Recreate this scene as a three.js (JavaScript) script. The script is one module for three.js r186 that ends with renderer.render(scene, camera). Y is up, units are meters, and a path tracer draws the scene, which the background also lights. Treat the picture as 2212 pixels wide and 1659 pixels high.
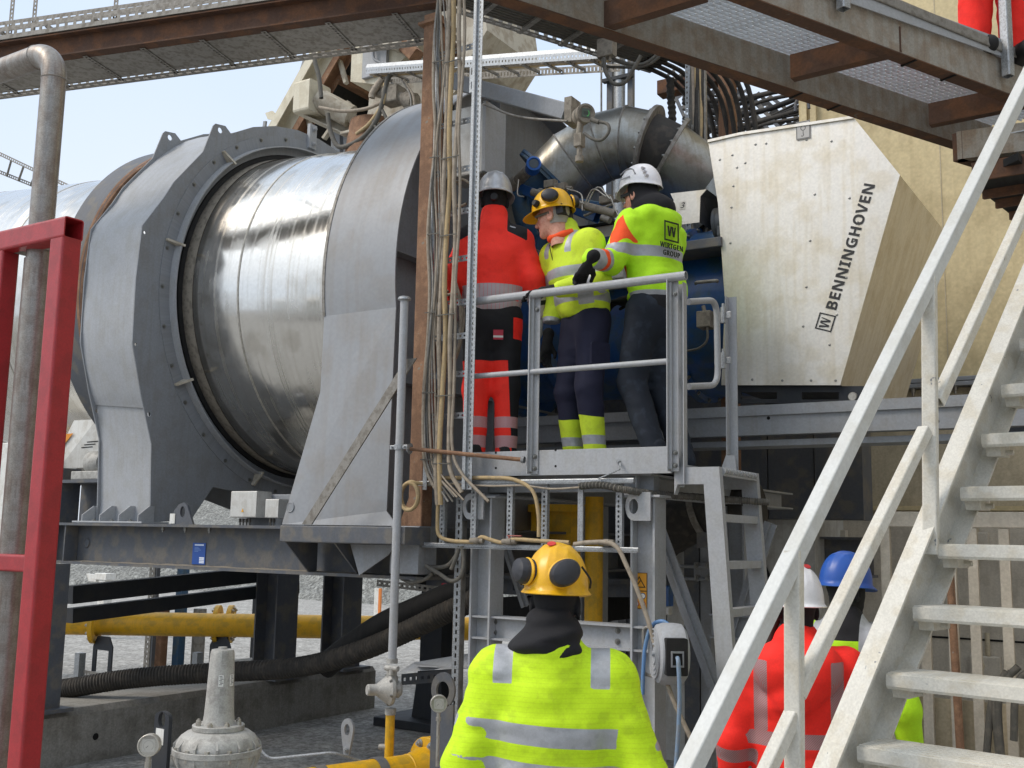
import * as THREE from 'three';
import { FontLoader } from 'three/addons/loaders/FontLoader.js';
import { mergeGeometries, mergeVertices, toCreasedNormals } from 'three/addons/utils/BufferGeometryUtils.js';

// ---------------------------------------------------------------- camera, sky, sun, exposure
const scene = new THREE.Scene();
const LET = await new FontLoader().loadAsync('fonts/droid/droid_sans_bold.typeface.json');
const FPX = 2304.2, CX = 1106, CY = 829.5;                 // focal length and centre of the photograph, in survey pixels
const EYE = new THREE.Vector3(0, 2.0, 0);
const AZ = THREE.MathUtils.degToRad(32.57), PITCH = THREE.MathUtils.degToRad(8.16), ROLL = THREE.MathUtils.degToRad(1.1);
const headV = new THREE.Vector3(-Math.sin(AZ), 0, -Math.cos(AZ)), rightH = new THREE.Vector3(Math.cos(AZ), 0, -Math.sin(AZ)), upV = new THREE.Vector3(0, 1, 0);
const fwd = headV.clone().multiplyScalar(Math.cos(PITCH)).addScaledVector(upV, Math.sin(PITCH));
const up0 = headV.clone().multiplyScalar(-Math.sin(PITCH)).addScaledVector(upV, Math.cos(PITCH));
const camR = rightH.clone().multiplyScalar(Math.cos(ROLL)).addScaledVector(up0, Math.sin(ROLL));
const camU = rightH.clone().multiplyScalar(-Math.sin(ROLL)).addScaledVector(up0, Math.cos(ROLL));
const camera = new THREE.PerspectiveCamera(2 * Math.atan(CY / FPX) * 180 / Math.PI, 4 / 3, 0.1, 900);
camera.position.copy(EYE);
camera.quaternion.setFromRotationMatrix(new THREE.Matrix4().makeBasis(camR, camU, fwd.clone().negate()));
camera.updateMatrixWorld();

const SUN = new THREE.Vector3(-0.66, 0.95, 0.62).normalize();      // hazy sun high, behind the camera on the left
{
  const W = 512, H = 256, d = new Float32Array(W * H * 4);
  const hash = (x, y, s) => { let h = (x * 374761393 + y * 668265263 + s * 1442695041) | 0; h = Math.imul(h ^ (h >>> 13), 1274126177); return ((h ^ (h >>> 16)) >>> 0) / 4294967296; };
  const vn = (x, y, px, s) => { const xi = Math.floor(x), yi = Math.floor(y), fx = x - xi, fy = y - yi, u = fx * fx * (3 - 2 * fx), v = fy * fy * (3 - 2 * fy), m = a => ((a % px) + px) % px;
    const a = hash(m(xi), yi, s), b = hash(m(xi + 1), yi, s), c = hash(m(xi), yi + 1, s), e = hash(m(xi + 1), yi + 1, s); return a + (b - a) * u + (c - a) * v + (a - b - c + e) * u * v; };
  for (let j = 0; j < H; j++) for (let i = 0; i < W; i++) {
    const el = (0.5 - (H - 1 - j + 0.5) / H) * Math.PI, az = (i + 0.5) / W * 2 * Math.PI;
    const dir = [-Math.cos(el) * Math.cos(az), Math.sin(el), -Math.cos(el) * Math.sin(az)];
    let n = 0, amp = 0.5, f = 6; for (let o = 0; o < 5; o++) { n += amp * vn(i / W * f, j / H * f * 0.9, f, o + 3); amp *= 0.5; f *= 2; }
    const h = Math.max(0, dir[1]);
    const cloud = Math.min(1, Math.max(0, (n - 0.34) * 2.6)) * (0.55 + 0.45 * Math.min(1, h * 3));
    const base = [0.58 - 0.12 * h, 0.74 - 0.08 * h, 0.98], white = [0.97, 0.99, 1.02];
    const k = 0.28 + 0.6 * cloud + 0.25 * Math.pow(1 - h, 6);
    const cs = dir[0] * SUN.x + dir[1] * SUN.y + dir[2] * SUN.z, glow = 0.9 * Math.pow(Math.max(0, cs), 6) + 2.4 * Math.pow(Math.max(0, cs), 40);
    const p = (j * W + i) * 4, below = dir[1] < -0.02;
    for (let c = 0; c < 3; c++) { let v = base[c] * (1 - Math.min(1, k)) + white[c] * Math.min(1, k); v *= 1.0; v += glow * [1.0, 0.97, 0.9][c]; d[p + c] = below ? [0.30, 0.295, 0.28][c] : v; }
    d[p + 3] = 1;
  }
  const t = new THREE.DataTexture(d, W, H, THREE.RGBAFormat, THREE.FloatType);
  t.mapping = THREE.EquirectangularReflectionMapping; t.magFilter = THREE.LinearFilter; t.minFilter = THREE.LinearFilter; t.needsUpdate = true;
  scene.background = t; scene.environment = t;
}
const SKY = 1.08;
scene.backgroundIntensity = SKY; scene.environmentIntensity = SKY;
const sun = new THREE.DirectionalLight(0xfff0de, 1.5);
sun.position.copy(SUN).multiplyScalar(40).add(new THREE.Vector3(-4, 2, -6)); sun.target.position.set(-4, 2, -6);
sun.castShadow = true; sun.shadow.radius = 30; sun.shadow.mapSize.set(2048, 2048);
Object.assign(sun.shadow.camera, { left: -20, right: 20, top: 20, bottom: -20, near: 1, far: 120 });
scene.add(sun, sun.target);
const renderer = new THREE.WebGLRenderer({ antialias: true });
renderer.toneMapping = THREE.LinearToneMapping; renderer.toneMappingExposure = 1.0;
renderer.shadowMap.enabled = true; renderer.setSize(1024, 768);

// ---------------------------------------------------------------- survey: where a sight line through the photograph meets a plane of the plant
const V = (x, y, z) => new THREE.Vector3(x, y, z);
const ray = (x, y) => fwd.clone().addScaledVector(camR, (x - CX) / FPX).addScaledVector(camU, -(y - CY) / FPX);
const hitX = (x, y, v) => { const d = ray(x, y); return d.multiplyScalar((v - EYE.x) / d.x).add(EYE); };
const hitY = (x, y, v) => { const d = ray(x, y); return d.multiplyScalar((v - EYE.y) / d.y).add(EYE); };
const hitZ = (x, y, v) => { const d = ray(x, y); return d.multiplyScalar((v - EYE.z) / d.z).add(EYE); };
const hitPlane = (x, y, p, n) => { const d = ray(x, y); return d.multiplyScalar(p.clone().sub(EYE).dot(n) / d.dot(n)).add(EYE); };
const atD = (x, y, t) => ray(x, y).multiplyScalar(t).add(EYE);

// ---------------------------------------------------------------- random, noise
let seed = 12345;
const rnd = () => { seed = (seed + 0x6D2B79F5) | 0; let t = Math.imul(seed ^ (seed >>> 15), 1 | seed); t = (t + Math.imul(t ^ (t >>> 7), 61 | t)) ^ t; return ((t ^ (t >>> 14)) >>> 0) / 4294967296; };
const rr = (a, b) => a + (b - a) * rnd();
const hash3 = (x, y, z, s) => { let h = (Math.imul(x, 374761393) + Math.imul(y, 668265263) + Math.imul(z, 2147483647 ^ 0x5bd1e995) + Math.imul(s, 1442695041)) | 0; h = Math.imul(h ^ (h >>> 13), 1274126177); h = Math.imul(h ^ (h >>> 15), 2246822519); return ((h ^ (h >>> 16)) >>> 0) / 4294967296; };
const noise3 = (x, y, z, s = 0) => {
  const xi = Math.floor(x), yi = Math.floor(y), zi = Math.floor(z); let fx = x - xi, fy = y - yi, fz = z - zi;
  fx = fx * fx * (3 - 2 * fx); fy = fy * fy * (3 - 2 * fy); fz = fz * fz * (3 - 2 * fz);
  let r = 0; for (let k = 0; k < 8; k++) { const a = k & 1, b = k >> 1 & 1, c = k >> 2; r += hash3(xi + a, yi + b, zi + c, s) * (a ? fx : 1 - fx) * (b ? fy : 1 - fy) * (c ? fz : 1 - fz); }
  return r;
};
const TN = 256;
// periodic fractal noise on a TN x TN tile: cells cx by cy at the first octave
function tile(cx, cy, oct, s, gain = 0.5) {
  const out = new Float32Array(TN * TN); let amp = 1, tot = 0;
  for (let o = 0; o < oct; o++) {
    const ax = Math.min(TN, cx << o), ay = Math.min(TN, cy << o);
    const g = new Float32Array(ax * ay); for (let i = 0; i < ax * ay; i++) g[i] = hash3(i % ax, (i / ax) | 0, o, s);
    for (let j = 0; j < TN; j++) { const y = j / TN * ay, yi = y | 0, fy0 = y - yi, fy = fy0 * fy0 * (3 - 2 * fy0), y2 = (yi + 1) % ay;
      for (let i = 0; i < TN; i++) { const x = i / TN * ax, xi = x | 0, fx0 = x - xi, fx = fx0 * fx0 * (3 - 2 * fx0), x2 = (xi + 1) % ax;
        const a = g[yi * ax + xi], b = g[yi * ax + x2], c = g[y2 * ax + xi], e = g[y2 * ax + x2];
        out[j * TN + i] += amp * (a + (b - a) * fx + (c - a) * fy + (a - b - c + e) * fx * fy); } }
    tot += amp; amp *= gain;
  }
  for (let i = 0; i < out.length; i++) out[i] /= tot;
  return out;
}
const sm = (a, b, x) => { const t = Math.min(1, Math.max(0, (x - a) / (b - a))); return t * t * (3 - 2 * t); };
const NB = { fine: tile(64, 64, 3, 1), mid: tile(12, 12, 5, 2), big: tile(4, 4, 5, 3), streak: tile(48, 3, 4, 4), streak2: tile(96, 2, 3, 5), spot: tile(40, 40, 2, 6), grain: tile(128, 128, 2, 7), mid2: tile(9, 9, 5, 8), weave: tile(3, 3, 4, 9) };
function tex(size, fn, srgb = true) {            // fn(i) -> [r, g, b] in 0..1 display values
  const d = new Uint8Array(TN * TN * 4);
  for (let i = 0; i < TN * TN; i++) { const c = fn(i, i % TN, (i / TN) | 0); for (let k = 0; k < 3; k++) d[i * 4 + k] = Math.max(0, Math.min(255, c[k] * 255)); d[i * 4 + 3] = 255; }
  const t = new THREE.DataTexture(d, TN, TN, THREE.RGBAFormat); t.wrapS = t.wrapT = THREE.RepeatWrapping; t.magFilter = THREE.LinearFilter; t.minFilter = THREE.LinearMipmapLinearFilter; t.generateMipmaps = true;
  t.repeat.set(1 / size, 1 / size); if (srgb) t.colorSpace = THREE.SRGBColorSpace; t.needsUpdate = true; return t;
}
const hex = h => [(h >> 16 & 255) / 255, (h >> 8 & 255) / 255, (h & 255) / 255];
const mixc = (a, b, t) => [a[0] + (b[0] - a[0]) * t, a[1] + (b[1] - a[1]) * t, a[2] + (b[2] - a[2]) * t];
const mulc = (a, s) => [a[0] * s, a[1] * s, a[2] * s];

const SH = { rough: tex(1, i => { const v = 0.78 + 0.22 * (0.5 * NB.mid[i] + 0.5 * NB.streak[i]) * 1.6; return [v, v, v]; }, false), bump: tex(1, i => { const v = 0.35 + 0.35 * (NB.grain[i] - 0.5) + 0.3 * (NB.mid[i] - 0.5); return [v, v, v]; }, false),
  bumpChip: tex(1, i => { const v = 0.45 + 0.3 * (NB.grain[i] - 0.5) + 0.3 * (NB.mid[i] - 0.5) - 0.3 * sm(0.8, 0.84, 0.6 * NB.spot[i] + 0.4 * NB.mid2[i]); return [v, v, v]; }, false),
  cloth: tex(1, i => { const v = 0.75 * NB.weave[i] + 0.2 * NB.mid[i] + 0.05 * NB.grain[i]; return [v, v, v]; }, false) };
const shared = (t, size) => { const c = t.clone(); c.repeat.set(1 / size, 1 / size); c.needsUpdate = true; return c; };
// painted or bare metal: base colour, dirt colour in blotches, streaks, chips
function surf({ base, dirt = base, chip = null, size = 1, amt = 0.5, blotch = 'mid', streak = 0, fine = 0.06, chipAt = 0.8, rough = 0.6, metal = 0, bump = 0.0006, rvar = 0.15, coat = 0 }) {
  const b = hex(base), dd = hex(dirt), ch = chip === null ? null : hex(chip);
  const mask = i => { let m = sm(0.42, 0.72, NB[blotch][i]) * amt; if (streak) m = Math.min(1, m + streak * sm(0.45, 0.75, NB.streak[i])); return m; };
  const chips = i => ch ? sm(chipAt, chipAt + 0.04, 0.6 * NB.spot[i] + 0.4 * NB.mid2[i]) : 0;
  const map = tex(size, i => { let c = mixc(b, dd, mask(i)); c = mulc(c, 1 + fine * 2 * (NB.grain[i] - 0.5) + fine * (NB.mid2[i] - 0.5)); const k = chips(i); return k ? mixc(c, ch, k) : c; });
  const rm = shared(SH.rough, size), bm = shared(chip === null ? SH.bump : SH.bumpChip, size);
  const m = new THREE.MeshPhysicalMaterial({ map, roughnessMap: rm, roughness: Math.min(1, rough * 1.12), metalness: metal, bumpMap: bm, bumpScale: bump, side: THREE.DoubleSide });
  if (coat) { m.clearcoat = coat; m.clearcoatRoughness = 0.25; }
  return m;
}
const plain = (h, rough = 0.6, metal = 0) => new THREE.MeshPhysicalMaterial({ color: h, roughness: rough, metalness: metal, side: THREE.DoubleSide });
// ---------------------------------------------------------------- geometry
const X1 = V(1, 0, 0), Y1 = V(0, 1, 0), Z1 = V(0, 0, 1);
const add = (a, b, s = 1) => a.clone().addScaledVector(b, s);
const off = (p, x, y, z) => V(p.x + x, p.y + y, p.z + z);
const lerpV = (a, b, t) => a.clone().lerp(b, t);
const unit = (a, b) => b.clone().sub(a).normalize();
function fromTris(pos) { const g = new THREE.BufferGeometry(); g.setAttribute('position', new THREE.Float32BufferAttribute(pos, 3)); g.computeVertexNormals(); return g; }
// a flat polygon pushed along ext: pts and holes are Vector3 loops in one plane
function plate(pts, ext, holes = []) {
  const o = pts[0], e = ext.clone().normalize(); let n = V(0, 0, 0);
  for (let i = 0; i < pts.length; i++) { const a = pts[i].clone().sub(o), b = pts[(i + 1) % pts.length].clone().sub(o); n.add(a.cross(b)); }
  n.normalize(); if (n.lengthSq() < 0.5) n.copy(e);
  const u = Math.abs(n.y) < 0.9 ? V(0, 1, 0).cross(n).normalize() : V(1, 0, 0).cross(n).normalize(), v = n.clone().cross(u);
  const to2 = p => { const d = p.clone().sub(o); return new THREE.Vector2(d.dot(u), d.dot(v)); };
  let P3 = pts.slice(), P2 = P3.map(to2); if (THREE.ShapeUtils.isClockWise(P2)) { P3.reverse(); P2.reverse(); }
  const H3 = holes.map(h => { let a = h.slice(), b = a.map(to2); if (!THREE.ShapeUtils.isClockWise(b)) { a.reverse(); } return a; });
  const faces = THREE.ShapeUtils.triangulateShape(P2, H3.map(h => h.map(to2))), all = P3.concat(...H3), pos = [];
  const flip = n.dot(ext) > 0, put = (...q) => { for (const p of q) pos.push(p.x, p.y, p.z); };
  for (const [a, b, c] of faces) { const A = all[a], B = all[b], C = all[c]; const A2 = add(A, ext), B2 = add(B, ext), C2 = add(C, ext); if (flip) { put(A, C, B); put(A2, B2, C2); } else { put(A, B, C); put(A2, C2, B2); } }
  for (const L of [P3, ...H3]) for (let i = 0; i < L.length; i++) { const a = L[i], b = L[(i + 1) % L.length], a2 = add(a, ext), b2 = add(b, ext); if (flip) { put(a, b, b2); put(a, b2, a2); } else { put(a, b2, b); put(a, a2, b2); } }
  return fromTris(pos);
}
function frame(a, b, hint = Y1) { const d = unit(a, b); let h = hint; if (Math.abs(d.dot(h)) > 0.98) h = Math.abs(d.z) < 0.9 ? Z1 : X1; const s = d.clone().cross(h).normalize(), u = s.clone().cross(d).normalize(); return { d, s, u }; }
// profile: [[across, up], ...] swept from a to b
function sweep(profile, a, b, hint = Y1, holes = []) { const { s, u } = frame(a, b, hint); const at = ([x, y]) => a.clone().addScaledVector(s, x).addScaledVector(u, y); return plate(profile.map(at), b.clone().sub(a), holes.map(h => h.map(at))); }
const rectP = (w, h, cx = 0, cy = 0) => [[cx - w / 2, cy - h / 2], [cx + w / 2, cy - h / 2], [cx + w / 2, cy + h / 2], [cx - w / 2, cy + h / 2]];
const roundP = (w, h, r, n = 3) => { const o = []; for (const [sx, sy, a0] of [[1, 1, 0], [-1, 1, 1], [-1, -1, 2], [1, -1, 3]]) for (let i = 0; i <= n; i++) { const a = (a0 + i / n) * Math.PI / 2; o.push([sx * (w / 2 - r) + r * Math.cos(a), sy * (h / 2 - r) + r * Math.sin(a)]); } return o; };
const bar = (a, b, w, h, hint) => sweep(rectP(w, h), a, b, hint);
const boxTube = (a, b, w, h, t = 0.005, hint = Y1, r = 0.008) => sweep(roundP(w, h, r), a, b, hint, [roundP(w - 2 * t, h - 2 * t, Math.max(0.002, r - t))]);
const roundBar = (a, b, w, h, r = 0.008, hint = Y1) => sweep(roundP(w, h, r), a, b, hint);
const iBeam = (a, b, w, h, tf, tw, hint = Y1) => sweep([[-w / 2, -h / 2], [w / 2, -h / 2], [w / 2, -h / 2 + tf], [tw / 2, -h / 2 + tf], [tw / 2, h / 2 - tf], [w / 2, h / 2 - tf], [w / 2, h / 2], [-w / 2, h / 2], [-w / 2, h / 2 - tf], [-tw / 2, h / 2 - tf], [-tw / 2, -h / 2 + tf], [-w / 2, -h / 2 + tf]], a, b, hint);
// channel: web on the side where "across" is negative if open > 0
const cBeam = (a, b, w, h, t, open = 1, hint = Y1) => sweep([[-w / 2 * open, -h / 2], [w / 2 * open, -h / 2], [w / 2 * open, -h / 2 + t], [(-w / 2 + t) * open, -h / 2 + t], [(-w / 2 + t) * open, h / 2 - t], [w / 2 * open, h / 2 - t], [w / 2 * open, h / 2], [-w / 2 * open, h / 2]], a, b, hint);
const angleP = (w, h, t, sx = 1, sy = 1) => [[0, 0], [w * sx, 0], [w * sx, t * sy], [t * sx, t * sy], [t * sx, h * sy], [0, h * sy]];
function box(x0, x1, y0, y1, z0, z1) { const g = new THREE.BoxGeometry(Math.abs(x1 - x0), Math.abs(y1 - y0), Math.abs(z1 - z0)).toNonIndexed(); g.translate((x0 + x1) / 2, (y0 + y1) / 2, (z0 + z1) / 2); return g; }
function cbox(x0, x1, y0, y1, z0, z1, c = 0.006) { const a = V(x0, (y0 + y1) / 2, (z0 + z1) / 2), b = V(x1, (y0 + y1) / 2, (z0 + z1) / 2); return sweep(roundP(Math.abs(z1 - z0), Math.abs(y1 - y0), c, 2), a, b); }
function orient(g, a, dir) { const q = new THREE.Quaternion().setFromUnitVectors(Y1, dir); g.applyQuaternion(q); g.translate(a.x, a.y, a.z); return g; }
function rod(a, b, r, seg = 12, r2 = r) { const g = new THREE.CylinderGeometry(r2, r, a.distanceTo(b), seg, 1, false); g.translate(0, a.distanceTo(b) / 2, 0); return orient(g.toNonIndexed(), a, unit(a, b)); }
function lathe(a, dir, prof, seg = 24, start = 0, len = Math.PI * 2) { const g = new THREE.LatheGeometry(prof.map(([r, h]) => new THREE.Vector2(r, h)), seg, start, len); return orient(toCreasedNormals(g, 0.6), a, dir.clone().normalize()); }
const hollow = (a, b, r, t = 0.004, seg = 20) => { const L = a.distanceTo(b); return lathe(a, unit(a, b), [[r, 0], [r, L], [r - t, L], [r - t, 0], [r, 0]], seg); };
const curve = (pts, tension = 0.5, closed = false) => new THREE.CatmullRomCurve3(pts, closed, 'catmullrom', tension);
function hose(pts, r, seg = 8, n = pts.length * 8, tension = 0.5) { const g = new THREE.TubeGeometry(curve(pts, tension), n, r, seg, false); return g.toNonIndexed(); }
function bent(pts, rad, r, seg = 12) {           // straight runs with rounded corners
  const path = new THREE.CurvePath();
  let last = pts[0];
  for (let i = 1; i < pts.length - 1; i++) { const a = pts[i - 1], p = pts[i], b = pts[i + 1], p1 = add(p, unit(p, a), rad), p2 = add(p, unit(p, b), rad); path.add(new THREE.LineCurve3(last, p1)); path.add(new THREE.QuadraticBezierCurve3(p1, p, p2)); last = p2; }
  path.add(new THREE.LineCurve3(last, pts[pts.length - 1]));
  const smp = []; for (const c of path.curves) { const k = c.isLineCurve3 ? 1 : 8; for (let i = 0; i < k; i++) smp.push(c.getPoint(i / k)); } smp.push(pts[pts.length - 1]);
  return ringTube(smp, r, seg);
}
function ringTube(smp, r, seg = 12, rf = null) {  // tube through given centres, closed at the ends
  const pos = [], idx = []; let prevS = null;
  smp.forEach((p, i) => { const d = unit(smp[Math.max(0, i - 1)], smp[Math.min(smp.length - 1, i + 1)]); let s = prevS ? prevS.clone().addScaledVector(d, -prevS.dot(d)).normalize() : d.clone().cross(Math.abs(d.y) < 0.9 ? Y1 : X1).normalize(); prevS = s; const u = s.clone().cross(d), R = rf ? rf(i / (smp.length - 1)) : r;
    for (let k = 0; k < seg; k++) { const a = k / seg * Math.PI * 2, q = p.clone().addScaledVector(s, Math.cos(a) * R).addScaledVector(u, Math.sin(a) * R); pos.push(q.x, q.y, q.z); } });
  const n = smp.length; for (let i = 0; i < n - 1; i++) for (let k = 0; k < seg; k++) { const a = i * seg + k, b = i * seg + (k + 1) % seg; idx.push(a, b, a + seg, b, b + seg, a + seg); }
  for (const [st, dirn] of [[0, 1], [(n - 1) * seg, -1]]) for (let k = 1; k < seg - 1; k++) dirn > 0 ? idx.push(st, st + k + 1, st + k) : idx.push(st, st + k, st + k + 1);
  const g = new THREE.BufferGeometry(); g.setAttribute('position', new THREE.Float32BufferAttribute(pos, 3)); g.setIndex(idx); return toCreasedNormals(g, 0.9);
}
function hexBolt(p, n, r = 0.012, h = 0.01, washer = true) { const g = []; if (washer) g.push(rod(p, add(p, n, h * 0.3), r * 1.35, 10)); g.push(rod(add(p, n, h * 0.2), add(p, n, h), r, 6)); g.push(rod(add(p, n, h), add(p, n, h * 1.5), r * 0.5, 6)); return mergeG(g); }
// strip with a row of slots: from p along L (vector), across W (vector), thickness T (vector); slot length, pitch, share of width
function slotted(p, L, W, T, slot, pitch, share = 0.4) {
  const len = L.length(), d = L.clone().normalize(), g = [], e = (1 - share) / 2;
  const cell = (s0, s1, w0, w1) => g.push(plate([add(add(p, d, s0), W, w0), add(add(p, d, s1), W, w0), add(add(p, d, s1), W, w1), add(add(p, d, s0), W, w1)], T));
  cell(0, len, 0, e); cell(0, len, 1 - e, 1);
  const n = Math.floor(len / pitch); let s = 0;
  for (let i = 0; i < n; i++) { const c = (i + 0.5) * pitch; cell(s, c - slot / 2, e, 1 - e); s = c + slot / 2; } cell(s, len, e, 1 - e);
  return mergeG(g);
}
function mergeG(list) {
  const c = list.flat(9).filter(Boolean).map(g => { let q = g.index ? g.toNonIndexed() : g; if (!q.attributes.normal) q.computeVertexNormals(); const o = new THREE.BufferGeometry(); o.setAttribute('position', q.attributes.position); o.setAttribute('normal', q.attributes.normal); if (q.attributes.uv && q.userData.keep) { o.setAttribute('uv', q.attributes.uv); o.userData.keep = true; } return o; });
  if (c.length === 1) return c[0];
  const keep = c.every(g => g.userData.keep); if (!keep) c.forEach(g => g.deleteAttribute('uv'));
  const m = mergeGeometries(c, false); m.userData.keep = keep; return m;
}
function boxUV(g) {                                 // uv in metres from the position, by the way a face points
  const p = g.attributes.position, n = g.attributes.normal, uv = new Float32Array(p.count * 2);
  for (let i = 0; i < p.count; i += 3) {
    let ax = 0, ay = 0, az = 0; for (let k = 0; k < 3; k++) { ax += n.getX(i + k); ay += n.getY(i + k); az += n.getZ(i + k); }
    ax = Math.abs(ax); ay = Math.abs(ay); az = Math.abs(az);
    for (let k = 0; k < 3; k++) { const x = p.getX(i + k), y = p.getY(i + k), z = p.getZ(i + k); let u, v; if (ay >= ax && ay >= az) { u = x; v = z; } else if (ax >= az) { u = z + 0.37; v = y; } else { u = x; v = y; } uv[(i + k) * 2] = u; uv[(i + k) * 2 + 1] = v; }
  }
  g.setAttribute('uv', new THREE.BufferAttribute(uv, 2));
}
// ---------------------------------------------------------------- naming
const taken = new Map();
const numbered = n => { const k = taken.get(n) || 0; taken.set(n, k + 1); return k ? n + '_' + String(k).padStart(3, '0') : n; };
const partCount = new WeakMap();
function pname(n, parent) { let m = partCount.get(parent); if (!m) partCount.set(parent, m = new Map()); const k = m.get(n) || 0; m.set(n, k + 1); return k ? n + '_' + String(k).padStart(3, '0') : n; }
const toSettle = [];
function thing(name, label, category, group) { const o = new THREE.Group(); o.name = numbered(name); o.userData = { label, category }; if (group) o.userData.group = group; scene.add(o); toSettle.push(o); return o; }
function part(name, geos, mat, parent, label) {
  const g = mergeG([geos]); if (!g.userData.keep) boxUV(g);
  const m = new THREE.Mesh(g, mat); m.castShadow = m.receiveShadow = true; m.name = parent === scene ? numbered(name) : pname(name, parent); if (label) m.userData.label = label; parent.add(m); return m;
}
function single(name, geos, mat, label, category, group) { const m = part(name, geos, mat, scene); m.userData = { label, category }; if (group) m.userData.group = group; return m; }
function struct(name, geos, mat) { const m = part(name, geos, mat, scene); m.userData = { kind: 'structure' }; return m; }
function settle() {                                 // put each group's origin at the middle of its base
  for (const g of toSettle) { if (!g.children.length || g.userData.placed) continue; const b = new THREE.Box3().setFromObject(g), c = b.getCenter(V(0, 0, 0)); c.y = b.min.y; for (const k of g.children) k.position.sub(c); g.position.add(c); }
}
// text, prints
function decal(w, h, px, draw) { const c = document.createElement('canvas'); c.width = px; c.height = Math.max(8, Math.round(px * h / w)); const x = c.getContext('2d'); draw(x, c.width, c.height); const t = new THREE.CanvasTexture(c); t.colorSpace = THREE.SRGBColorSpace; t.magFilter = THREE.LinearFilter; return t; }
// thin plate with a print on its front: c centre, r unit vector to the right, u unit vector up
function printPlate(name, c, r, u, w, h, t, map, parent, { label, rough = 0.45, edge = 0x999999 } = {}) {
  const n = r.clone().cross(u).normalize(), at = (x, y, z) => c.clone().addScaledVector(r, x).addScaledVector(u, y).addScaledVector(n, z), pos = [], uv = [];
  const q = (a, b, d, e, uvs) => { for (const [p, k] of [[a, 0], [b, 1], [d, 2], [a, 0], [d, 2], [e, 3]]) { pos.push(p.x, p.y, p.z); uv.push(...uvs[k]); } };
  const A = at(-w / 2, -h / 2, t), B = at(w / 2, -h / 2, t), C = at(w / 2, h / 2, t), D = at(-w / 2, h / 2, t), A0 = at(-w / 2, -h / 2, 0), B0 = at(w / 2, -h / 2, 0), C0 = at(w / 2, h / 2, 0), D0 = at(-w / 2, h / 2, 0);
  q(A, B, C, D, [[0, 0], [1, 0], [1, 1], [0, 1]]); const e = [[0.01, 0.01], [0.02, 0.01], [0.02, 0.02], [0.01, 0.02]];
  q(A0, B0, B, A, e); q(B0, C0, C, B, e); q(C0, D0, D, C, e); q(D0, A0, A, D, e); q(B0, A0, D0, C0, e);
  const g = fromTris(pos); g.setAttribute('uv', new THREE.Float32BufferAttribute(uv, 2)); g.userData.keep = true;
  return part(name, g, new THREE.MeshPhysicalMaterial({ map, roughness: rough }), parent, label);
}
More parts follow.
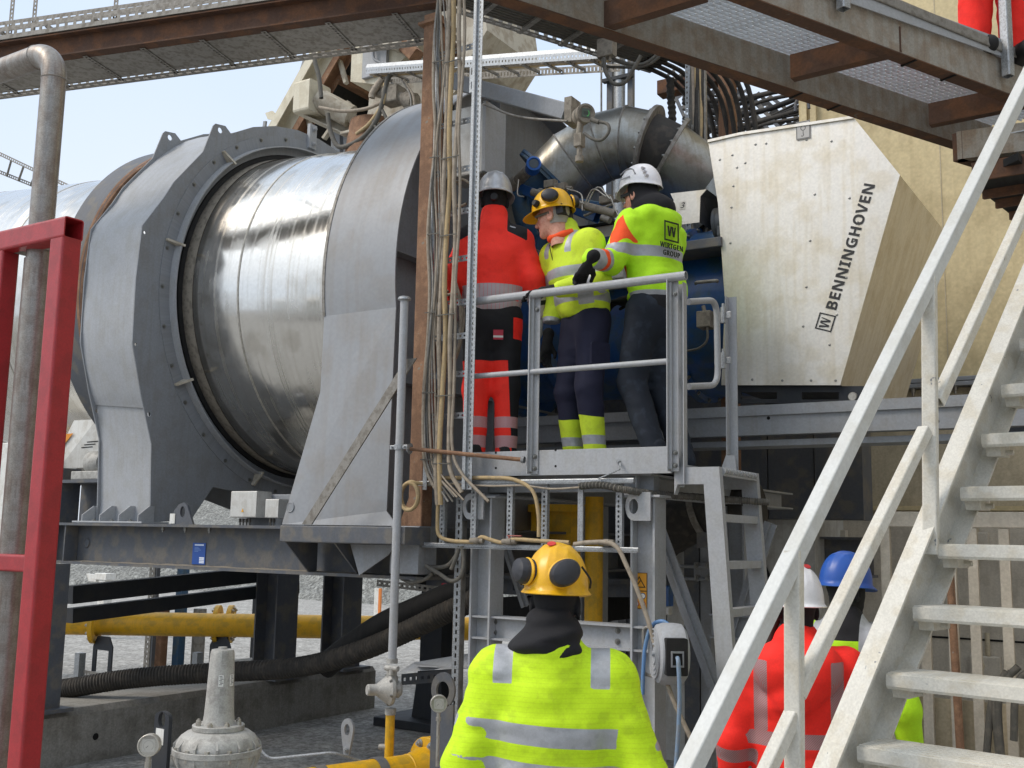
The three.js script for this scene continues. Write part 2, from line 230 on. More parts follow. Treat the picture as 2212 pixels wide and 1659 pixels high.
// ---------------------------------------------------------------- materials
const M = {
  grey: surf({ base: 0xa3a6aa, dirt: 0x96958f, size: 1.1, amt: 0.25, streak: 0.2, rough: 0.5, fine: 0.05, bump: 0.0004 }),          // light grey plant paint
  greyD: surf({ base: 0x8b8f94, dirt: 0x7d7b76, size: 1.3, amt: 0.25, streak: 0.2, rough: 0.55, fine: 0.05, bump: 0.0004 }),
  hood: surf({ base: 0x94979b, dirt: 0x8a857e, size: 2.3, amt: 0.3, streak: 0.25, rough: 0.48, fine: 0.03, bump: 0.0004 }),
  steel: surf({ base: 0x54585f, dirt: 0x6f6a62, size: 1.2, amt: 0.75, streak: 0.15, rough: 0.6, fine: 0.06, bump: 0.0006 }),       // dark blue-grey frame
  dark: surf({ base: 0x2c3036, dirt: 0x3a3a3a, size: 1.2, amt: 0.6, rough: 0.65 }),
  black: surf({ base: 0x1b1b1c, dirt: 0x2b2a28, size: 0.7, amt: 0.6, rough: 0.75 }),
  rust: surf({ base: 0x7b5d48, dirt: 0x94735a, chip: 0x8a8378, chipAt: 0.74, size: 0.9, amt: 0.8, streak: 0.4, rough: 0.85, fine: 0.1, bump: 0.001 }),
  rustD: surf({ base: 0x553f33, dirt: 0x6d4c36, chip: 0x6b655e, chipAt: 0.78, size: 1.1, amt: 0.8, rough: 0.88, fine: 0.1, bump: 0.001 }),
  primer: surf({ base: 0x99948a, dirt: 0x7d6650, size: 0.8, amt: 0.35, streak: 0.2, rough: 0.8, fine: 0.08, bump: 0.0008 }),     // walkway beams: grey, rusting
  galv: surf({ base: 0xa9adb0, dirt: 0x8d8f90, size: 0.25, amt: 0.8, blotch: 'spot', rough: 0.42, metal: 0.55, fine: 0.08, bump: 0.0002 }),
  galvD: surf({ base: 0x8f8c86, dirt: 0x77726a, size: 0.35, amt: 0.8, streak: 0.2, rough: 0.6, metal: 0.35, fine: 0.08, bump: 0.0004 }),
  gratingM: surf({ base: 0xc3c8cc, dirt: 0xa9adb0, size: 0.3, amt: 0.5, rough: 0.5, metal: 0.1 }),
  duct: surf({ base: 0xa0a19d, dirt: 0x827d72, size: 0.8, amt: 0.7, streak: 0.25, blotch: 'mid2', rough: 0.36, metal: 0.7, fine: 0.05, bump: 0.0003 }),
  cream: surf({ base: 0xd3cdb9, dirt: 0xb9ae95, chip: 0x7b705f, chipAt: 0.845, size: 1.4, amt: 0.4, streak: 0.25, rough: 0.6, fine: 0.04, bump: 0.0005 }),
  creamD: surf({ base: 0xb9b3a4, dirt: 0x948876, size: 1.0, amt: 0.6, streak: 0.2, rough: 0.65, fine: 0.05 }),
  stair: surf({ base: 0xcfcdc4, dirt: 0xc0b8a5, chip: 0x6f7378, chipAt: 0.80, size: 0.55, amt: 0.5, rough: 0.55, fine: 0.06, bump: 0.0012 }),
  stairR: surf({ base: 0xc6c8c5, dirt: 0xb4b2a9, chip: 0x7c8796, chipAt: 0.86, size: 0.8, amt: 0.35, rough: 0.42, fine: 0.04, bump: 0.0006 }),
  beige: surf({ base: 0xccbc93, dirt: 0xb5a57f, chip: 0x7a6d55, chipAt: 0.87, size: 2.6, amt: 0.6, streak: 0.35, rough: 0.7, fine: 0.06, bump: 0.0006 }),
  beigeD: surf({ base: 0xbcb096, dirt: 0xa89c84, size: 1.5, amt: 0.6, streak: 0.3, rough: 0.75, fine: 0.07 }),
  door: surf({ base: 0xc3bbac, dirt: 0xb0a797, size: 1.2, amt: 0.6, streak: 0.3, rough: 0.65, fine: 0.06 }),
  inoxD: surf({ base: 0x8f8b82, dirt: 0x7c776d, size: 1.5, amt: 0.4, streak: 0.3, rough: 0.4, metal: 0.75, fine: 0.04, bump: 0.00015 }),
  inox: surf({ base: 0xd9d5cc, dirt: 0xc6bda9, chip: 0x8d877c, chipAt: 0.865, size: 1.5, amt: 0.45, streak: 0.35, rough: 0.42, metal: 0.72, fine: 0.04, bump: 0.00015, rvar: 0.1 }),
  red: surf({ base: 0xa3262c, dirt: 0x8c2227, chip: 0xc98f8b, chipAt: 0.885, size: 0.6, amt: 0.5, rough: 0.45, fine: 0.08, bump: 0.0008, coat: 0.25 }),
  oldpipe: surf({ base: 0x94908a, dirt: 0x7a6d64, size: 0.5, amt: 0.35, streak: 0.4, rough: 0.4, metal: 0.6, fine: 0.12, bump: 0.0005 }),
  yellow: surf({ base: 0xd9a514, dirt: 0xa88a35, size: 0.8, amt: 0.5, streak: 0.2, rough: 0.42, fine: 0.05, bump: 0.0004 }),
  cast: surf({ base: 0xaaa9a4, dirt: 0x8c8a85, size: 0.45, amt: 0.7, rough: 0.6, metal: 0.15, fine: 0.1, bump: 0.0008 }),
  zinc: surf({ base: 0xb9b5ab, dirt: 0x97918a, size: 0.3, amt: 0.6, rough: 0.4, metal: 0.6 }),
  blue: surf({ base: 0x1d4f8c, dirt: 0x3f5566, size: 1.0, amt: 0.7, rough: 0.35, fine: 0.06, coat: 0.4 }),
  blueD: surf({ base: 0x2a4f70, dirt: 0x4d5a60, size: 0.9, amt: 0.8, rough: 0.55, fine: 0.08 }),
  dusty: surf({ base: 0x8b8478, dirt: 0x6d665c, size: 0.4, amt: 0.7, rough: 0.8, fine: 0.1, bump: 0.0008 }),
  hose: surf({ base: 0x9c9181, dirt: 0x7f7568, size: 0.3, amt: 0.6, rough: 0.7, fine: 0.06 }),
  hoseY: surf({ base: 0xb09a72, dirt: 0x93836a, size: 0.3, amt: 0.6, rough: 0.7, fine: 0.06 }),
  hoseG: surf({ base: 0x5a5852, dirt: 0x726c62, size: 0.3, amt: 0.6, rough: 0.75, fine: 0.06 }),
  rubber: surf({ base: 0x33312e, dirt: 0x4d4740, size: 0.6, amt: 0.7, rough: 0.75, fine: 0.08 }),
  panel: surf({ base: 0xc6c6c2, dirt: 0xb0ada6, size: 0.7, amt: 0.5, streak: 0.3, rough: 0.5, fine: 0.04, metal: 0.2 }),
  white: surf({ base: 0xdcdcd8, dirt: 0xc2bfb6, size: 0.7, amt: 0.5, streak: 0.2, rough: 0.55, fine: 0.04 }),
  wall: surf({ base: 0xd8d5cc, dirt: 0xc0b9ab, size: 3, amt: 0.5, streak: 0.2, rough: 0.85 }),
  concrete: surf({ base: 0x92908a, dirt: 0x74716a, chip: 0x5a5853, chipAt: 0.83, size: 1.3, amt: 0.7, blotch: 'mid2', streak: 0.25, rough: 0.92, fine: 0.12, bump: 0.003 }),
  screw: plain(0x8a8a86, 0.4, 0.8), hole: plain(0x0b0b0c, 0.9), glass: new THREE.MeshPhysicalMaterial({ color: 0xffffff, roughness: 0.05, transmission: 1, thickness: 0, side: THREE.DoubleSide }),
};
// drum skin: polished stainless with fine streaks along the turn
{
  const size = 2.2, b = hex(0xd2d0cb), d = hex(0xa9a49a);
  const rub = i => sm(0.46, 0.74, 0.55 * NB.streak2[i] + 0.45 * NB.streak[i]);
  M.drum = new THREE.MeshPhysicalMaterial({ metalness: 0.92, roughness: 1, bumpScale: 0.00003, side: THREE.DoubleSide,
    map: tex(size, i => mulc(mixc(b, d, 0.4 * sm(0.5, 0.75, NB.mid2[i]) + 0.3 * rub(i)), 1 + 0.05 * (NB.grain[i] - 0.5))),
    roughnessMap: tex(size, i => { const v = 0.13 + 0.17 * rub(i) + 0.12 * sm(0.45, 0.75, NB.mid[i]); return [v, v, v]; }, false),
    bumpMap: tex(size, i => { const v = 0.5 + 0.5 * (NB.streak2[i] - 0.5); return [v, v, v]; }, false) });
}
// gravel ground, gravel heap
{
  const g = (size, base, dark, light, bump) => new THREE.MeshPhysicalMaterial({ roughness: 0.95, bumpScale: bump,
    map: tex(size, i => { const s = NB.spot[i] * 0.5 + NB.grain[i] * 0.5; return mulc(mixc(mixc(hex(dark), hex(base), sm(0.3, 0.55, s)), hex(light), sm(0.55, 0.8, s)), 0.85 + 0.3 * NB.mid[i]); }),
    bumpMap: tex(size, i => { const v = NB.spot[i]; return [v, v, v]; }, false) });
  M.ground = g(1.7, 0x9d9c98, 0x7b7974, 0xb9b8b4, 0.012); M.heap = g(2.6, 0x80817d, 0x50514e, 0xa3a4a0, 0.05); M.heapD = g(3, 0x5c5953, 0x3a3834, 0x77736b, 0.05);
}
// cloth
function cloth(base, { dirt = base, amt = 0.3, size = 0.5, rough = 0.8, bump = 0.004, sheen = 0.2, stripe = 0 } = {}) {
  const b = hex(base), d = hex(dirt);
  return new THREE.MeshPhysicalMaterial({ roughness: rough, sheen, sheenRoughness: 0.6, bumpScale: bump, side: THREE.DoubleSide,
    map: tex(size, (i, x, y) => mulc(mixc(b, d, amt * sm(0.5, 0.75, NB.mid[i])), 1 + 0.06 * (NB.grain[i] - 0.5) - (stripe && y % 8 < 1 ? stripe : 0))),
    bumpMap: shared(SH.cloth, size) });
}
const K = {
  lime: cloth(0xc8ee1c, { dirt: 0xa3bf22, amt: 0.35, stripe: 0.05 }), lime2: cloth(0xcbe433, { dirt: 0xb2c43a, amt: 0.4 }), lime3: cloth(0xb8f01e, { dirt: 0xa6d81e }),
  orange: cloth(0xf4551e, { dirt: 0xe04a18 }), red: cloth(0xff3526, { dirt: 0xea2c20, amt: 0.4 }), red2: cloth(0xfb2a1e, { dirt: 0xe3241b, amt: 0.4 }),
  black: cloth(0x17171b, { dirt: 0x24242a, rough: 0.85 }), navy: cloth(0x171a33, { dirt: 0x22253f, rough: 0.85 }), jeans: cloth(0x1a222e, { dirt: 0x2c3644, amt: 0.6, rough: 0.85 }), scarf: cloth(0x18181c, { dirt: 0x26262b, rough: 0.9, sheen: 0.4 }),
  tape: surf({ base: 0xa8abb0, dirt: 0x94979b, size: 0.3, amt: 0.5, rough: 0.45, metal: 0.15, fine: 0.04 }),
  skin: surf({ base: 0xd09a84, dirt: 0xc0806c, size: 0.12, amt: 0.6, rough: 0.55, fine: 0.05 }), hair: plain(0x9b968e, 0.8),
  glove: cloth(0x121214, { rough: 0.9 }), gloveW: cloth(0xc9c8c2, { dirt: 0xa5a49c, amt: 0.5, rough: 0.85 }),
  helmY: surf({ base: 0xe7b21d, dirt: 0xcf9c1c, chip: 0x6b5a28, chipAt: 0.885, size: 0.25, amt: 0.35, rough: 0.32, fine: 0.03, bump: 0.0001 }), helmW: surf({ base: 0xe9e9ec, dirt: 0xd5d4d4, size: 0.3, amt: 0.3, rough: 0.28, fine: 0.02, bump: 0.00005 }),
  helmS: surf({ base: 0xb9babc, dirt: 0xa5a6a8, size: 0.3, amt: 0.4, rough: 0.3, metal: 0.35, fine: 0.03, bump: 0.00005 }), helmB: surf({ base: 0x2253a8, dirt: 0x2a5aa5, size: 0.3, amt: 0.4, rough: 0.35, fine: 0.03, bump: 0.00005 }),
  muff: plain(0x2b2c31, 0.5), trim: plain(0x1b1b1d, 0.6),
};
// striped reflective tape of the red jackets
{ const a = hex(0xb0a2a6), b = hex(0xd8524f), a2 = hex(0x9c868a);
  const st = (size, dir) => new THREE.MeshPhysicalMaterial({ roughness: 0.5, side: THREE.DoubleSide, map: tex(size, (i, x, y) => mixc(a, b, dir(x, y) ? 0.9 : 0)) });
  K.tapeDiag = new THREE.MeshPhysicalMaterial({ roughness: 0.5, side: THREE.DoubleSide, map: tex(0.3, (i, x, y) => mixc(a2, hex(0xa8504f), (x + y) % 8 < 3 ? 0.85 : 0)) }); K.tapeVert = st(0.2, (x, y) => x % 32 < 2); const c = hex(0xc9a3a4), e = hex(0xb0656a);
  K.tapeFine = new THREE.MeshPhysicalMaterial({ roughness: 0.55, side: THREE.DoubleSide, map: tex(0.2, (i, x, y) => mixc(c, e, (x + y) % 8 < 3 ? 0.8 : 0)) }); }
// ---------------------------------------------------------------- setting
{
  const g = new THREE.PlaneGeometry(600, 600, 1, 1).toNonIndexed(); g.rotateX(-Math.PI / 2); struct('ground', g, M.ground);
  const heap = (cx, cz, rx, rz, h, s) => { const q = new THREE.PlaneGeometry(2, 2, 60, 36); q.rotateX(-Math.PI / 2); const p = q.attributes.position; for (let i = 0; i < p.count; i++) { const x = p.getX(i), z = p.getZ(i), r = Math.sqrt(x * x + z * z); const y = Math.max(-0.3, h * (1 - r * 1.02) * (0.85 + 0.3 * noise3(x * 3, 0, z * 3, s)) + 0.35 * (noise3(x * 14, 1, z * 14, s) - 0.5) * (r < 1 ? 1 : 0)); p.setXYZ(i, cx + x * rx, y - 0.05, cz + z * rz); } q.computeVertexNormals(); return q.toNonIndexed(); };
  struct('gravel_heap', heap(-34, -34, 15, 10, 4.2, 3), M.heap); struct('gravel_heap', heap(-20, -30, 9, 6, 2.6, 4), M.heap);
  // what the polished drum mirrors: the yard behind the photographer, a dark aggregate heap and a long pale shed
  struct('aggregate_heap', heap(-14, 26, 26, 9, 5.2, 9), M.heapD);
  const nb = thing('added_side_tower', 'pale steel clad tower added out of view on the right to shape the light', 'tower'); part('wall', box(4.6, 9, 0, 9, -9.5, 1.5), M.panel, nb); part('rib', [box(4.5, 4.6, 0, 9, -6, -5.9), box(4.5, 4.6, 0, 9, -2, -1.9)], M.steel, nb);  // unseen tower, added to temper the light on faces turned right
  const shed = thing('storage_shed', 'long pale storage shed across the yard behind the camera', 'shed');
  part('wall', [box(-60, 30, 0, 9, 46, 60)], M.wall, shed); part('roof', [plate([V(-61, 9, 45), V(-61, 11.5, 53), V(-61, 9, 61)], V(92, 0, 0))], M.panel, shed);
}
// concrete foundation strip under the drum frame
const PX = -8.2;
{
  const z0 = -3.6, z1 = hitX(812, 1438, PX).z, yT = 0.47, c = 0.05, w = 1.7;
  const t = thing('concrete_plinth', 'long grey concrete foundation beam under the dark drum frame leg', 'foundation');
  part('beam', sweep([[0, -0.1], [w, -0.1], [w, yT], [c, yT], [0, yT - c]].map(([a, b]) => [-a, b]), V(PX, 0, z0), V(PX, 0, z1)), M.concrete, t);
  const h = hitX(206, 1591, PX); part('anchor_hole', [lathe(off(h, 0.004, 0, 0), X1, [[0, 0], [0.022, 0], [0.026, 0.002], [0.03, 0]], 16)], M.hole, t);
}
// ---------------------------------------------------------------- drum
const DR = 1.577, DZ = -7.757, DS = -0.091, dy = x => 4.013 + DS * (x + 6);
const dAxis = V(1, DS, 0).normalize();
const onDrum = (x, deg, r) => V(x, dy(x) + r * Math.sin(deg * Math.PI / 180), DZ + r * Math.cos(deg * Math.PI / 180));
// a band round the drum axis: profile [[radius, x], ...], from angle a0 to a1 in degrees (0 faces the viewer, 90 is up)
function band(prof, a0 = -180, a1 = 180, seg = 96, level = null) {
  const pos = [], idx = [], n = prof.length, uv = [];
  for (let i = 0; i <= seg; i++) { const a = (a0 + (a1 - a0) * i / seg) * Math.PI / 180; for (const [r, x] of prof) { const cy = level === null ? dy(x) : level; pos.push(x, cy + r * Math.sin(a), DZ + r * Math.cos(a)); uv.push(x, a * prof[0][0]); } }
  for (let i = 0; i < seg; i++) for (let k = 0; k < n - 1; k++) { const p = i * n + k; idx.push(p, p + n, p + 1, p + 1, p + n, p + n + 1); }
  const g = new THREE.BufferGeometry(); g.setAttribute('position', new THREE.Float32BufferAttribute(pos, 3)); g.setAttribute('uv', new THREE.Float32BufferAttribute(uv, 2)); g.setIndex(idx);
  const q = toCreasedNormals(g, 0.5); q.userData.keep = true; return q;
}
{
  const t = thing('dryer_drum', 'huge polished stainless steel rotary drum lying across the left half', 'drum');
  const skin = (x0, x1) => { const p = []; for (let i = 0; i <= 10; i++) { const u = i / 10; p.push([DR + 0.0007 * Math.sin(u * 7 + x0) - (i % 10 ? 0 : 0.0015), x0 + (x1 - x0) * u]); } return band(p, -180, 180, 180); };
  for (const [a, b] of [[-15.5, -11.95], [-11.95, -10.2], [-10.2, -8.95], [-8.95, -6.72], [-6.72, -5.0]]) part('skin_sheet', skin(a + 0.003, b - 0.003), M.drum, t);
  for (const x of [-11.95, -10.2, -6.72]) part('weld_seam', band([[DR - 0.004, x - 0.012], [DR + 0.004, x - 0.008], [DR + 0.004, x + 0.008], [DR - 0.004, x + 0.012]], -180, 180, 120), M.zinc, t);
  part('end_strip', band([[DR + 0.004, -7.5], [DR + 0.005, -7.28]], -180, 180, 120), M.dusty, t, 'dusty band of dried stone powder at the seal');
  const ls = []; for (let i = 0; i < 9; i++) { const d = -62 + i * 2.2; ls.push(rod(onDrum(-6.15, d, DR - 0.01), onDrum(-6.15, d, DR + 0.012), 0.012, 6)); } part('rivet', ls, M.zinc, t);
  const ty = thing('riding_ring', 'dark heavy steel riding ring round the drum left of the grey collar', 'ring');
  part('ring', band([[DR, -8.95], [DR + 0.2, -8.95], [DR + 0.215, -8.93], [DR + 0.215, -8.57], [DR + 0.2, -8.55], [DR + 0.1, -8.55], [DR + 0.1, -8.5], [DR, -8.5]], -180, 180, 120), M.steel, ty);
  part('worn_edge', band([[DR + 0.217, -8.61], [DR + 0.217, -8.575], [DR + 0.201, -8.546], [DR + 0.16, -8.546]], -180, 180, 120), M.rust, ty, 'rust brown worn edge of the ring');
  for (let i = 0; i < 30; i++) { const a = -60 + i * 5.2, r = DR; const p = [onDrum(-8.47, a - 0.75, r), onDrum(-8.47, a + 0.75, r), onDrum(-8.47, a + 0.75, r + 0.13), onDrum(-8.47, a - 0.75, r + 0.13)]; part('keeper', [plate(p, V(0.13, 0, 0)), rod(onDrum(-8.36, a + 2, r), onDrum(-8.36, a + 2, r + 0.09), 0.02, 6)], i % 3 ? M.galvD : M.dusty, ty); }
}
// grey seal collar with two faceted plates
{
  const XN = -7.45, XF = -8.15, t = thing('seal_collar', 'grey two-plate seal collar housing standing round the drum on the frame', 'collar');
  const outline = [[318, 1122], [323, 1090], [325, 958], [302, 850], [284, 741], [292, 600], [306, 487], [351, 429], [374, 393.5], [437, 328], [459, 272], [464, 267.5], [485, 272.5], [497, 289]];
  const pts = outline.map(([x, y]) => hitX(x, y, XN)), cyN = dy(XN);
  const last = pts[pts.length - 1], r1 = Math.hypot(last.y - cyN, last.z - DZ), a1 = Math.atan2(last.y - cyN, last.z - DZ) * 180 / Math.PI;
  for (let i = 1; i <= 16; i++) { const a = a1 + (205 - a1) * i / 16, r = r1 + (DR + 0.33 - r1) * Math.min(1, i / 4); pts.push(V(XN, cyN + r * Math.sin(a * Math.PI / 180), DZ + r * Math.cos(a * Math.PI / 180))); }
  pts.push(V(XN, 2.08, DZ - 1.75), V(XN, 2.08, -8.1)); pts.push(hitX(510, 1062, XN), hitX(458, 1052, XN).add(V(0, 0, 0)), hitX(412, 1118, XN)); pts[pts.length - 1].y = 2.1;
  pts[0].y = 2.06; pts[1].z = pts[0].z = pts[1].z;
  const circ = (x, r, n = 72) => { const o = []; for (let i = 0; i < n; i++) o.push(onDrum(x, i * 360 / n, r)); return o; };
  const disc = (p, r, x, n = 14) => { const o = []; for (let i = 0; i < n; i++) o.push(V(x, p.y + r * Math.sin(i / n * 6.2832), p.z + r * Math.cos(i / n * 6.2832))); return o; };
  const holesAt = [[311, 502.5, 0.014], [291.5, 744, 0.014], [320, 895, 0.02], [474, 282, 0.028]].map(([x, y, r]) => [hitX(x, y, XN), r]);
  for (const x of [XN, XF]) { const d = x - XN, sh = p => V(x, p.y - DS * 0, p.z), dyy = x === XN ? 0 : dy(XF) - dy(XN); const P = pts.map((p, i) => V(x, p.y + (p.y > 2.6 ? dyy : 0), p.z));
    part('collar_plate', plate(P, V(0.012, 0, 0), [circ(x, DR + 0.05), ...holesAt.map(([p, r]) => disc(off(p, 0, dyy, 0), r, x))]), M.greyD, t); }
  // curved skin between the plates, and the flat panel below it
  const tx0 = XF + 0.012, tx1 = XN - 0.001, path = []; const inset = (p, k) => { const r = Math.hypot(p.y - cyN, p.z - DZ); return V(0, p.y - (p.y - cyN) / r * k, p.z - (p.z - DZ) / r * k); };
  for (const i of [3, 4, 5, 6, 7, 8, 13]) path.push(inset(pts[i], 0.022)); path.unshift(inset(hitX(311, 885, XN), 0.03)); for (let i = 15; i < 30; i++) path.push(inset(pts[i], 0.022));
  const sheet = (P) => { const sp = [], tri = []; P.forEach(p => { for (const x of [tx0, tx1]) sp.push(x, p.y + (x - XN) * DS * (p.y > 3 ? 1 : 0), p.z); }); for (let i = 0; i + 1 < P.length; i++) tri.push(i * 2, i * 2 + 1, i * 2 + 3, i * 2, i * 2 + 3, i * 2 + 2); const g = new THREE.BufferGeometry(); g.setAttribute('position', new THREE.Float32BufferAttribute(sp, 3)); g.setIndex(tri); return toCreasedNormals(g, 0.9); };
  const fine = new THREE.CatmullRomCurve3(path, false, 'centripetal').getPoints(90), foot = pts[0].z - 0.03; part('curved_skin', sheet(fine), M.grey, t);
  part('front_panel', sheet([V(0, path[0].y + 0.004, path[0].z - 0.012), inset(pts[2], 0.03), V(0, pts[1].y, foot), V(0, 2.07, foot)]), M.grey, t);
  // bolted ring and lip on the near plate
  part('seal_ring', band([[DR + 0.05, XN + 0.013], [DR + 0.05, XN + 0.02], [DR + 0.235, XN + 0.02], [DR + 0.235, XN + 0.013]], -180, 180, 100), M.greyD, t);
  part('seal_lip', band([[DR + 0.13, XN + 0.02], [DR + 0.13, XN + 0.1], [DR + 0.118, XN + 0.1], [DR + 0.118, XN + 0.02]], -180, 180, 100), M.grey, t);
  part('rubber_seal', band([[DR + 0.008, XN - 0.05], [DR + 0.045, XN - 0.02], [DR + 0.045, XN + 0.035], [DR + 0.008, XN + 0.045]], -180, 180, 100), M.black, t);
  for (let i = 0; i < 22; i++) { const a = -80 + i * 11.2, p = onDrum(XN + 0.02, a, DR + 0.205); part('bolt', hexBolt(p, X1, 0.014, 0.014), M.screw, t); }
  for (const a of [104, 48.5, 12, -29, -70]) { const q = (r, w, x) => onDrum(x, a + w, r); part('clip', [plate([q(DR + 0.1, -0.6, XN + 0.02), q(DR + 0.1, -0.6, XN + 0.12), q(DR + 0.24, -0.6, XN + 0.05), q(DR + 0.24, -0.6, XN + 0.02)], q(DR + 0.1, 0.1, XN).sub(q(DR + 0.1, -0.6, XN)))], M.creamD, t); }
  const jb = hitX(672, 297, XN + 0.02); part('joint_plate', [box(XN + 0.013, XN + 0.05, jb.y - 0.125, jb.y + 0.13, jb.z - 0.05, jb.z + 0.05), hexBolt(off(jb, 0.05, 0.08, 0), X1, 0.02, 0.016), hexBolt(off(jb, 0.05, -0.08, 0), X1, 0.02, 0.016)], M.grey, t);
  const fz = foot + 0.02; part('base_plate', cbox(XF - 0.12, XN + 0.1, 2.052, 2.068, fz - 0.12, fz + 0.16, 0.004), M.grey, t);
  for (const x of [XF - 0.02, XF + 0.22, XF + 0.47, XN + 0.02]) part('gusset', plate([V(x, 2.068, fz - 0.02), V(x, 2.068, fz + 0.14), V(x, 2.12, fz + 0.14), V(x, 2.2, fz + 0.03), V(x, 2.2, fz - 0.02)], V(0.01, 0, 0)), M.grey, t);
  for (const x of [XF + 0.1, XF + 0.34, XF + 0.58]) part('bolt', hexBolt(V(x, 2.068, fz + 0.1), Y1, 0.016, 0.014), M.screw, t);
}
// ---------------------------------------------------------------- drum frame: main girder, legs, bracket
const GZ = -5.82, GT = 2.05, GB = 1.7;
{
  const t = thing('drum_frame', 'dark blue-grey steel girder frame carrying the drum on tall legs', 'steel frame');
  const xl = -8.62, xr = -4.4;
  part('girder', iBeam(V(xl, (GT + GB) / 2, GZ - 0.15), V(xr, (GT + GB) / 2, GZ - 0.15), 0.3, GT - GB, 0.022, 0.014), M.steel, t);
  for (const x of [xl + 0.02, xl + 0.3]) part('stiffener', box(x, x + 0.014, GB + 0.02, GT - 0.02, GZ - 0.14, GZ - 0.01), M.steel, t);
  for (const x of [xl + 0.16, xl + 0.44]) part('bolt_plug', lathe(V(x, 1.88, GZ - 0.15 + 0.007), Z1, [[0, 0.006], [0.03, 0.006], [0.034, 0.012], [0.04, 0.012], [0.044, 0]], 18), M.steel, t);
  const leg = (z, w = 0.32) => { const o = part('leg', iBeam(V(PX - 0.17, 0.47, z), V(PX - 0.17, GB, z), w, w, 0.02, 0.014, X1), M.steel, t); part('base_plate', cbox(PX - 0.42, PX + 0.08, 0.47, 0.5, z - 0.25, z + 0.22, 0.004), M.steel, t); return o; };
  leg(-5.66, 0.34); leg(-8.5); leg(-9.55);
  part('gusset', plate([V(PX - 0.1, GB, -5.48), V(PX - 0.1, GB, -5.3), V(PX - 0.1, GB - 0.3, -5.48)], V(0.012, 0, 0)), M.steel, t);
  part('cross_girder', iBeam(V(PX - 0.2, 1.88, GZ - 0.3), V(PX - 0.2, 1.88, -10), 0.28, 0.34, 0.02, 0.014), M.steel, t);
  part('far_girder', iBeam(V(xl, 1.88, -9.7), V(-2.4, 1.88, -9.7), 0.3, 0.35, 0.022, 0.014), M.steel, t);
  const br = (a, b, h) => part('brace', bar(hitX(a[0], a[1], PX - 0.4), hitX(b[0], b[1], PX - 0.4), 0.1, h), M.dark, t); br([150, 1285], [640, 1232], 0.16); br([150, 1330], [640, 1268], 0.13);
  const bxl = hitZ(655, 1176, GZ + 0.02).x; part('bracket', [cbox(bxl, -4.36, 1.935, 2.052, GZ - 0.02, GZ + 0.26, 0.008)], M.steel, t, 'dusty bracket slab at the front end of the girder');
  for (const [x, w] of [[bxl + 0.02, 0], [bxl + 0.48, 0]]) part('bracket_gusset', plate([V(x, 1.935, GZ + 0.23), V(x, 1.935, GZ - 0.1), V(x, GB + 0.02, GZ - 0.1), V(x, GB + 0.02, GZ - 0.02)], V(0.012, 0, 0)), M.steel, t);
  part('end_plate', plate([V(-4.95, 1.93, GZ + 0.1), V(-4.55, 1.93, GZ + 0.1), V(-4.62, 1.86, GZ + 0.1), V(-4.86, 1.72, GZ + 0.1)], V(0, 0, 0.012)), M.greyD, t);
  part('end_girder', iBeam(V(-4.55, 1.88, GZ - 0.3), V(-4.55, 1.88, -10), 0.28, 0.34, 0.02, 0.014), M.steel, t);
  const bs = [[352, 1144], [400, 1147], [452, 1152], [640, 1174], [800, 1195]]; for (const [x, y] of bs) { const p = hitZ(x, y, GZ - 0.05); part('bolt', [rod(V(p.x, GT - 0.02, GZ - 0.05), V(p.x, GT - 0.05, GZ - 0.05), 0.014, 6), rod(V(p.x, GT - 0.05, GZ - 0.05), V(p.x, GT - 0.065, GZ - 0.05), 0.008, 6)], M.screw, t); }
  // dust lying on the lower flange
  const d = new THREE.PlaneGeometry(1, 1, 60, 4); d.rotateX(-Math.PI / 2); const dp = d.attributes.position; for (let i = 0; i < dp.count; i++) { const x = dp.getX(i) + 0.5, z = dp.getZ(i) + 0.5; dp.setXYZ(i, xl + 0.4 + x * 3.3, GB + 0.023 + Math.max(0, 0.012 * (1 - z) * (noise3(x * 30, z * 4, 0, 5) + 0.2) - 0.004), GZ - 0.143 + z * 0.13); } d.computeVertexNormals(); part('dust', d.toNonIndexed(), M.dusty, t).userData.kind = 'stuff';
  const sk = hitZ(430, 1196, GZ - 0.14); const s = decal(0.17, 0.19, 128, (c, w, h) => { c.fillStyle = '#1c4d9c'; c.fillRect(0, 0, w, h); c.fillStyle = '#cfdcf0'; c.fillRect(w * .15, h * .06, w * .7, h * .07); c.fillStyle = '#7d9ccd'; for (let i = 0; i < 4; i++) c.fillRect(w * .15, h * (.2 + .06 * i), w * (.3 + .1 * (i % 3)), h * .02); c.fillStyle = '#e8eef8'; c.fillRect(w * .55, h * .66, w * .38, h * .28); c.fillStyle = '#1c4d9c'; for (let i = 0; i < 3; i++) c.fillRect(w * .55, h * (.73 + .07 * i), w * .38, h * .02); });
  printPlate('info_sticker', sk, X1, Y1, 0.15, 0.17, 0.003, s, t, { label: 'blue sticker with white lines of print' });
}
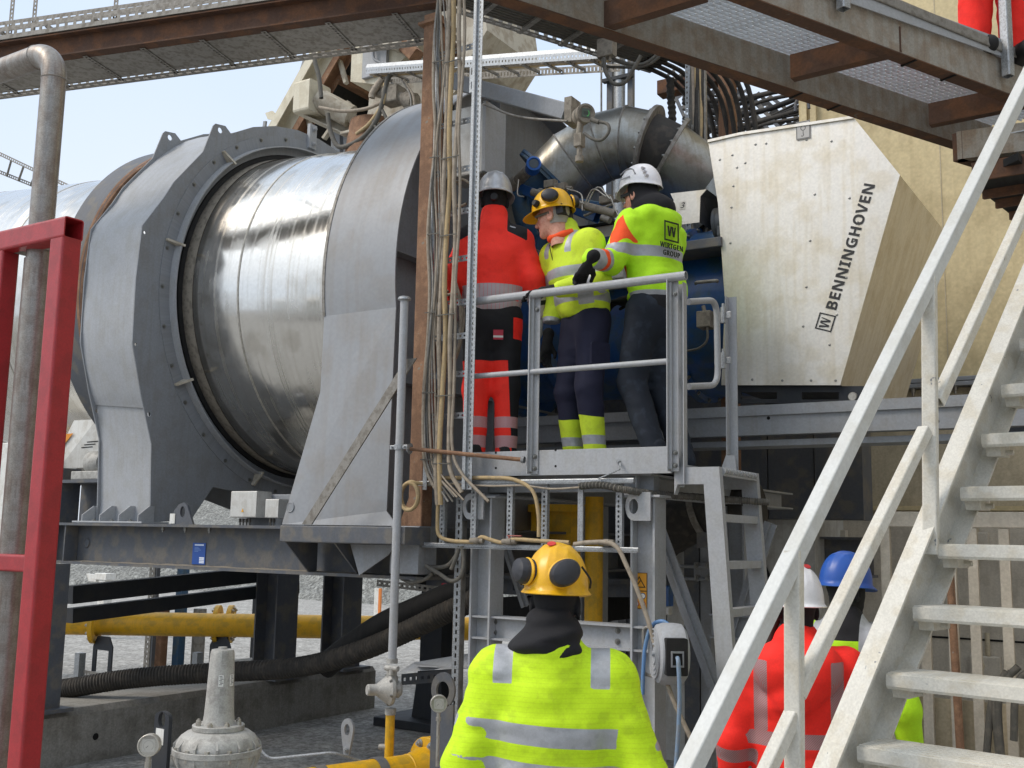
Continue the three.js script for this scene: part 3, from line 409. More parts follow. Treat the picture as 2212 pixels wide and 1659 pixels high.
{
  const c = hitZ(392, 1122, GZ - 0.06), y0 = 2.05, t = thing('lifting_lug', 'dark lifting lug with a white hook tag on the girder top', 'lifting lug');
  const ring = []; for (let i = 0; i < 16; i++) ring.push(V(c.x + 0.03 + 0.03 * Math.cos(i / 16 * 6.2832), y0 + 0.1 + 0.045 * Math.sin(i / 16 * 6.2832), GZ - 0.06));
  part('plate', plate([V(c.x - 0.1, y0, GZ - 0.06), V(c.x + 0.16, y0, GZ - 0.06), V(c.x + 0.08, y0 + 0.15, GZ - 0.06), V(c.x + 0.04, y0 + 0.175, GZ - 0.06), V(c.x - 0.02, y0 + 0.16, GZ - 0.06), V(c.x - 0.07, y0 + 0.11, GZ - 0.06)], V(0, 0, 0.02), [ring]), M.steel, t);
  part('tag', box(c.x - 0.11, c.x - 0.05, y0 + 0.005, y0 + 0.085, GZ - 0.038, GZ - 0.034), M.white, t);
  const u = thing('junction_box', 'two light grey junction boxes on a bracket with hanging cables before the hood', 'junction box'); const bz = GZ - 0.12;
  const bb = (x0, y0, x1, y1, d) => { const a = hitZ(x0, y0, bz), b = hitZ(x1, y1, bz); return cbox(a.x, b.x, b.y, a.y, bz - d, bz, 0.008); };
  part('box', bb(500, 1061, 552, 1118, 0.16), M.panel, u); part('box', bb(574, 1078, 600, 1119, 0.12), M.panel, u); part('back_plate', bb(488, 1066, 622, 1145, 0.01).translate(0, 0, -0.17), M.greyD, u);
  for (const x of [519, 526, 533, 540, 585, 592]) { const a = hitZ(x, 1120, bz - 0.06); part('cable', [rod(a, off(a, 0, -0.03, 0), 0.011, 8), hose([off(a, 0, -0.02, 0), off(a, 0.005, -0.08, 0), off(a, 0.03, -0.15, -0.01), off(a, 0.05, -0.24, -0.03)], 0.006, 6)], M.hoseG, u); }
  const a = hitZ(524, 1106, bz); part('warning_label', [plate([off(a, -0.014, 0, 0.001), off(a, 0.014, 0, 0.001), off(a, 0, 0.026, 0.001)], V(0, 0, 0.002))], plain(0xe0a41a, 0.5), u);
}
// ---------------------------------------------------------------- grey end hood over the drum outlet
const HX0 = -5.4, HX1 = -4.72, HR = 1.95, HY = dy(-5.1) - 0.02;
{
  const t = thing('end_hood', 'tall light grey curved end hood over the drum next to the brown post', 'hood');
  part('curved_skin', band([[HR, HX0], [HR, HX1], [HR - 0.012, HX1], [HR - 0.012, HX0]], -9, 184, 100, HY), M.hood, t);
  part('edge_trim', band([[HR + 0.006, HX0 - 0.012], [HR + 0.006, HX0 + 0.012], [HR - 0.02, HX0 + 0.012], [HR - 0.02, HX0 - 0.012], [HR + 0.006, HX0 - 0.012]], -9, 184, 100, HY), M.galvD, t);
  const zf = DZ + HR, k = [[690, 846], [648, 986], [614, 1160], [880, 1172], [847, 1104], [834, 870]].map(([x, y]) => hitZ(x, y, zf)); k[2].y = k[3].y = 2.06; k[3].x = -4.6;
  const top = HY - HR * Math.sin(9 * Math.PI / 180), zt = DZ + HR * Math.cos(9 * Math.PI / 180);
  part('front_panel', plate([V(HX0, top, zt), V(HX1, top, zt), V(HX1, k[4].y, zf), V(k[3].x, 2.06, zf + 0.03), V(k[2].x, 2.06, zf + 0.03), V(k[0].x, k[0].y, zf - 0.01)], V(0, 0, -0.01)), M.hood, t);
  const hp = hitZ(633, 1096, zf); part('panel_hole', lathe(off(hp, 0, 0, 0.03), Z1, [[0, 0], [0.03, 0], [0.034, 0.003], [0.038, 0]], 20), M.greyD, t);
  // recessed end wall with stiffening ribs
  const xw = -4.9, arc = []; for (let i = 0; i <= 40; i++) { const a = (-24 + 208 * i / 40) * Math.PI / 180; arc.push(V(xw, HY + (HR - 0.015) * Math.sin(a), DZ + (HR - 0.015) * Math.cos(a))); }
  part('end_wall', plate([V(xw, 2.06, DZ + HR - 0.1), ...arc, V(xw, 2.06, DZ - HR)], V(0.012, 0, 0)), M.greyD, t);
  for (const z of [-6.55, -7.2, -8.4, -9.0]) { const yt = HY + Math.sqrt((HR - 0.02) ** 2 - (z - DZ) ** 2); part('rib', box(xw + 0.012, xw + 0.13, 2.06, yt, z - 0.006, z + 0.006), M.greyD, t); }
  for (const y of [3.1, 4.05, 4.95]) { const w = y > HY ? Math.sqrt((HR - 0.02) ** 2 - (y - HY) ** 2) : HR - 0.05; part('rib', box(xw + 0.014, xw + 0.12, y - 0.006, y + 0.006, DZ - w, DZ + w), M.greyD, t); }
  const s = [[890, 775], [660, 1160]].map(([x, y]) => hitZ(x, y, zf + 0.2)); s[1].y = 2.06;
  single('brace_strut', [plate([off(s[0], -0.045, 0, 0), off(s[0], 0.045, 0, 0), off(s[1], 0.06, 0, 0), off(s[1], -0.03, 0, 0)], V(0, 0, 0.012))], M.galvD, 'flat diagonal steel strut in front of the grey hood', 'strut');
}
// ---------------------------------------------------------------- brown post, overhead girder and its cable tray on the left
const BPX = -4.5, BPZ = -5.9;
{
  const t = thing('rusty_post', 'tall rust brown steel post rising between the hood and the cable ladder', 'post');
  part('column', roundBar(V(BPX, 2.05, BPZ), V(BPX, 5.78, BPZ), 0.12, 0.12, 0.01, Z1), M.rust, t);
  part('shoe', [cbox(BPX - 0.12, BPX + 0.12, 1.74, 2.06, BPZ - 0.04, BPZ + 0.16, 0.008)], M.greyD, t); part('gusset', plate([V(BPX - 0.06, 2.06, BPZ + 0.02), V(BPX - 0.16, 2.06, BPZ + 0.02), V(BPX - 0.06, 2.3, BPZ + 0.02)], V(0, 0, 0.01)), M.rust, t);
  const g = thing('overhead_girder', 'long rusty brown girder crossing the sky at the upper left', 'girder');
  // its lower edge runs from the post head out over the drum
  const a = V(BPX, hitZ(910, 25, BPZ).y, BPZ), y = a.y - 0.02; const L = hitY(0, 147, y), mid = hitY(900, 22, y), d = unit(mid, L), h = 0.2;
  const A = mid.clone().addScaledVector(d, -0.25).add(V(0, h / 2, 0)), B = L.clone().addScaledVector(d, 1.2).add(V(0, h / 2, 0));
  part('girder', iBeam(A, B, 0.14, h, 0.012, 0.009), M.rustD, g);
  part('head_plate', box(BPX - 0.09, BPX + 0.09, 5.7, 5.72, BPZ - 0.09, BPZ + 0.09), M.rust, g); part('stub', boxTube(V(BPX - 0.1, 5.68, BPZ - 0.35), V(BPX - 0.02, 5.68, BPZ - 0.05), 0.1, 0.1), M.rustD, g);
  const ct = thing('cable_tray', 'galvanised slotted cable tray lying on the rusty overhead girder', 'cable tray'), n = V(-d.z, 0, d.x); if (n.z < 0) n.negate();
  const p0 = A.clone().addScaledVector(d, 0.1).addScaledVector(n, 0.075).add(V(0, h / 2 + 0.01, 0)), LL = d.clone().multiplyScalar(A.distanceTo(B) - 0.1), w = 0.6;
  part('side_rail', slotted(p0, LL, V(0, 0.11, 0), n.clone().multiplyScalar(0.003), 0.056, 0.085, 0.3), M.galvD, ct);
  const dn = V(0, -0.22, 0); part('side_rail', slotted(p0.clone().addScaledVector(n, -w).add(dn), LL, V(0, 0.11, 0), n.clone().multiplyScalar(0.003), 0.056, 0.085, 0.3), M.galvD, ct);
  part('base_flange', slotted(p0.clone().addScaledVector(n, -w + 0.003).add(dn), LL, n.clone().multiplyScalar(0.09), V(0, 0.003, 0), 0.05, 0.085, 0.3), M.galvD, ct);
  part('base_flange', slotted(p0.clone().addScaledVector(n, -0.09), LL, n.clone().multiplyScalar(0.09), V(0, 0.003, 0), 0.05, 0.085, 0.3), M.galvD, ct);
  const nr = Math.floor(LL.length() / 0.55); for (let i = 0; i < nr; i++) { const q = p0.clone().addScaledVector(d, 0.3 + i * 0.55).addScaledVector(n, -w + 0.06).add(dn); part('rung', slotted(q, n.clone().multiplyScalar(w - 0.12), d.clone().multiplyScalar(0.045), V(0, 0.004, 0), 0.02, 0.04, 0.4), M.galvD, ct); }
  part('cover_sheet', plate([p0.clone().addScaledVector(n, -w + 0.1).add(V(0, -0.212, 0)), p0.clone().addScaledVector(n, -0.1).add(V(0, -0.212, 0)), p0.clone().addScaledVector(n, -0.1).add(LL).add(V(0, -0.212, 0)), p0.clone().addScaledVector(n, -w + 0.1).add(LL).add(V(0, -0.212, 0))], V(0, 0.004, 0)), M.galvD, ct);
  // upper ladder tray carried on slotted uprights
  const ut = thing('cable_ladder', 'upper galvanised cable ladder on slotted uprights at the top left corner', 'cable tray');
  const q0 = hitY(330, 24, y + 0.62), q1 = hitY(-60, 78, y + 0.62), ud = unit(q0, q1), UL = ud.clone().multiplyScalar(q0.distanceTo(q1) + 2.5), st = q0.clone().addScaledVector(ud, -1.6);
  for (const s of [0, -0.42]) part('side_rail', slotted(st.clone().addScaledVector(n, s), UL, V(0, 0.1, 0), n.clone().multiplyScalar(0.003), 0.056, 0.085, 0.3), M.galvD, ut);
  for (let i = 0; i < 9; i++) part('rung', bar(st.clone().addScaledVector(ud, 0.2 + i * 0.5), st.clone().addScaledVector(ud, 0.2 + i * 0.5).addScaledVector(n, -0.42), 0.04, 0.02), M.galvD, ut);
  for (const [x, yy] of [[28, 52], [80, 24], [256, 4], [428, -6]]) { const b = hitPlane(x, yy, st.clone().addScaledVector(n, 0.02), n); part('upright', slotted(V(b.x, y + 0.25, b.z), V(0, 1.1, 0), ud.clone().multiplyScalar(0.045), n.clone().multiplyScalar(0.004), 0.022, 0.04, 0.35), M.galvD, ut); }
}
// ---------------------------------------------------------------- upright cable ladder with cables
const LZ = -5.72, LK = 1;
{
  const t = thing('upright_cable_ladder', 'upright galvanised cable ladder with slotted rails beside the brown post', 'cable ladder');
  const xa = hitZ(930, 600, LZ).x + 0.01, xb = hitZ(1019, 600, LZ).x, y0 = 2.3, y1 = 5.9;
  part('rail', [box(xa - 0.02, xa - 0.016, y0, y1, LZ - 0.04, LZ), box(xa - 0.02, xa + 0.012, y0, y1, LZ, LZ + 0.004)], M.galv, t);
  part('rail', [slotted(V(xb, y0, LZ + 0.004), V(0, y1 - y0, 0), V(0.045, 0, 0), V(0, 0, 0.004), 0.018, 0.036, 0.16), box(xb, xb + 0.004, y0, y1, LZ - 0.05, LZ + 0.004), box(xb - 0.022, xb, y0, y1, LZ + 0.02, LZ + 0.024), box(xb - 0.002, xb + 0.002, y0, y1, LZ + 0.006, LZ + 0.024)], M.galv, t);
  for (const py of [105, 262, 365, 456, 558, 652, 725, 807, 897, 985]) { const p = hitZ(985, py, LZ); part('rung', slotted(V(xa - 0.02, p.y - 0.02, LZ - 0.03), V(xb - xa + 0.02, 0, 0), V(0, 0.042, 0), V(0, 0, 0.004), 0.016, 0.034, 0.32), M.galv, t); }
  const b1 = hitZ(1028, 365, LZ + 0.03); part('splice_plate', slotted(V(xb - 0.05, 5.02, LZ + 0.01), V(0, 0.2, 0), V(0.045, 0, 0), V(0, 0, 0.005), 0.05, 0.1, 0.4), M.galv, t);
  const o = thing('cable_bundle', 'bundle of dusty beige and grey cables tied to the upright ladder', 'cables'), mats = [M.hose, M.hoseY, M.hose, M.galvD, M.hoseG];
  const run = (x, r, m, bx, by, j = 0) => { x *= LK; const pts = []; for (let i = 0; i <= 9; i++) { const y = 5.85 - i * 0.36; pts.push(V(x + j * Math.sin(i * 1.7 + x * 40) * 0.012, y, LZ + 0.02 + 0.012 * Math.sin(i * 2.1 + x * 70))); } pts.push(V(x + bx * 0.25, 2.42, LZ + 0.03), V(x + bx, by, LZ + 0.02)); part('cable', hose(pts, r, 7, 60), m, o); };
  run(-4.335, 0.012, M.hose, 0.16, 2.24, 1); run(-4.318, 0.008, M.galvD, 0.2, 2.22, 2); run(-4.30, 0.007, M.hoseG, 0.22, 2.22, 2); run(-4.287, 0.008, M.hose, 0.24, 2.25, 2); run(-4.27, 0.006, M.galvD, 0.2, 2.25, 2); run(-4.255, 0.007, M.hose, 0.26, 2.23, 2);
  run(-4.225, 0.016, M.hose, 0.02, 2.2, 0.4); run(-4.19, 0.018, M.hoseY, 0.01, 2.2, 0.3); run(-4.13, 0.016, M.hose, 0.12, 2.28, 0.5); run(-4.10, 0.011, M.hose, 0.3, 2.22, 0.6);
  for (const y of [5.3, 4.6, 4.05, 3.5, 2.95, 2.5]) part('cable_tie', [bar(V(-4.345 * LK, y, LZ + 0.04), V(-4.245 * LK, y - 0.004, LZ + 0.042), 0.004, 0.008), bar(V(-4.24 * LK, y - 0.03, LZ + 0.045), V(-4.09 * LK, y - 0.03, LZ + 0.045), 0.004, 0.008)], M.hoseG, o);
  const co = thing('cable_coil', 'loosely hung coil of grey cable behind the upright ladder', 'cable coil'); const c0 = hitZ(972, 690, LZ - 0.15);
  for (let k = 0; k < 4; k++) { const p = []; for (let i = 0; i < 13; i++) { const a = i / 12 * 6.2832; p.push(V(c0.x + (0.1 + k * 0.006) * Math.cos(a), c0.y - 0.02 * k + (0.3 - 0.02 * k) * Math.sin(a), c0.z + 0.02 * Math.sin(a * 2 + k))); } part('turn', hose(p, 0.01, 6, 48), M.hose, co); }
  const lp = [[1030, 640], [1010, 640], [985, 600], [980, 560], [992, 520], [1025, 500], [1040, 480]].map(([x, y]) => hitZ(x, y * 0.5 + 130, LZ + 0.03)); single('loop_cable', hose([[1008, 440], [990, 445], [976, 425], [978, 400], [1000, 388], [1018, 395], [1032, 360]].map(([x, y]) => hitZ(x, y, LZ - 0.1)), 0.009, 7, 50), M.hose, 'grey cable loop curling below the wall cabinet', 'cable');
}
// ---------------------------------------------------------------- control cabinet, sloping arm, transmitter
{
  const t = thing('control_cabinet', 'grey control cabinet hanging high behind the upright cable ladder', 'cabinet');
  const a = hitZ(968, 240, -6.25), b = hitZ(1040, 372, -6.25), c = hitX(1073, 300, b.x + 0.0); const z1 = -6.25, z0 = -6.25 - 0.26;
  part('body', cbox(a.x, b.x, b.y, a.y, z0, z1, 0.012), M.panel, t); part('door', cbox(b.x + 0.003, b.x + 0.03, b.y + 0.005, a.y + 0.01, z0 - 0.01, z1 + 0.005, 0.006), M.grey, t); part('gasket', box(b.x, b.x + 0.004, b.y + 0.02, a.y - 0.01, z0 + 0.01, z1 - 0.012), M.black, t);
  part('cable_gland', [rod(V(b.x - 0.06, b.y, z1 - 0.08), V(b.x - 0.06, b.y - 0.08, z1 - 0.08), 0.016, 10), rod(V(b.x - 0.06, b.y - 0.08, z1 - 0.08), V(b.x - 0.06, b.y - 0.14, z1 - 0.08), 0.01, 8)], M.galvD, t);
  const u = thing('instrument_arm', 'grey square steel arm sloping down from the hood to the transmitter', 'arm');
  const p = hitZ(965, 172, -6.35), q = hitZ(1228, 243, -6.0); part('arm', roundBar(p, q, 0.09, 0.115, 0.008), M.greyD, u); part('conduit', hose([hitZ(1045, 225, -6.0), hitZ(1120, 252, -5.96), hitZ(1225, 262, -5.94)], 0.009, 7), M.galvD, u);
  part('lug_plate', [lathe(hitZ(985, 152, -6.5), Z1, [[0.03, 0], [0.03, 0.02], [0.075, 0.02], [0.075, 0], [0.03, 0]], 20)], M.greyD, u); part('end_plate', box(q.x - 0.005, q.x + 0.05, q.y - 0.09, q.y + 0.09, q.z - 0.08, q.z + 0.05), M.dusty, u);
  const w = thing('pressure_transmitter', 'dusty pressure transmitter with a round green lit display at the arm end', 'instrument');
  const c2 = hitZ(1263, 246, -5.92), n = V(0.75, -0.1, 0.62).normalize();
  part('housing', [lathe(add(c2, n, -0.09), n, [[0, 0], [0.055, 0], [0.062, 0.01], [0.062, 0.05], [0.052, 0.055], [0.052, 0.075], [0.064, 0.08], [0.064, 0.118], [0.05, 0.12], [0.046, 0.112], [0, 0.112]], 24)], M.dusty, w);
  const dc = decal(0.08, 0.08, 64, (x, W) => { x.fillStyle = '#4c5a50'; x.fillRect(0, 0, W, W); x.fillStyle = '#39423c'; x.fillRect(W * .2, W * .3, W * .6, W * .4); x.strokeStyle = '#55c060'; x.lineWidth = 5; x.beginPath(); x.arc(W / 2, W / 2, W * .36, -0.9, 1.3); x.stroke(); });
  const rV = V(0, 1, 0).cross(n).normalize(), uV = n.clone().cross(rV); printPlate('display', add(c2, n, 0.024), rV, uV, 0.06, 0.06, 0.002, dc, w, { rough: 0.2 });
  const f = off(c2, -0.03, -0.02, -0.01); part('manifold', [rod(f, off(f, -0.02, -0.12, 0), 0.022, 12), cbox(f.x - 0.04, f.x + 0.015, f.y - 0.2, f.y - 0.11, f.z - 0.03, f.z + 0.03, 0.006), rod(off(f, -0.012, -0.19, 0), off(f, -0.012, -0.26, 0), 0.018, 12), rod(off(f, -0.012, -0.26, 0), off(f, -0.012, -0.3, 0), 0.028, 12)], M.dusty, w);
  part('cable', hose([[1290, 262], [1312, 268], [1315, 285], [1300, 302], [1280, 300], [1262, 288]].map(([x, y]) => hitZ(x, y, -5.9)), 0.011, 7, 40), M.hoseG, w); part('cable_gland', rod(hitZ(1278, 258, -5.9), hitZ(1294, 264, -5.9), 0.016, 8), M.hoseG, w);
}
// ---------------------------------------------------------------- ribbed duct elbow, burner and its valve gear
const BZ = -7.35;
{
  const t = thing('duct_elbow', 'large galvanised duct elbow curving down behind the workers', 'duct');
  const r = 0.285, cs = [[1195, 398], [1240, 352], [1300, 318], [1352, 306], [1402, 318]].map(([x, y], i) => hitZ(x, y, BZ - 0.05 * i));
  const far = [[1402, 318, BZ - 0.2], [1452, 345, BZ - 0.3], [1510, 390, BZ - 0.5], [1560, 470, BZ - 0.6]].map(([x, y, z]) => hitZ(x, y, z));
  const gore = (a, b, da, db, ra = r, rb = r) => { const pos = [], N = 40; const ring = (c, d, R) => { const s = d.clone().cross(Math.abs(d.y) < 0.9 ? Y1 : X1).normalize(), u = s.clone().cross(d), o = []; for (let i = 0; i <= N; i++) { const g = i / N * 6.2832; o.push(c.clone().addScaledVector(s, R * Math.cos(g)).addScaledVector(u, R * Math.sin(g))); } return o; }; const A = ring(a, da, ra), B = ring(b, db, rb), idx = []; for (const q of [...A, ...B]) pos.push(q.x, q.y, q.z); for (let i = 0; i < N; i++) idx.push(i, i + 1, N + 1 + i, i + 1, N + 2 + i, N + 1 + i); const g = new THREE.BufferGeometry(); g.setAttribute('position', new THREE.Float32BufferAttribute(pos, 3)); g.setIndex(idx); return toCreasedNormals(g, 0.4); };
  const dirs = cs.map((c, i) => i === 0 ? unit(cs[0], cs[1]) : i === cs.length - 1 ? unit(cs[i - 1], cs[i]) : unit(cs[i - 1], cs[i + 1]));
  for (let i = 0; i < 4; i++) part('segment', gore(cs[i], cs[i + 1], dirs[i], dirs[i + 1]), M.duct, t);
  for (let i = 0; i < 4; i++) { const d = dirs[i + 1]; if (i < 3) part('seam', lathe(add(cs[i + 1], d, -0.008), d, [[r - 0.002, 0], [r + 0.006, 0.003], [r + 0.006, 0.013], [r - 0.002, 0.016]], 40), M.galvD, t); }
  const fl = (c, d, R, name) => { const f = part(name, lathe(add(c, d, -0.015), d, [[R - 0.02, 0], [R + 0.055, 0], [R + 0.055, 0.03], [R - 0.02, 0.03]], 44), M.galvD, t); const s = d.clone().cross(Y1).normalize(), u = s.clone().cross(d); for (let i = 0; i < 16; i++) { const a = i / 16 * 6.2832; part('bolt', hexBolt(c.clone().addScaledVector(d, -0.015).addScaledVector(s, (R + 0.035) * Math.cos(a)).addScaledVector(u, (R + 0.035) * Math.sin(a)), d.clone().negate(), 0.013, 0.012), M.screw, f); } return f; };
  fl(cs[4], dirs[4], r, 'flange'); const d2 = unit(far[0], far[1]), f2 = add(far[0], d2, 0.17); fl(f2, d2, r + 0.005, 'flange');
  part('sleeve', gore(far[0], f2, dirs[4], d2, r - 0.01, r - 0.01), M.rubber, t, 'dark flexible sleeve between two flanges'); part('run', [gore(f2, far[2], d2, unit(far[1], far[2])), gore(far[2], far[3], unit(far[1], far[2]), unit(far[2], far[3]))], M.duct, t);
  // blue burner
  const b = thing('burner', 'dusty blue burner with valve linkage standing behind the three workers', 'burner');
  const dn = unit(cs[1], cs[0]), b0 = cs[0], b1 = add(b0, dn, 0.36);
  part('inlet_flange', [lathe(add(b0, dn, -0.03), dn, [[r, 0], [r + 0.09, 0], [r + 0.09, 0.025], [r, 0.025]], 44), lathe(add(b0, dn, 0.0), dn, [[r, 0], [r + 0.085, 0], [r + 0.085, 0.025], [r, 0.025]], 44)], M.blueD, b); part('inlet', gore(b0, b1, dn, dn, r - 0.01, r - 0.09), M.blueD, b);
  const bz = -7.88, by = dy(-4) - 0.05; part('barrel', lathe(V(-4.88, by, bz), X1, [[0.75, 0], [0.75, 0.05], [0.62, 0.06], [0.6, 0.4], [0.68, 0.5], [0.68, 0.56], [0.63, 0.6], [0.63, 1.62], [0.7, 1.63], [0.7, 1.69], [0.66, 1.7], [0.66, 2.3], [0, 2.3]], 56), M.blue, b);
  for (let i = 0; i < 20; i++) { const a = i / 20 * 6.2832; part('bolt', hexBolt(V(-3.19, by + 0.68 * Math.sin(a), bz + 0.68 * Math.cos(a)), X1, 0.016, 0.014), M.screw, b); }
  const hp = (x, y, z) => hitZ(x, y, z); part('grab_handle', bent([hp(1503, 612, -7.12), hp(1505, 610, -7.04), hp(1549, 606, -7.04), hp(1549, 608, -7.12)], 0.02, 0.013, 8), M.galvD, b);
  const k = hp(1522, 690, -7.06); part('terminal_box', [cbox(k.x - 0.05, k.x + 0.05, k.y - 0.06, k.y + 0.06, k.z - 0.1, k.z + 0.03, 0.008), rod(off(k, 0, 0.06, 0), off(k, -0.01, 0.1, 0), 0.015, 8)], M.dusty, b); part('cable', hose([[1528, 708], [1527, 735], [1510, 752], [1485, 758]].map(([x, y]) => hp(x, y, -7.02)), 0.009, 6, 24), M.hoseG, b);
  const vp = [hp(1110, 402, -6.9), hp(1290, 470, -6.75)]; part('linkage_beam', boxTube(vp[0], vp[1], 0.07, 0.08), M.blue, b); part('side_plate', plate([hp(1195, 425, -6.85), hp(1265, 430, -6.85), hp(1322, 440, -6.8), hp(1300, 478, -6.8), hp(1262, 472, -6.82)], V(0, 0, -0.03)), M.blueD, b);
  part('actuator', [rod(hp(1165, 418, -6.7), hp(1212, 448, -6.65), 0.045, 14), rod(hp(1212, 448, -6.65), hp(1222, 454, -6.64), 0.025, 10), rod(hp(1178, 424, -6.69), hp(1184, 428, -6.69), 0.056, 14), rod(hp(1192, 434, -6.68), hp(1198, 438, -6.68), 0.056, 14)], M.dusty, b); part('long_cylinder', rod(hp(1150, 415, -6.62), hp(1330, 462, -6.6), 0.03, 12), M.dusty, b); part('piston_rod', [rod(hp(1262, 466, -6.62), hp(1325, 440, -6.6), 0.01, 8), rod(hp(1300, 470, -6.6), hp(1318, 476, -6.6), 0.026, 10)], M.galvD, b);
  for (const [x, y] of [[1190, 398], [1212, 405], [1310, 432], [1345, 424]]) { const q = hp(x, y, -6.66); part('switch_block', [cbox(q.x - 0.045, q.x + 0.045, q.y - 0.03, q.y + 0.03, q.z - 0.03, q.z + 0.03, 0.008), rod(off(q, 0.04, -0.01, 0), off(q, 0.1, -0.025, 0.01), 0.014, 8)], M.dusty, b); }
  const wires = [[[1198, 404], [1225, 425], [1262, 440]], [[1225, 408], [1255, 420], [1258, 455]], [[1258, 455], [1280, 410], [1310, 425]], [[1262, 455], [1290, 405], [1318, 430]], [[1318, 425], [1340, 470], [1370, 465]], [[1120, 388], [1118, 420], [1132, 425]]]; for (const w of wires) part('wire', hose(w.map(([x, y], i) => hp(x, y, -6.6 + 0.02 * i)), 0.006, 6, 20), M.zinc, b);
  part('branch_pipe', [hose([hp(1120, 420, -6.9), hp(1130, 470, -6.95), hp(1150, 520, -7.05)], 0.07, 14, 16), hose([hp(1165, 540, -7.0), hp(1185, 500, -7.0), hp(1230, 462, -7.05)], 0.06, 14, 16)], M.blueD, b);
  const e = thing('flow_sensor', 'small instrument with a bright blue round head above the burner linkage', 'instrument'); const ec = hp(1152, 358, -6.75), en = V(0.6, 0.05, 0.8).normalize();
  part('head', [lathe(add(ec, en, -0.07), en, [[0, 0], [0.05, 0], [0.058, 0.01], [0.058, 0.12], [0.044, 0.125], [0.04, 0.112], [0, 0.112]], 22)], plain(0x2c66b8, 0.4), e); part('display', lathe(add(ec, en, 0.043), en, [[0, 0.002], [0.038, 0.002], [0.038, 0]], 16), plain(0x3a4348, 0.2), e); part('body', [rod(hp(1140, 370, -6.8), hp(1118, 392, -6.85), 0.045, 14), rod(hp(1118, 392, -6.85), hp(1106, 402, -6.86), 0.055, 14)], M.dusty, e);
}
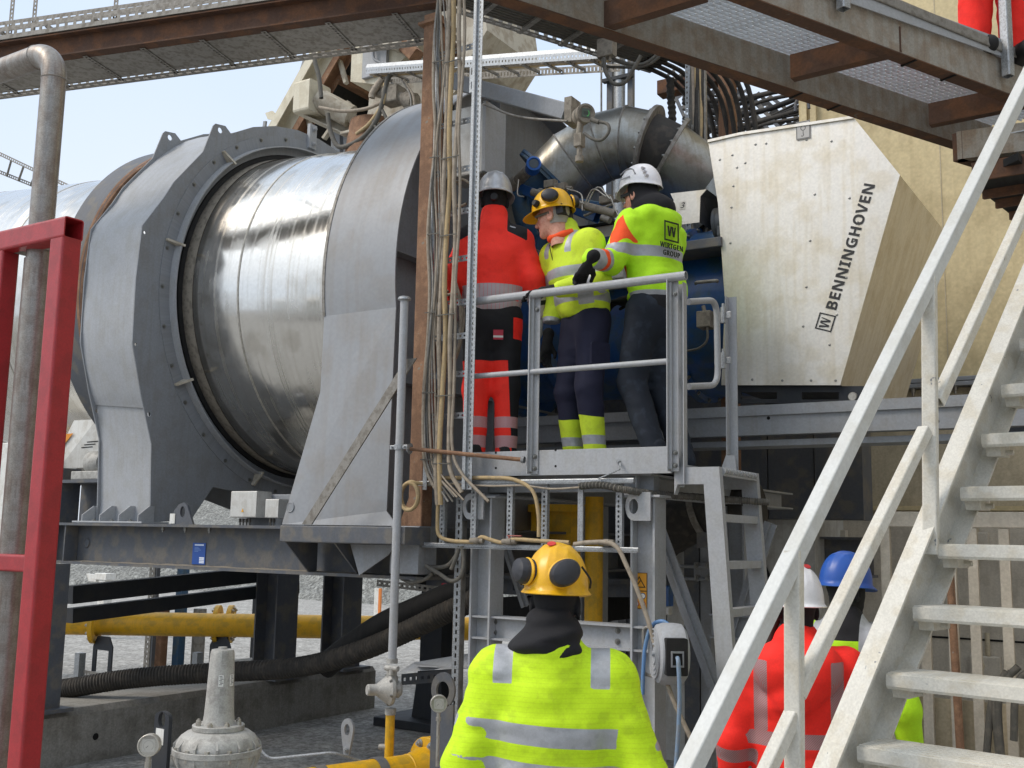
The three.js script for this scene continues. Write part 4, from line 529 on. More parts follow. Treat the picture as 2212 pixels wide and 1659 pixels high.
// ---------------------------------------------------------------- stainless burner housing with lettering
const NZ = -7.05;
{
  const t = thing('burner_housing', 'tall angular stainless housing with black lettering running up its front', 'machine housing');
  const F = [[1530, 307], [1600, 291], [1845, 255], [1944, 378], [1815, 832], [1558, 832], [1566, 650], [1551, 440]].map(([x, y]) => hitZ(x, y, NZ)), D = V(0, 0, -1.75);
  part('front_panel', plate(F, V(0, 0, -0.006)), M.inox, t);
  const side = (i, j, name, m, sh = 1) => part(name, plate([F[i], F[j], F[j].clone().addScaledVector(D, sh), F[i].clone().addScaledVector(D, sh)].map(p => off(p, 0, 0, -0.0065)), V(0, 0, 0).add(F[i].clone().sub(F[j]).cross(D).normalize().multiplyScalar(0.004))), m, t);
  side(0, 1, 'top_panel', M.inox); side(1, 2, 'top_panel', M.inox); side(2, 3, 'slanted_panel', M.inox); side(3, 4, 'side_panel', M.inox); side(4, 5, 'bottom_panel', M.dark); side(5, 6, 'side_panel', M.inox); side(6, 7, 'side_panel', M.inox); side(7, 0, 'side_panel', M.inox);
  part('back_panel', plate(F.map(p => off(p, 0, 0, -1.76)), V(0, 0, 0.004)), M.inox, t);
  part('top_lip', [bar(off(F[0], 0, 0.004, 0.004), off(F[1], 0, 0.004, 0.004), 0.02, 0.02), bar(off(F[1], 0, 0.004, 0.004), off(F[2], 0, 0.004, 0.004), 0.02, 0.02)], M.inox, t);
  for (const [x, y] of [[1555, 345], [1582, 335], [1632, 312], [1655, 310], [1725, 295], [1742, 302], [1796, 305], [1610, 352], [1592, 362], [1584, 402], [1580, 448], [1578, 525], [1760, 420], [1835, 428], [1852, 480], [1750, 520], [1742, 620], [1735, 705], [1845, 520], [1828, 600], [1808, 680], [1792, 745], [1570, 820], [1625, 820], [1690, 822], [1752, 822], [1805, 822]]) { const p = hitZ(x, y, NZ); part('screw', lathe(p, Z1, [[0.009, 0], [0.009, 0.002], [0.006, 0.004], [0, 0.005]], 10), M.screw, t); }
  const hk = hitZ(1733, 255, NZ - 0.1); part('lifting_eye', hose([off(hk, -0.05, 0.06, 0), off(hk, -0.04, 0.13, 0), off(hk, 0, 0.15, 0), off(hk, 0.04, 0.12, 0), off(hk, 0.05, 0.06, 0)], 0.011, 8, 24), M.steel, t);
  const tg = hitZ(1735, 281, NZ + 0.006), tm = decal(0.1, 0.12, 64, (c, w, h) => { c.fillStyle = '#b9b8b4'; c.fillRect(0, 0, w, h); c.strokeStyle = '#4b4b4b'; c.lineWidth = 3; c.strokeRect(3, 3, w - 6, h - 6); c.beginPath(); c.arc(w / 2, h * .38, w * .16, 0, 7); c.stroke(); c.beginPath(); c.moveTo(w / 2, h * .55); c.lineTo(w / 2, h * .72); c.arc(w * .44, h * .76, w * .09, -0.3, 2.6); c.stroke(); }); printPlate('hook_tag', tg, X1, Y1, 0.1, 0.13, 0.002, tm, t);
  // lettering: a framed mark and the word, running up parallel to the right edge
  const lm = new THREE.MeshPhysicalMaterial({ color: 0x2a2a2b, roughness: 0.5 }), base = hitZ(1797, 668, NZ + 0.002), top = hitZ(1881, 398, NZ + 0.002), ud = unit(base, top), rd = V(ud.y, -ud.x, 0);
  { const W = base.distanceTo(top), h = 0.075, shapes = LET.generateShapes('BENNINGHOVEN', 1), g = new THREE.ExtrudeGeometry(shapes, { depth: 0.02, bevelEnabled: false, curveSegments: 4 }); g.computeBoundingBox(); const bb = g.boundingBox; const sx = W / (bb.max.x - bb.min.x), sy = h / (bb.max.y - bb.min.y); g.translate(-bb.min.x, -bb.min.y, 0); g.scale(sx, sy, 0.1);
    const m4 = new THREE.Matrix4().makeBasis(ud, rd.clone().negate(), Z1).setPosition(add(base, rd, 0.03)); g.applyMatrix4(m4); part('lettering', g.index ? g.toNonIndexed() : g, lm, t);
    const c = hitZ(1783, 696, NZ + 0.002), q = (x, y) => c.clone().addScaledVector(ud, x * 0.62).addScaledVector(rd, -y * 0.62), s = 0.092, loop = (k) => [[-k, -k], [k, -k], [k, k], [-k, k]].map(([x, y]) => q(x, y));
    part('emblem_frame', plate(loop(s), V(0, 0, 0.002), [loop(s - 0.014)]), lm, t); const wv = (x0) => plate([[x0, 0.055], [x0 + 0.022, 0.055], [x0 + 0.036, -0.02], [x0 + 0.05, 0.055], [x0 + 0.06, 0.055], [x0 + 0.045, -0.05], [x0 + 0.026, -0.05]].map(([x, y]) => q(x, y)), V(0, 0, 0.002)); part('emblem', [wv(-0.068), wv(-0.014)], lm, t); }
  const b = thing('support_beam', 'dusty grey channel beam below the stainless housing', 'beam'), z = NZ + 0.12, pa = hitZ(1405, 905, z), pb = hitZ(2135, 905, z), yy = hitZ(1700, 905, z).y;
  part('channel', cBeam(V(pa.x - 1.2, yy, z - 0.05), V(pb.x + 0.9, yy, z - 0.05), 0.1, 0.2, 0.012, -1), M.greyD, b); part('web_rib', box(pa.x - 1.2, pb.x + 0.9, yy + 0.03, yy + 0.1, z, z + 0.02), M.greyD, b); part('lower_flange', box(pa.x - 1.2, pb.x + 0.9, yy - 0.17, yy - 0.13, z - 0.3, z - 0.06), M.greyD, b);  // lower flange set back beneath the channel, in the same grey
  for (const [x, y] of [[1660, 903], [2025, 910], [1590, 905]]) { const p = hitZ(x, y, z); part('hole', lathe(off(p, 0, 0, 0.001), Z1, [[0, 0], [0.012, 0], [0.012, -0.01]], 10), M.hole, b); }
  const s = thing('base_skid', 'black skid rail with long slots under the stainless housing', 'skid'), sp = (x, y) => hitZ(x, y, NZ - 0.05); const rc = (x0, y0, x1, y1) => [sp(x0, y0), sp(x1, y0), sp(x1, y1), sp(x0, y1)];
  part('rail', plate(rc(1570, 834, 1900, 871), V(0, 0, -0.02), [rc(1600, 847, 1678, 862), rc(1732, 847, 1812, 863)]), M.dark, s); part('cross_rail', plate(rc(1570, 834, 1900, 871).map(p => off(p, 0, 0, -0.8)), V(0, 0, -0.03)), M.dark, s, 'rear rail'); part('cap', lathe(off(sp(1842, 857), 0, 0, 0.001), Z1, [[0, 0.01], [0.026, 0.01], [0.032, 0]], 16), M.zinc, s);
}
// small stainless box with a number beside the housing
{
  const z = -7.0, t = thing('marked_guard', 'stainless guard plate marked with a black 3 behind the workers', 'guard'), p = (x, y) => hitZ(x, y, z);
  const a = p(1455, 432), b = p(1514, 424), c = p(1512, 480), d = p(1455, 487), e = p(1527, 409), f = p(1448, 418), bk = V(0, 0, -0.3);
  part('front', plate([a, b, c, d], V(0, 0, -0.004)), M.inox, t); part('top_edge', plate([a, b, e, f], V(0, 0, -0.004)), M.inox, t); part('end', plate([b, c, add(c, bk), add(e, bk), e], V(-0.004, 0, 0)), M.dark, t);
  const n = decal(0.05, 0.07, 48, (x, w, h) => { x.fillStyle = '#cfcabf'; x.fillRect(0, 0, w, h); x.fillStyle = '#29292b'; x.font = 'italic bold ' + Math.round(h * 0.95) + 'px sans-serif'; x.textAlign = 'center'; x.textBaseline = 'middle'; x.fillText('3', w / 2, h / 2); }); printPlate('number', p(1474, 444).add(V(0, 0, 0.001)), X1, Y1, 0.045, 0.06, 0.002, n, t);
  const m = thing('fan_motor', 'dark grey motor drum right of the marked guard plate', 'motor'); const q = p(1520, 470); part('body', lathe(off(q, 0.02, 0, -0.2), X1, [[0, 0], [0.12, 0], [0.12, 0.02], [0.11, 0.03], [0.11, 0.1], [0, 0.1]], 28), M.steel, m); part('side_case', cbox(q.x + 0.06, q.x + 0.16, q.y - 0.14, q.y + 0.1, q.z - 0.4, q.z - 0.1, 0.03), M.steel, m); part('bracket', cbox(q.x - 0.5, q.x + 0.12, q.y - 0.22, q.y - 0.15, q.z - 0.5, q.z - 0.02, 0.006), M.steel, m);
  const h = thing('white_cabinet', 'pale grey cabinet with a small blue label behind the older man', 'cabinet'); const A = hitZ(1240, 497, -6.95), B = hitZ(1345, 600, -6.95); part('case', cbox(A.x, B.x, B.y, A.y, -7.3, -6.95, 0.01), M.panel, h); part('top_trim', box(A.x, B.x, A.y + 0.001, A.y + 0.02, -7.3, -6.94), M.black, h); const L = hitZ(1308, 520, -6.948); part('label_plate', box(L.x - 0.05, L.x + 0.05, L.y - 0.06, L.y + 0.03, -6.948, -6.945), plain(0x27407c, 0.5), h);
}
// ---------------------------------------------------------------- working platform with railing, gate and step ladder
const FZ = -5.82, FY = 2.45, FXR = -2.56;
{
  const t = thing('work_platform', 'grey steel work platform with railing on which three workers stand', 'platform');
  const xl = hitZ(935, 1000, FZ).x, y0 = FY - 0.06, y1 = FY + 0.1;
  part('floor', [box(xl, FXR - 0.004, FY - 0.04, FY, -7.0, FZ - 0.006)], M.greyD, t);
  part('toe_board', cbox(xl, FXR - 0.03, y0, y1, FZ - 0.005, FZ, 0.002), M.grey, t);
  part('edge_channel', box(xl + 0.3, FXR - 0.2, y0 - 0.1, y0 - 0.001, FZ - 0.2, FZ - 0.12), M.greyD, t);
  for (const [x, y] of [[1071, 978], [1071, 1011], [1200, 972], [1200, 1007]]) { const p = hitZ(x, y, FZ + 0.001); part('bolt_hole', lathe(p, Z1, [[0, 0], [0.008, 0], [0.008, -0.006]], 10), M.hole, t); }
  const post = (px, rail) => { const x = hitZ(px, 800, FZ).x, o = part('post', sweep(angleP(0.058, 0.05, 0.006, 1, 1).map(([a, b]) => [a - 0.029, b]), V(x, y0 + 0.01, FZ + 0.003), V(x, rail, FZ + 0.003), V(0, 0, 1)), M.grey, t); part('fillet', cbox(x - 0.026, x - 0.006, y0 + 0.02, rail - 0.02, FZ + 0.006, FZ + 0.03, 0.008), M.grey, o);
    for (const y of [y0 + 0.045, y0 + 0.12, rail - 0.1]) part('bolt', hexBolt(V(x + 0.008, y, FZ + 0.009), Z1, 0.012, 0.012), M.screw, o); return x; };
  const r1 = hitZ(1452, 593, FZ + 0.03), r0 = hitZ(1000, 652, FZ + 0.03), yr = (r1.y + r0.y) / 2 - 0.012; post(1158, yr); post(1457, yr);
  part('top_rail', hollow(V(r0.x, yr, FZ + 0.03), V(r1.x + 0.09, yr, FZ + 0.03), 0.027, 0.004), M.grey, t);
  const m0 = hitZ(1025, 814, FZ + 0.03), m1 = hitZ(1446, 779, FZ + 0.03); part('mid_rail', rod(V(m0.x, (m0.y + m1.y) / 2, FZ + 0.03), V(m1.x, (m0.y + m1.y) / 2, FZ + 0.03), 0.018, 14), M.grey, t);
  // end of the platform: second post, gate post
  const xr = FXR; part('end_post', [sweep(angleP(0.055, 0.05, 0.006, -1, 1), V(xr + 0.05, y0 - 0.06, FZ - 0.05), V(xr + 0.05, yr - 0.03, FZ - 0.05), V(0, 0, 1))], M.grey, t);
  part('end_plate', [cbox(xr - 0.03, xr + 0.03, y0 - 0.08, y1, FZ - 0.06, FZ - 0.05, 0.002), hexBolt(V(xr + 0.025, y0 + 0.12, FZ - 0.045), Z1, 0.012, 0.012), hexBolt(V(xr + 0.025, y0 + 0.04, FZ - 0.045), Z1, 0.012, 0.012), hexBolt(V(xr + 0.025, yr - 0.11, FZ - 0.04), Z1, 0.012, 0.012)], M.grey, t);
  const gz = -6.6, gp = hitZ(1582, 990, gz), gt = hitZ(1580, 640, gz); part('gate_post', sweep([[-0.03, -0.03], [0.03, -0.03], [0.03, -0.024], [-0.024, -0.024], [-0.024, 0.03], [-0.03, 0.03]], V(gp.x, FY - 0.1, gz), V(gp.x, gt.y, gz), Z1), M.grey, t); part('gate_post_foot', plate([V(gp.x - 0.1, FY - 0.08, gz + 0.03), V(gp.x + 0.05, FY - 0.08, gz + 0.03), V(gp.x + 0.03, FY + 0.1, gz + 0.03), V(gp.x - 0.03, FY + 0.1, gz + 0.03)], V(0, 0, 0.006)), M.grey, t);
  const q = (x, y) => { const f = (x - 1490) / 80; return hitZ(x, y, FZ - 0.1 + (gz + 0.15 - FZ + 0.1) * Math.min(1, Math.max(0, f))); };
  const g = thing('swing_gate', 'rounded tube swing gate between the railing and the hinge post', 'gate');
  part('tube_hoop', bent([q(1487, 652), q(1548, 648), q(1551, 832), q(1487, 835)].map((p, i) => p), 0.11, 0.02, 12), M.grey, g);
  for (const [ya, yb] of [[664, 698], [762, 796]]) { const a = q(1562, ya), b = q(1562, yb); part('hinge', [rod(a, b, 0.018, 12), cbox(a.x - 0.06, a.x + 0.05, b.y + 0.03, a.y - 0.03, a.z - 0.012, a.z, 0.003), rod(off(a, 0, 0, 0), off(a, 0, 0.025, 0), 0.01, 8)], M.galv, g); }
}
{
  const t = thing('step_ladder', 'steep grey step ladder leading down from the platform end', 'step ladder');
  // left stringer in the plane of the toe board, right one behind it
  const za = FZ - 0.02, zb = za - 0.62, a0 = hitZ(1470, 1015, za), a1 = hitZ(1546, 1008, za), yT = (a1.y), rise = 0.25;
  const foot = hitZ(1600, 1500, za), s = (z) => { const dx = z === za ? 0 : 0; return [V(a0.x - 0.04, yT, z), V(a1.x + 0.02, yT, z), V(a1.x + 0.02 + (foot.x - a1.x) * 1.25, 0.0, z), V(a1.x - 0.09 + (foot.x - a1.x) * 1.25, 0, z), V(a1.x - 0.075, yT - 0.1, z), V(a0.x - 0.02, yT - 0.1, z), V(a0.x - 0.04, yT - 0.16, z)]; };
  part('stringer', plate(s(za), V(0, 0, -0.05)), M.grey, t); part('stringer', plate(s(zb), V(0, 0, -0.05)), M.grey, t);
  part('top_step', [box(a0.x, a1.x + 0.02, yT - 0.012, yT - 0.004, zb, za - 0.05)], M.greyD, t);
  const nos = []; for (let i = 0; i < 11; i++) { const z = zb + 0.03 + i * 0.05; nos.push(lathe(V(a1.x + 0.02, yT - 0.022, z), Z1, [[0.002, 0], [0.021, 0], [0.021, 0.036], [0.002, 0.036]], 12)); } part('step_nosing', [...nos, box(a1.x + 0.012, a1.x + 0.03, yT - 0.05, yT - 0.005, zb, za - 0.052)], M.grey, t);
  for (let i = 1; i < 9; i++) { const y = yT - i * 0.27, f = (yT - y) / yT, x = a1.x + 0.01 + (foot.x - a1.x) * 1.25 * f; if (y < 0.2) break; part('tread', [box(x - 0.07, x, y - 0.045, y, zb, za - 0.052)], M.grey, t); }
}
// ---------------------------------------------------------------- steel frame under the platform
{
  const t = thing('platform_frame', 'bolted grey steel frame of columns and crossbeams under the platform', 'steel frame'), z = FZ - 0.12;
  const col = (px0, px1) => { const a = hitZ(px0, 1250, z + 0.08), b = hitZ(px1, 1250, z + 0.08), w = (b.x - a.x), cx = (a.x + b.x) / 2; const o = part('column', iBeam(V(cx, 0, z), V(cx, FY - 0.2, z), 0.16, 0.16, 0.014, 0.01, X1), M.grey, t); part('cap_plate', cbox(cx - 0.12, cx + 0.12, FY - 0.2, FY - 0.185, z - 0.1, z + 0.1, 0.003), M.grey, t); part('foot_plate', cbox(cx - 0.14, cx + 0.14, 0, 0.02, z - 0.14, z + 0.14, 0.003), M.grey, t); return cx; };
  const c1 = col(1008, 1066), c2 = col(1356, 1420);
  part('column', [iBeam(V(c1, 0, z - 1.5), V(c1, FY - 0.2, z - 1.5), 0.16, 0.16, 0.014, 0.01, X1), iBeam(V(c2, 0, z - 1.5), V(c2, FY - 0.2, z - 1.5), 0.16, 0.16, 0.014, 0.01, X1)], M.greyD, t);
  const yb = hitZ(1200, 1365, z).y; const cb = part('crossbeam', iBeam(V(c1 + 0.012, yb, z), V(c2 - 0.012, yb, z), 0.12, 0.15, 0.012, 0.008), M.grey, t);
  for (const x of [c1 + 0.075, c2 - 0.2]) for (const dyy of [0.035, -0.03]) part('bolt', hexBolt(V(x, yb + dyy, z + 0.005), Z1, 0.014, 0.014), M.screw, cb);
  for (const [cx, sx] of [[c1, 1], [c2, 1]]) { part('web_stiffener', [box(cx - 0.07, cx + 0.07, yb + 0.062, yb + 0.074, z - 0.07, z + 0.07), box(cx - 0.07, cx + 0.07, yb - 0.074, yb - 0.062, z - 0.07, z + 0.07)], M.grey, t); }
  part('top_beam', iBeam(V(c2 - 0.06, FY - 0.12, z + 0.05), V(c2 - 0.06, FY - 0.12, -8.6), 0.2, 0.13, 0.012, 0.008), M.grey, t); part('top_beam', iBeam(V(c1, FY - 0.12, z + 0.02), V(c1, FY - 0.12, -8.6), 0.2, 0.13, 0.012, 0.008), M.greyD, t);
  for (const px of [1017, 1371]) { const c = hitZ(px, 1094, z + 0.1), ring = []; for (let i = 0; i < 20; i++) ring.push(V(c.x + 0.03 * Math.cos(i / 20 * 6.2832), c.y + 0.045 * Math.sin(i / 20 * 6.2832), c.z)); const o = []; for (let i = 0; i <= 12; i++) { const a = Math.PI / 2 + i / 12 * Math.PI; o.push(V(c.x + 0.055 * Math.cos(a), c.y + 0.085 * Math.sin(a), c.z)); } o.push(V(c.x + 0.11, c.y - 0.085, c.z), V(c.x + 0.11, c.y + 0.085, c.z)); part('lifting_eye', plate(o, V(0, 0, 0.016), [ring]), M.grey, t); }
  const br = (a, b, za, zb, w = 0.07) => part('brace', [bar(hitZ(a[0], a[1], za), hitZ(b[0], b[1], zb), w, 0.012, Z1), bar(hitZ(a[0], a[1], za), hitZ(b[0], b[1], zb), 0.01, 0.06, Z1)], M.greyD, t);
  br([1068, 1105], [1135, 1310], z - 0.7, z - 0.7); br([1420, 1140], [1545, 1480], z - 0.3, z - 0.3, 0.1); br([1665, 1130], [1500, 1640], z - 1.0, z - 1.0, 0.09);
  part('low_beam', iBeam(V(c2, yb + 0.02, z - 1.0), V(-1.6, yb + 0.02, z - 1.0), 0.1, 0.16, 0.012, 0.008), M.greyD, t);
  const l = hitZ(1381, 1276, z + 0.0065), wl = decal(0.1, 0.22, 96, (x, w, h) => { x.fillStyle = '#dd9a26'; x.fillRect(0, 0, w, h); x.strokeStyle = '#3a2a10'; x.lineWidth = 3; x.strokeRect(2, 2, w - 4, h * .49); x.strokeRect(2, h * .51, w - 4, h * .48); x.lineWidth = 6; x.beginPath(); x.moveTo(w * .5, h * .12); x.lineTo(w * .86, h * .4); x.lineTo(w * .14, h * .4); x.closePath(); x.stroke(); x.beginPath(); x.moveTo(w * .35, h * .36); x.lineTo(w * .58, h * .22); x.stroke(); x.fillStyle = '#e9e6df'; for (const [a, b] of [[.3, .64], [.72, .64], [.3, .86], [.72, .86]]) { x.beginPath(); x.arc(w * a, h * b, w * .17, 0, 7); x.fill(); x.lineWidth = 4; x.strokeStyle = b > .7 ? '#a8352a' : '#223a6a'; x.stroke(); } });
  printPlate('warning_label', l, X1, Y1, 0.105, 0.215, 0.002, wl, t, { label: 'orange warning label with black triangle' });
}
// ---------------------------------------------------------------- pipe support rack in front of the frame, with air hoses
const TZ = FZ + 0.05;
{
  const t = thing('pipe_rack', 'galvanised rack of two rails and slotted uprights under the platform', 'rack');
  const yA = hitZ(1150, 1040, TZ).y, yB = hitZ(1150, 1182, TZ).y, xA = hitZ(905, 1040, TZ).x, xB = hitZ(1368, 1042, TZ).x, xC = hitZ(894, 1174, TZ).x, xD = hitZ(1378, 1190, TZ).x;
  const rail = (x0, x1, y) => part('rail', [cbox(x0, x1, y - 0.014, y + 0.014, TZ - 0.03, TZ, 0.006), box(x0, x1, y - 0.018, y - 0.0145, TZ - 0.03, TZ + 0.01)], M.galv, t); rail(xA, xB, yA); rail(xC, xD, yB);
  for (const px of [955, 1022, 1100, 1175, 1253, 1336]) { const x = hitZ(px, 1100, TZ - 0.03).x; if (px === 1253) part('upright', cbox(x - 0.018, x + 0.018, yB, yA, TZ - 0.05, TZ - 0.032, 0.004), M.galv, t); else part('upright', [slotted(V(x - 0.019, yB, TZ - 0.034), V(0, yA - yB, 0), V(0.038, 0, 0), V(0, 0, 0.004), 0.014, 0.03, 0.32), box(x + 0.019, x + 0.023, yB, yA, TZ - 0.06, TZ - 0.03)], M.galv, t); }
  part('link_strap', [bar(hitZ(1293, 1034, TZ + 0.01), hitZ(1338, 1014, TZ + 0.03), 0.012, 0.006), bar(hitZ(1338, 1014, TZ + 0.03), hitZ(1340, 1000, FZ + 0.01), 0.012, 0.006), hexBolt(hitZ(1336, 997, FZ + 0.004), Z1, 0.011, 0.01)], M.galv, t);
  const lp = hitZ(988, 1150, TZ - 0.08), s = thing('slotted_upright', 'long slotted galvanised strut rising beside the left frame column', 'strut'); const x = hitZ(990, 1200, TZ - 0.09).x; part('face', slotted(V(x - 0.026, 0.3, TZ - 0.09), V(0, hitZ(996, 1075, TZ - 0.09).y - 0.3, 0), V(0.052, 0, 0), V(0, 0, 0.004), 0.028, 0.05, 0.28), M.galv, s); part('flange', [box(x + 0.026, x + 0.03, 0.3, 2.1, TZ - 0.14, TZ - 0.09), box(x - 0.03, x - 0.026, 0.3, 2.1, TZ - 0.14, TZ - 0.09)], M.galvD, s);
  const h = (pts, z = TZ + 0.02) => pts.map(([px, py, dz = 0]) => hitZ(px, py, z + dz));
  single('air_hose', [hose(h([[958, 1040], [948, 1070], [945, 1140], [952, 1160], [975, 1168], [1002, 1170], [1025, 1170], [1040, 1160], [1060, 1166], [1085, 1172], [1110, 1165], [1160, 1168], [1230, 1172]]), 0.013, 8, 90)], M.hoseY, 'pale air hose with brass fittings running along the lower rack rail', 'hose');
  single('air_hose', [hose(h([[1240, 1176], [1270, 1172], [1310, 1172], [1335, 1185], [1355, 1225], [1375, 1270], [1400, 1340], [1420, 1410], [1450, 1500], [1490, 1590], [1520, 1650]].map(([a, b]) => [a, b, 0.1])), 0.014, 8, 100)], M.hose, 'long beige air hose sagging from the rack down past the hose reel', 'hose');
  single('air_hose', [hose(h([[945, 985, -0.05], [940, 1020], [950, 1031], [1000, 1032], [1060, 1032], [1110, 1036], [1150, 1060], [1163, 1110], [1164, 1160]]), 0.013, 8, 80)], M.hoseY, 'beige hose turning from the cable ladder along the upper rack rail', 'hose');
  const c = h([[898, 1072]])[0], cp = []; for (let i = 0; i <= 32; i++) { const a = 0.9 + i / 32 * 13, r = 0.076 + 0.004 * Math.sin(a * 0.7); cp.push(V(c.x + r * Math.cos(a), c.y + r * 1.2 * Math.sin(a), c.z + 0.05 + i * 0.001)); } single('coiled_hose', hose([...cp, ...h([[925, 1045], [945, 1045], [955, 1042]])], 0.013, 8, 160), M.hoseY, 'small coil of beige hose hanging in front of the brown post', 'hose');
  single('grey_hose', [hose(h([[885, 1215, -.1], [930, 1225, -.05], [965, 1222], [985, 1200], [995, 1170], [985, 1205, .02], [975, 1230, .02]], TZ - 0.02), 0.014, 8, 60), hose(h([[920, 1222], [950, 1240], [975, 1255], [995, 1245], [1002, 1215], [998, 1180]], TZ + 0.0), 0.014, 8, 60), hose(h([[868, 1250, -.1], [890, 1258], [920, 1250], [935, 1238]], TZ - 0.05), 0.014, 8, 30)], M.hoseG, 'group of dusty grey hoses looping by the slotted strut', 'hose');
  single('spiral_hose', [ringTube(curve(h([[1253, 1050, -.02], [1300, 1048], [1350, 1058], [1420, 1068, -.2], [1500, 1073, -.4], [1560, 1078, -.55], [1660, 1085, -.7]])).getPoints(260), 0.022, 10, u => 0.021 + 0.003 * Math.sin(u * 700))], M.hoseG, 'ribbed dark spiral hose leaving the rack to the right', 'hose');
  single('thin_hose', hose(h([[930, 1043], [1000, 1046], [1060, 1050], [1130, 1049], [1190, 1056], [1252, 1053]]), 0.007, 6, 50), M.hose, 'thin slack hose strung below the upper rack rail', 'hose');
  for (const [px, py, k] of [[940, 1045, 0], [1030, 1168, 1], [1100, 1170, 2], [1310, 1172, 3]]) { const p = h([[px, py]])[0], v = thing('ball_valve', ['ball valve with a faded red lever at the upper rack rail', 'brass hose coupling left on the lower rack rail', 'ball valve with a red lever on the lower rack rail', 'hose coupling where the long beige hose starts'][k], 'valve'); part('body', [rod(off(p, -0.05, 0, 0), off(p, 0.05, 0, 0), 0.018, 10), rod(off(p, -0.015, 0, 0), off(p, 0.02, 0, 0), 0.024, 6)], M.dusty, v); if (k % 2 === 0) part('lever', [rod(p, off(p, 0, 0.035, 0), 0.008, 8), cbox(p.x - 0.01, p.x + 0.09, p.y + 0.033, p.y + 0.041, p.z - 0.01, p.z + 0.01, 0.003)], plain(0x9b5a52, 0.6), v); }
  const rp = hitZ(873, 968, TZ + 0.14), re = hitZ(1128, 993, FZ + 0.06), w = thing('stay_pipe', 'rusty brown stay pipe fixed from the grey vent pipe to the toe board', 'pipe'); part('pipe', rod(rp, re, 0.014, 12), M.rust, w); part('end_collar', [lathe(add(rp, unit(rp, re), 0.05), unit(re, rp), [[0, 0], [0.038, 0.002], [0.03, 0.012], [0.014, 0.03]], 18)], M.galv, w); part('wall_flange', lathe(add(re, unit(rp, re), -0.004), unit(rp, re), [[0, 0], [0.022, 0], [0.022, 0.02]], 14), M.greyD, w);
}
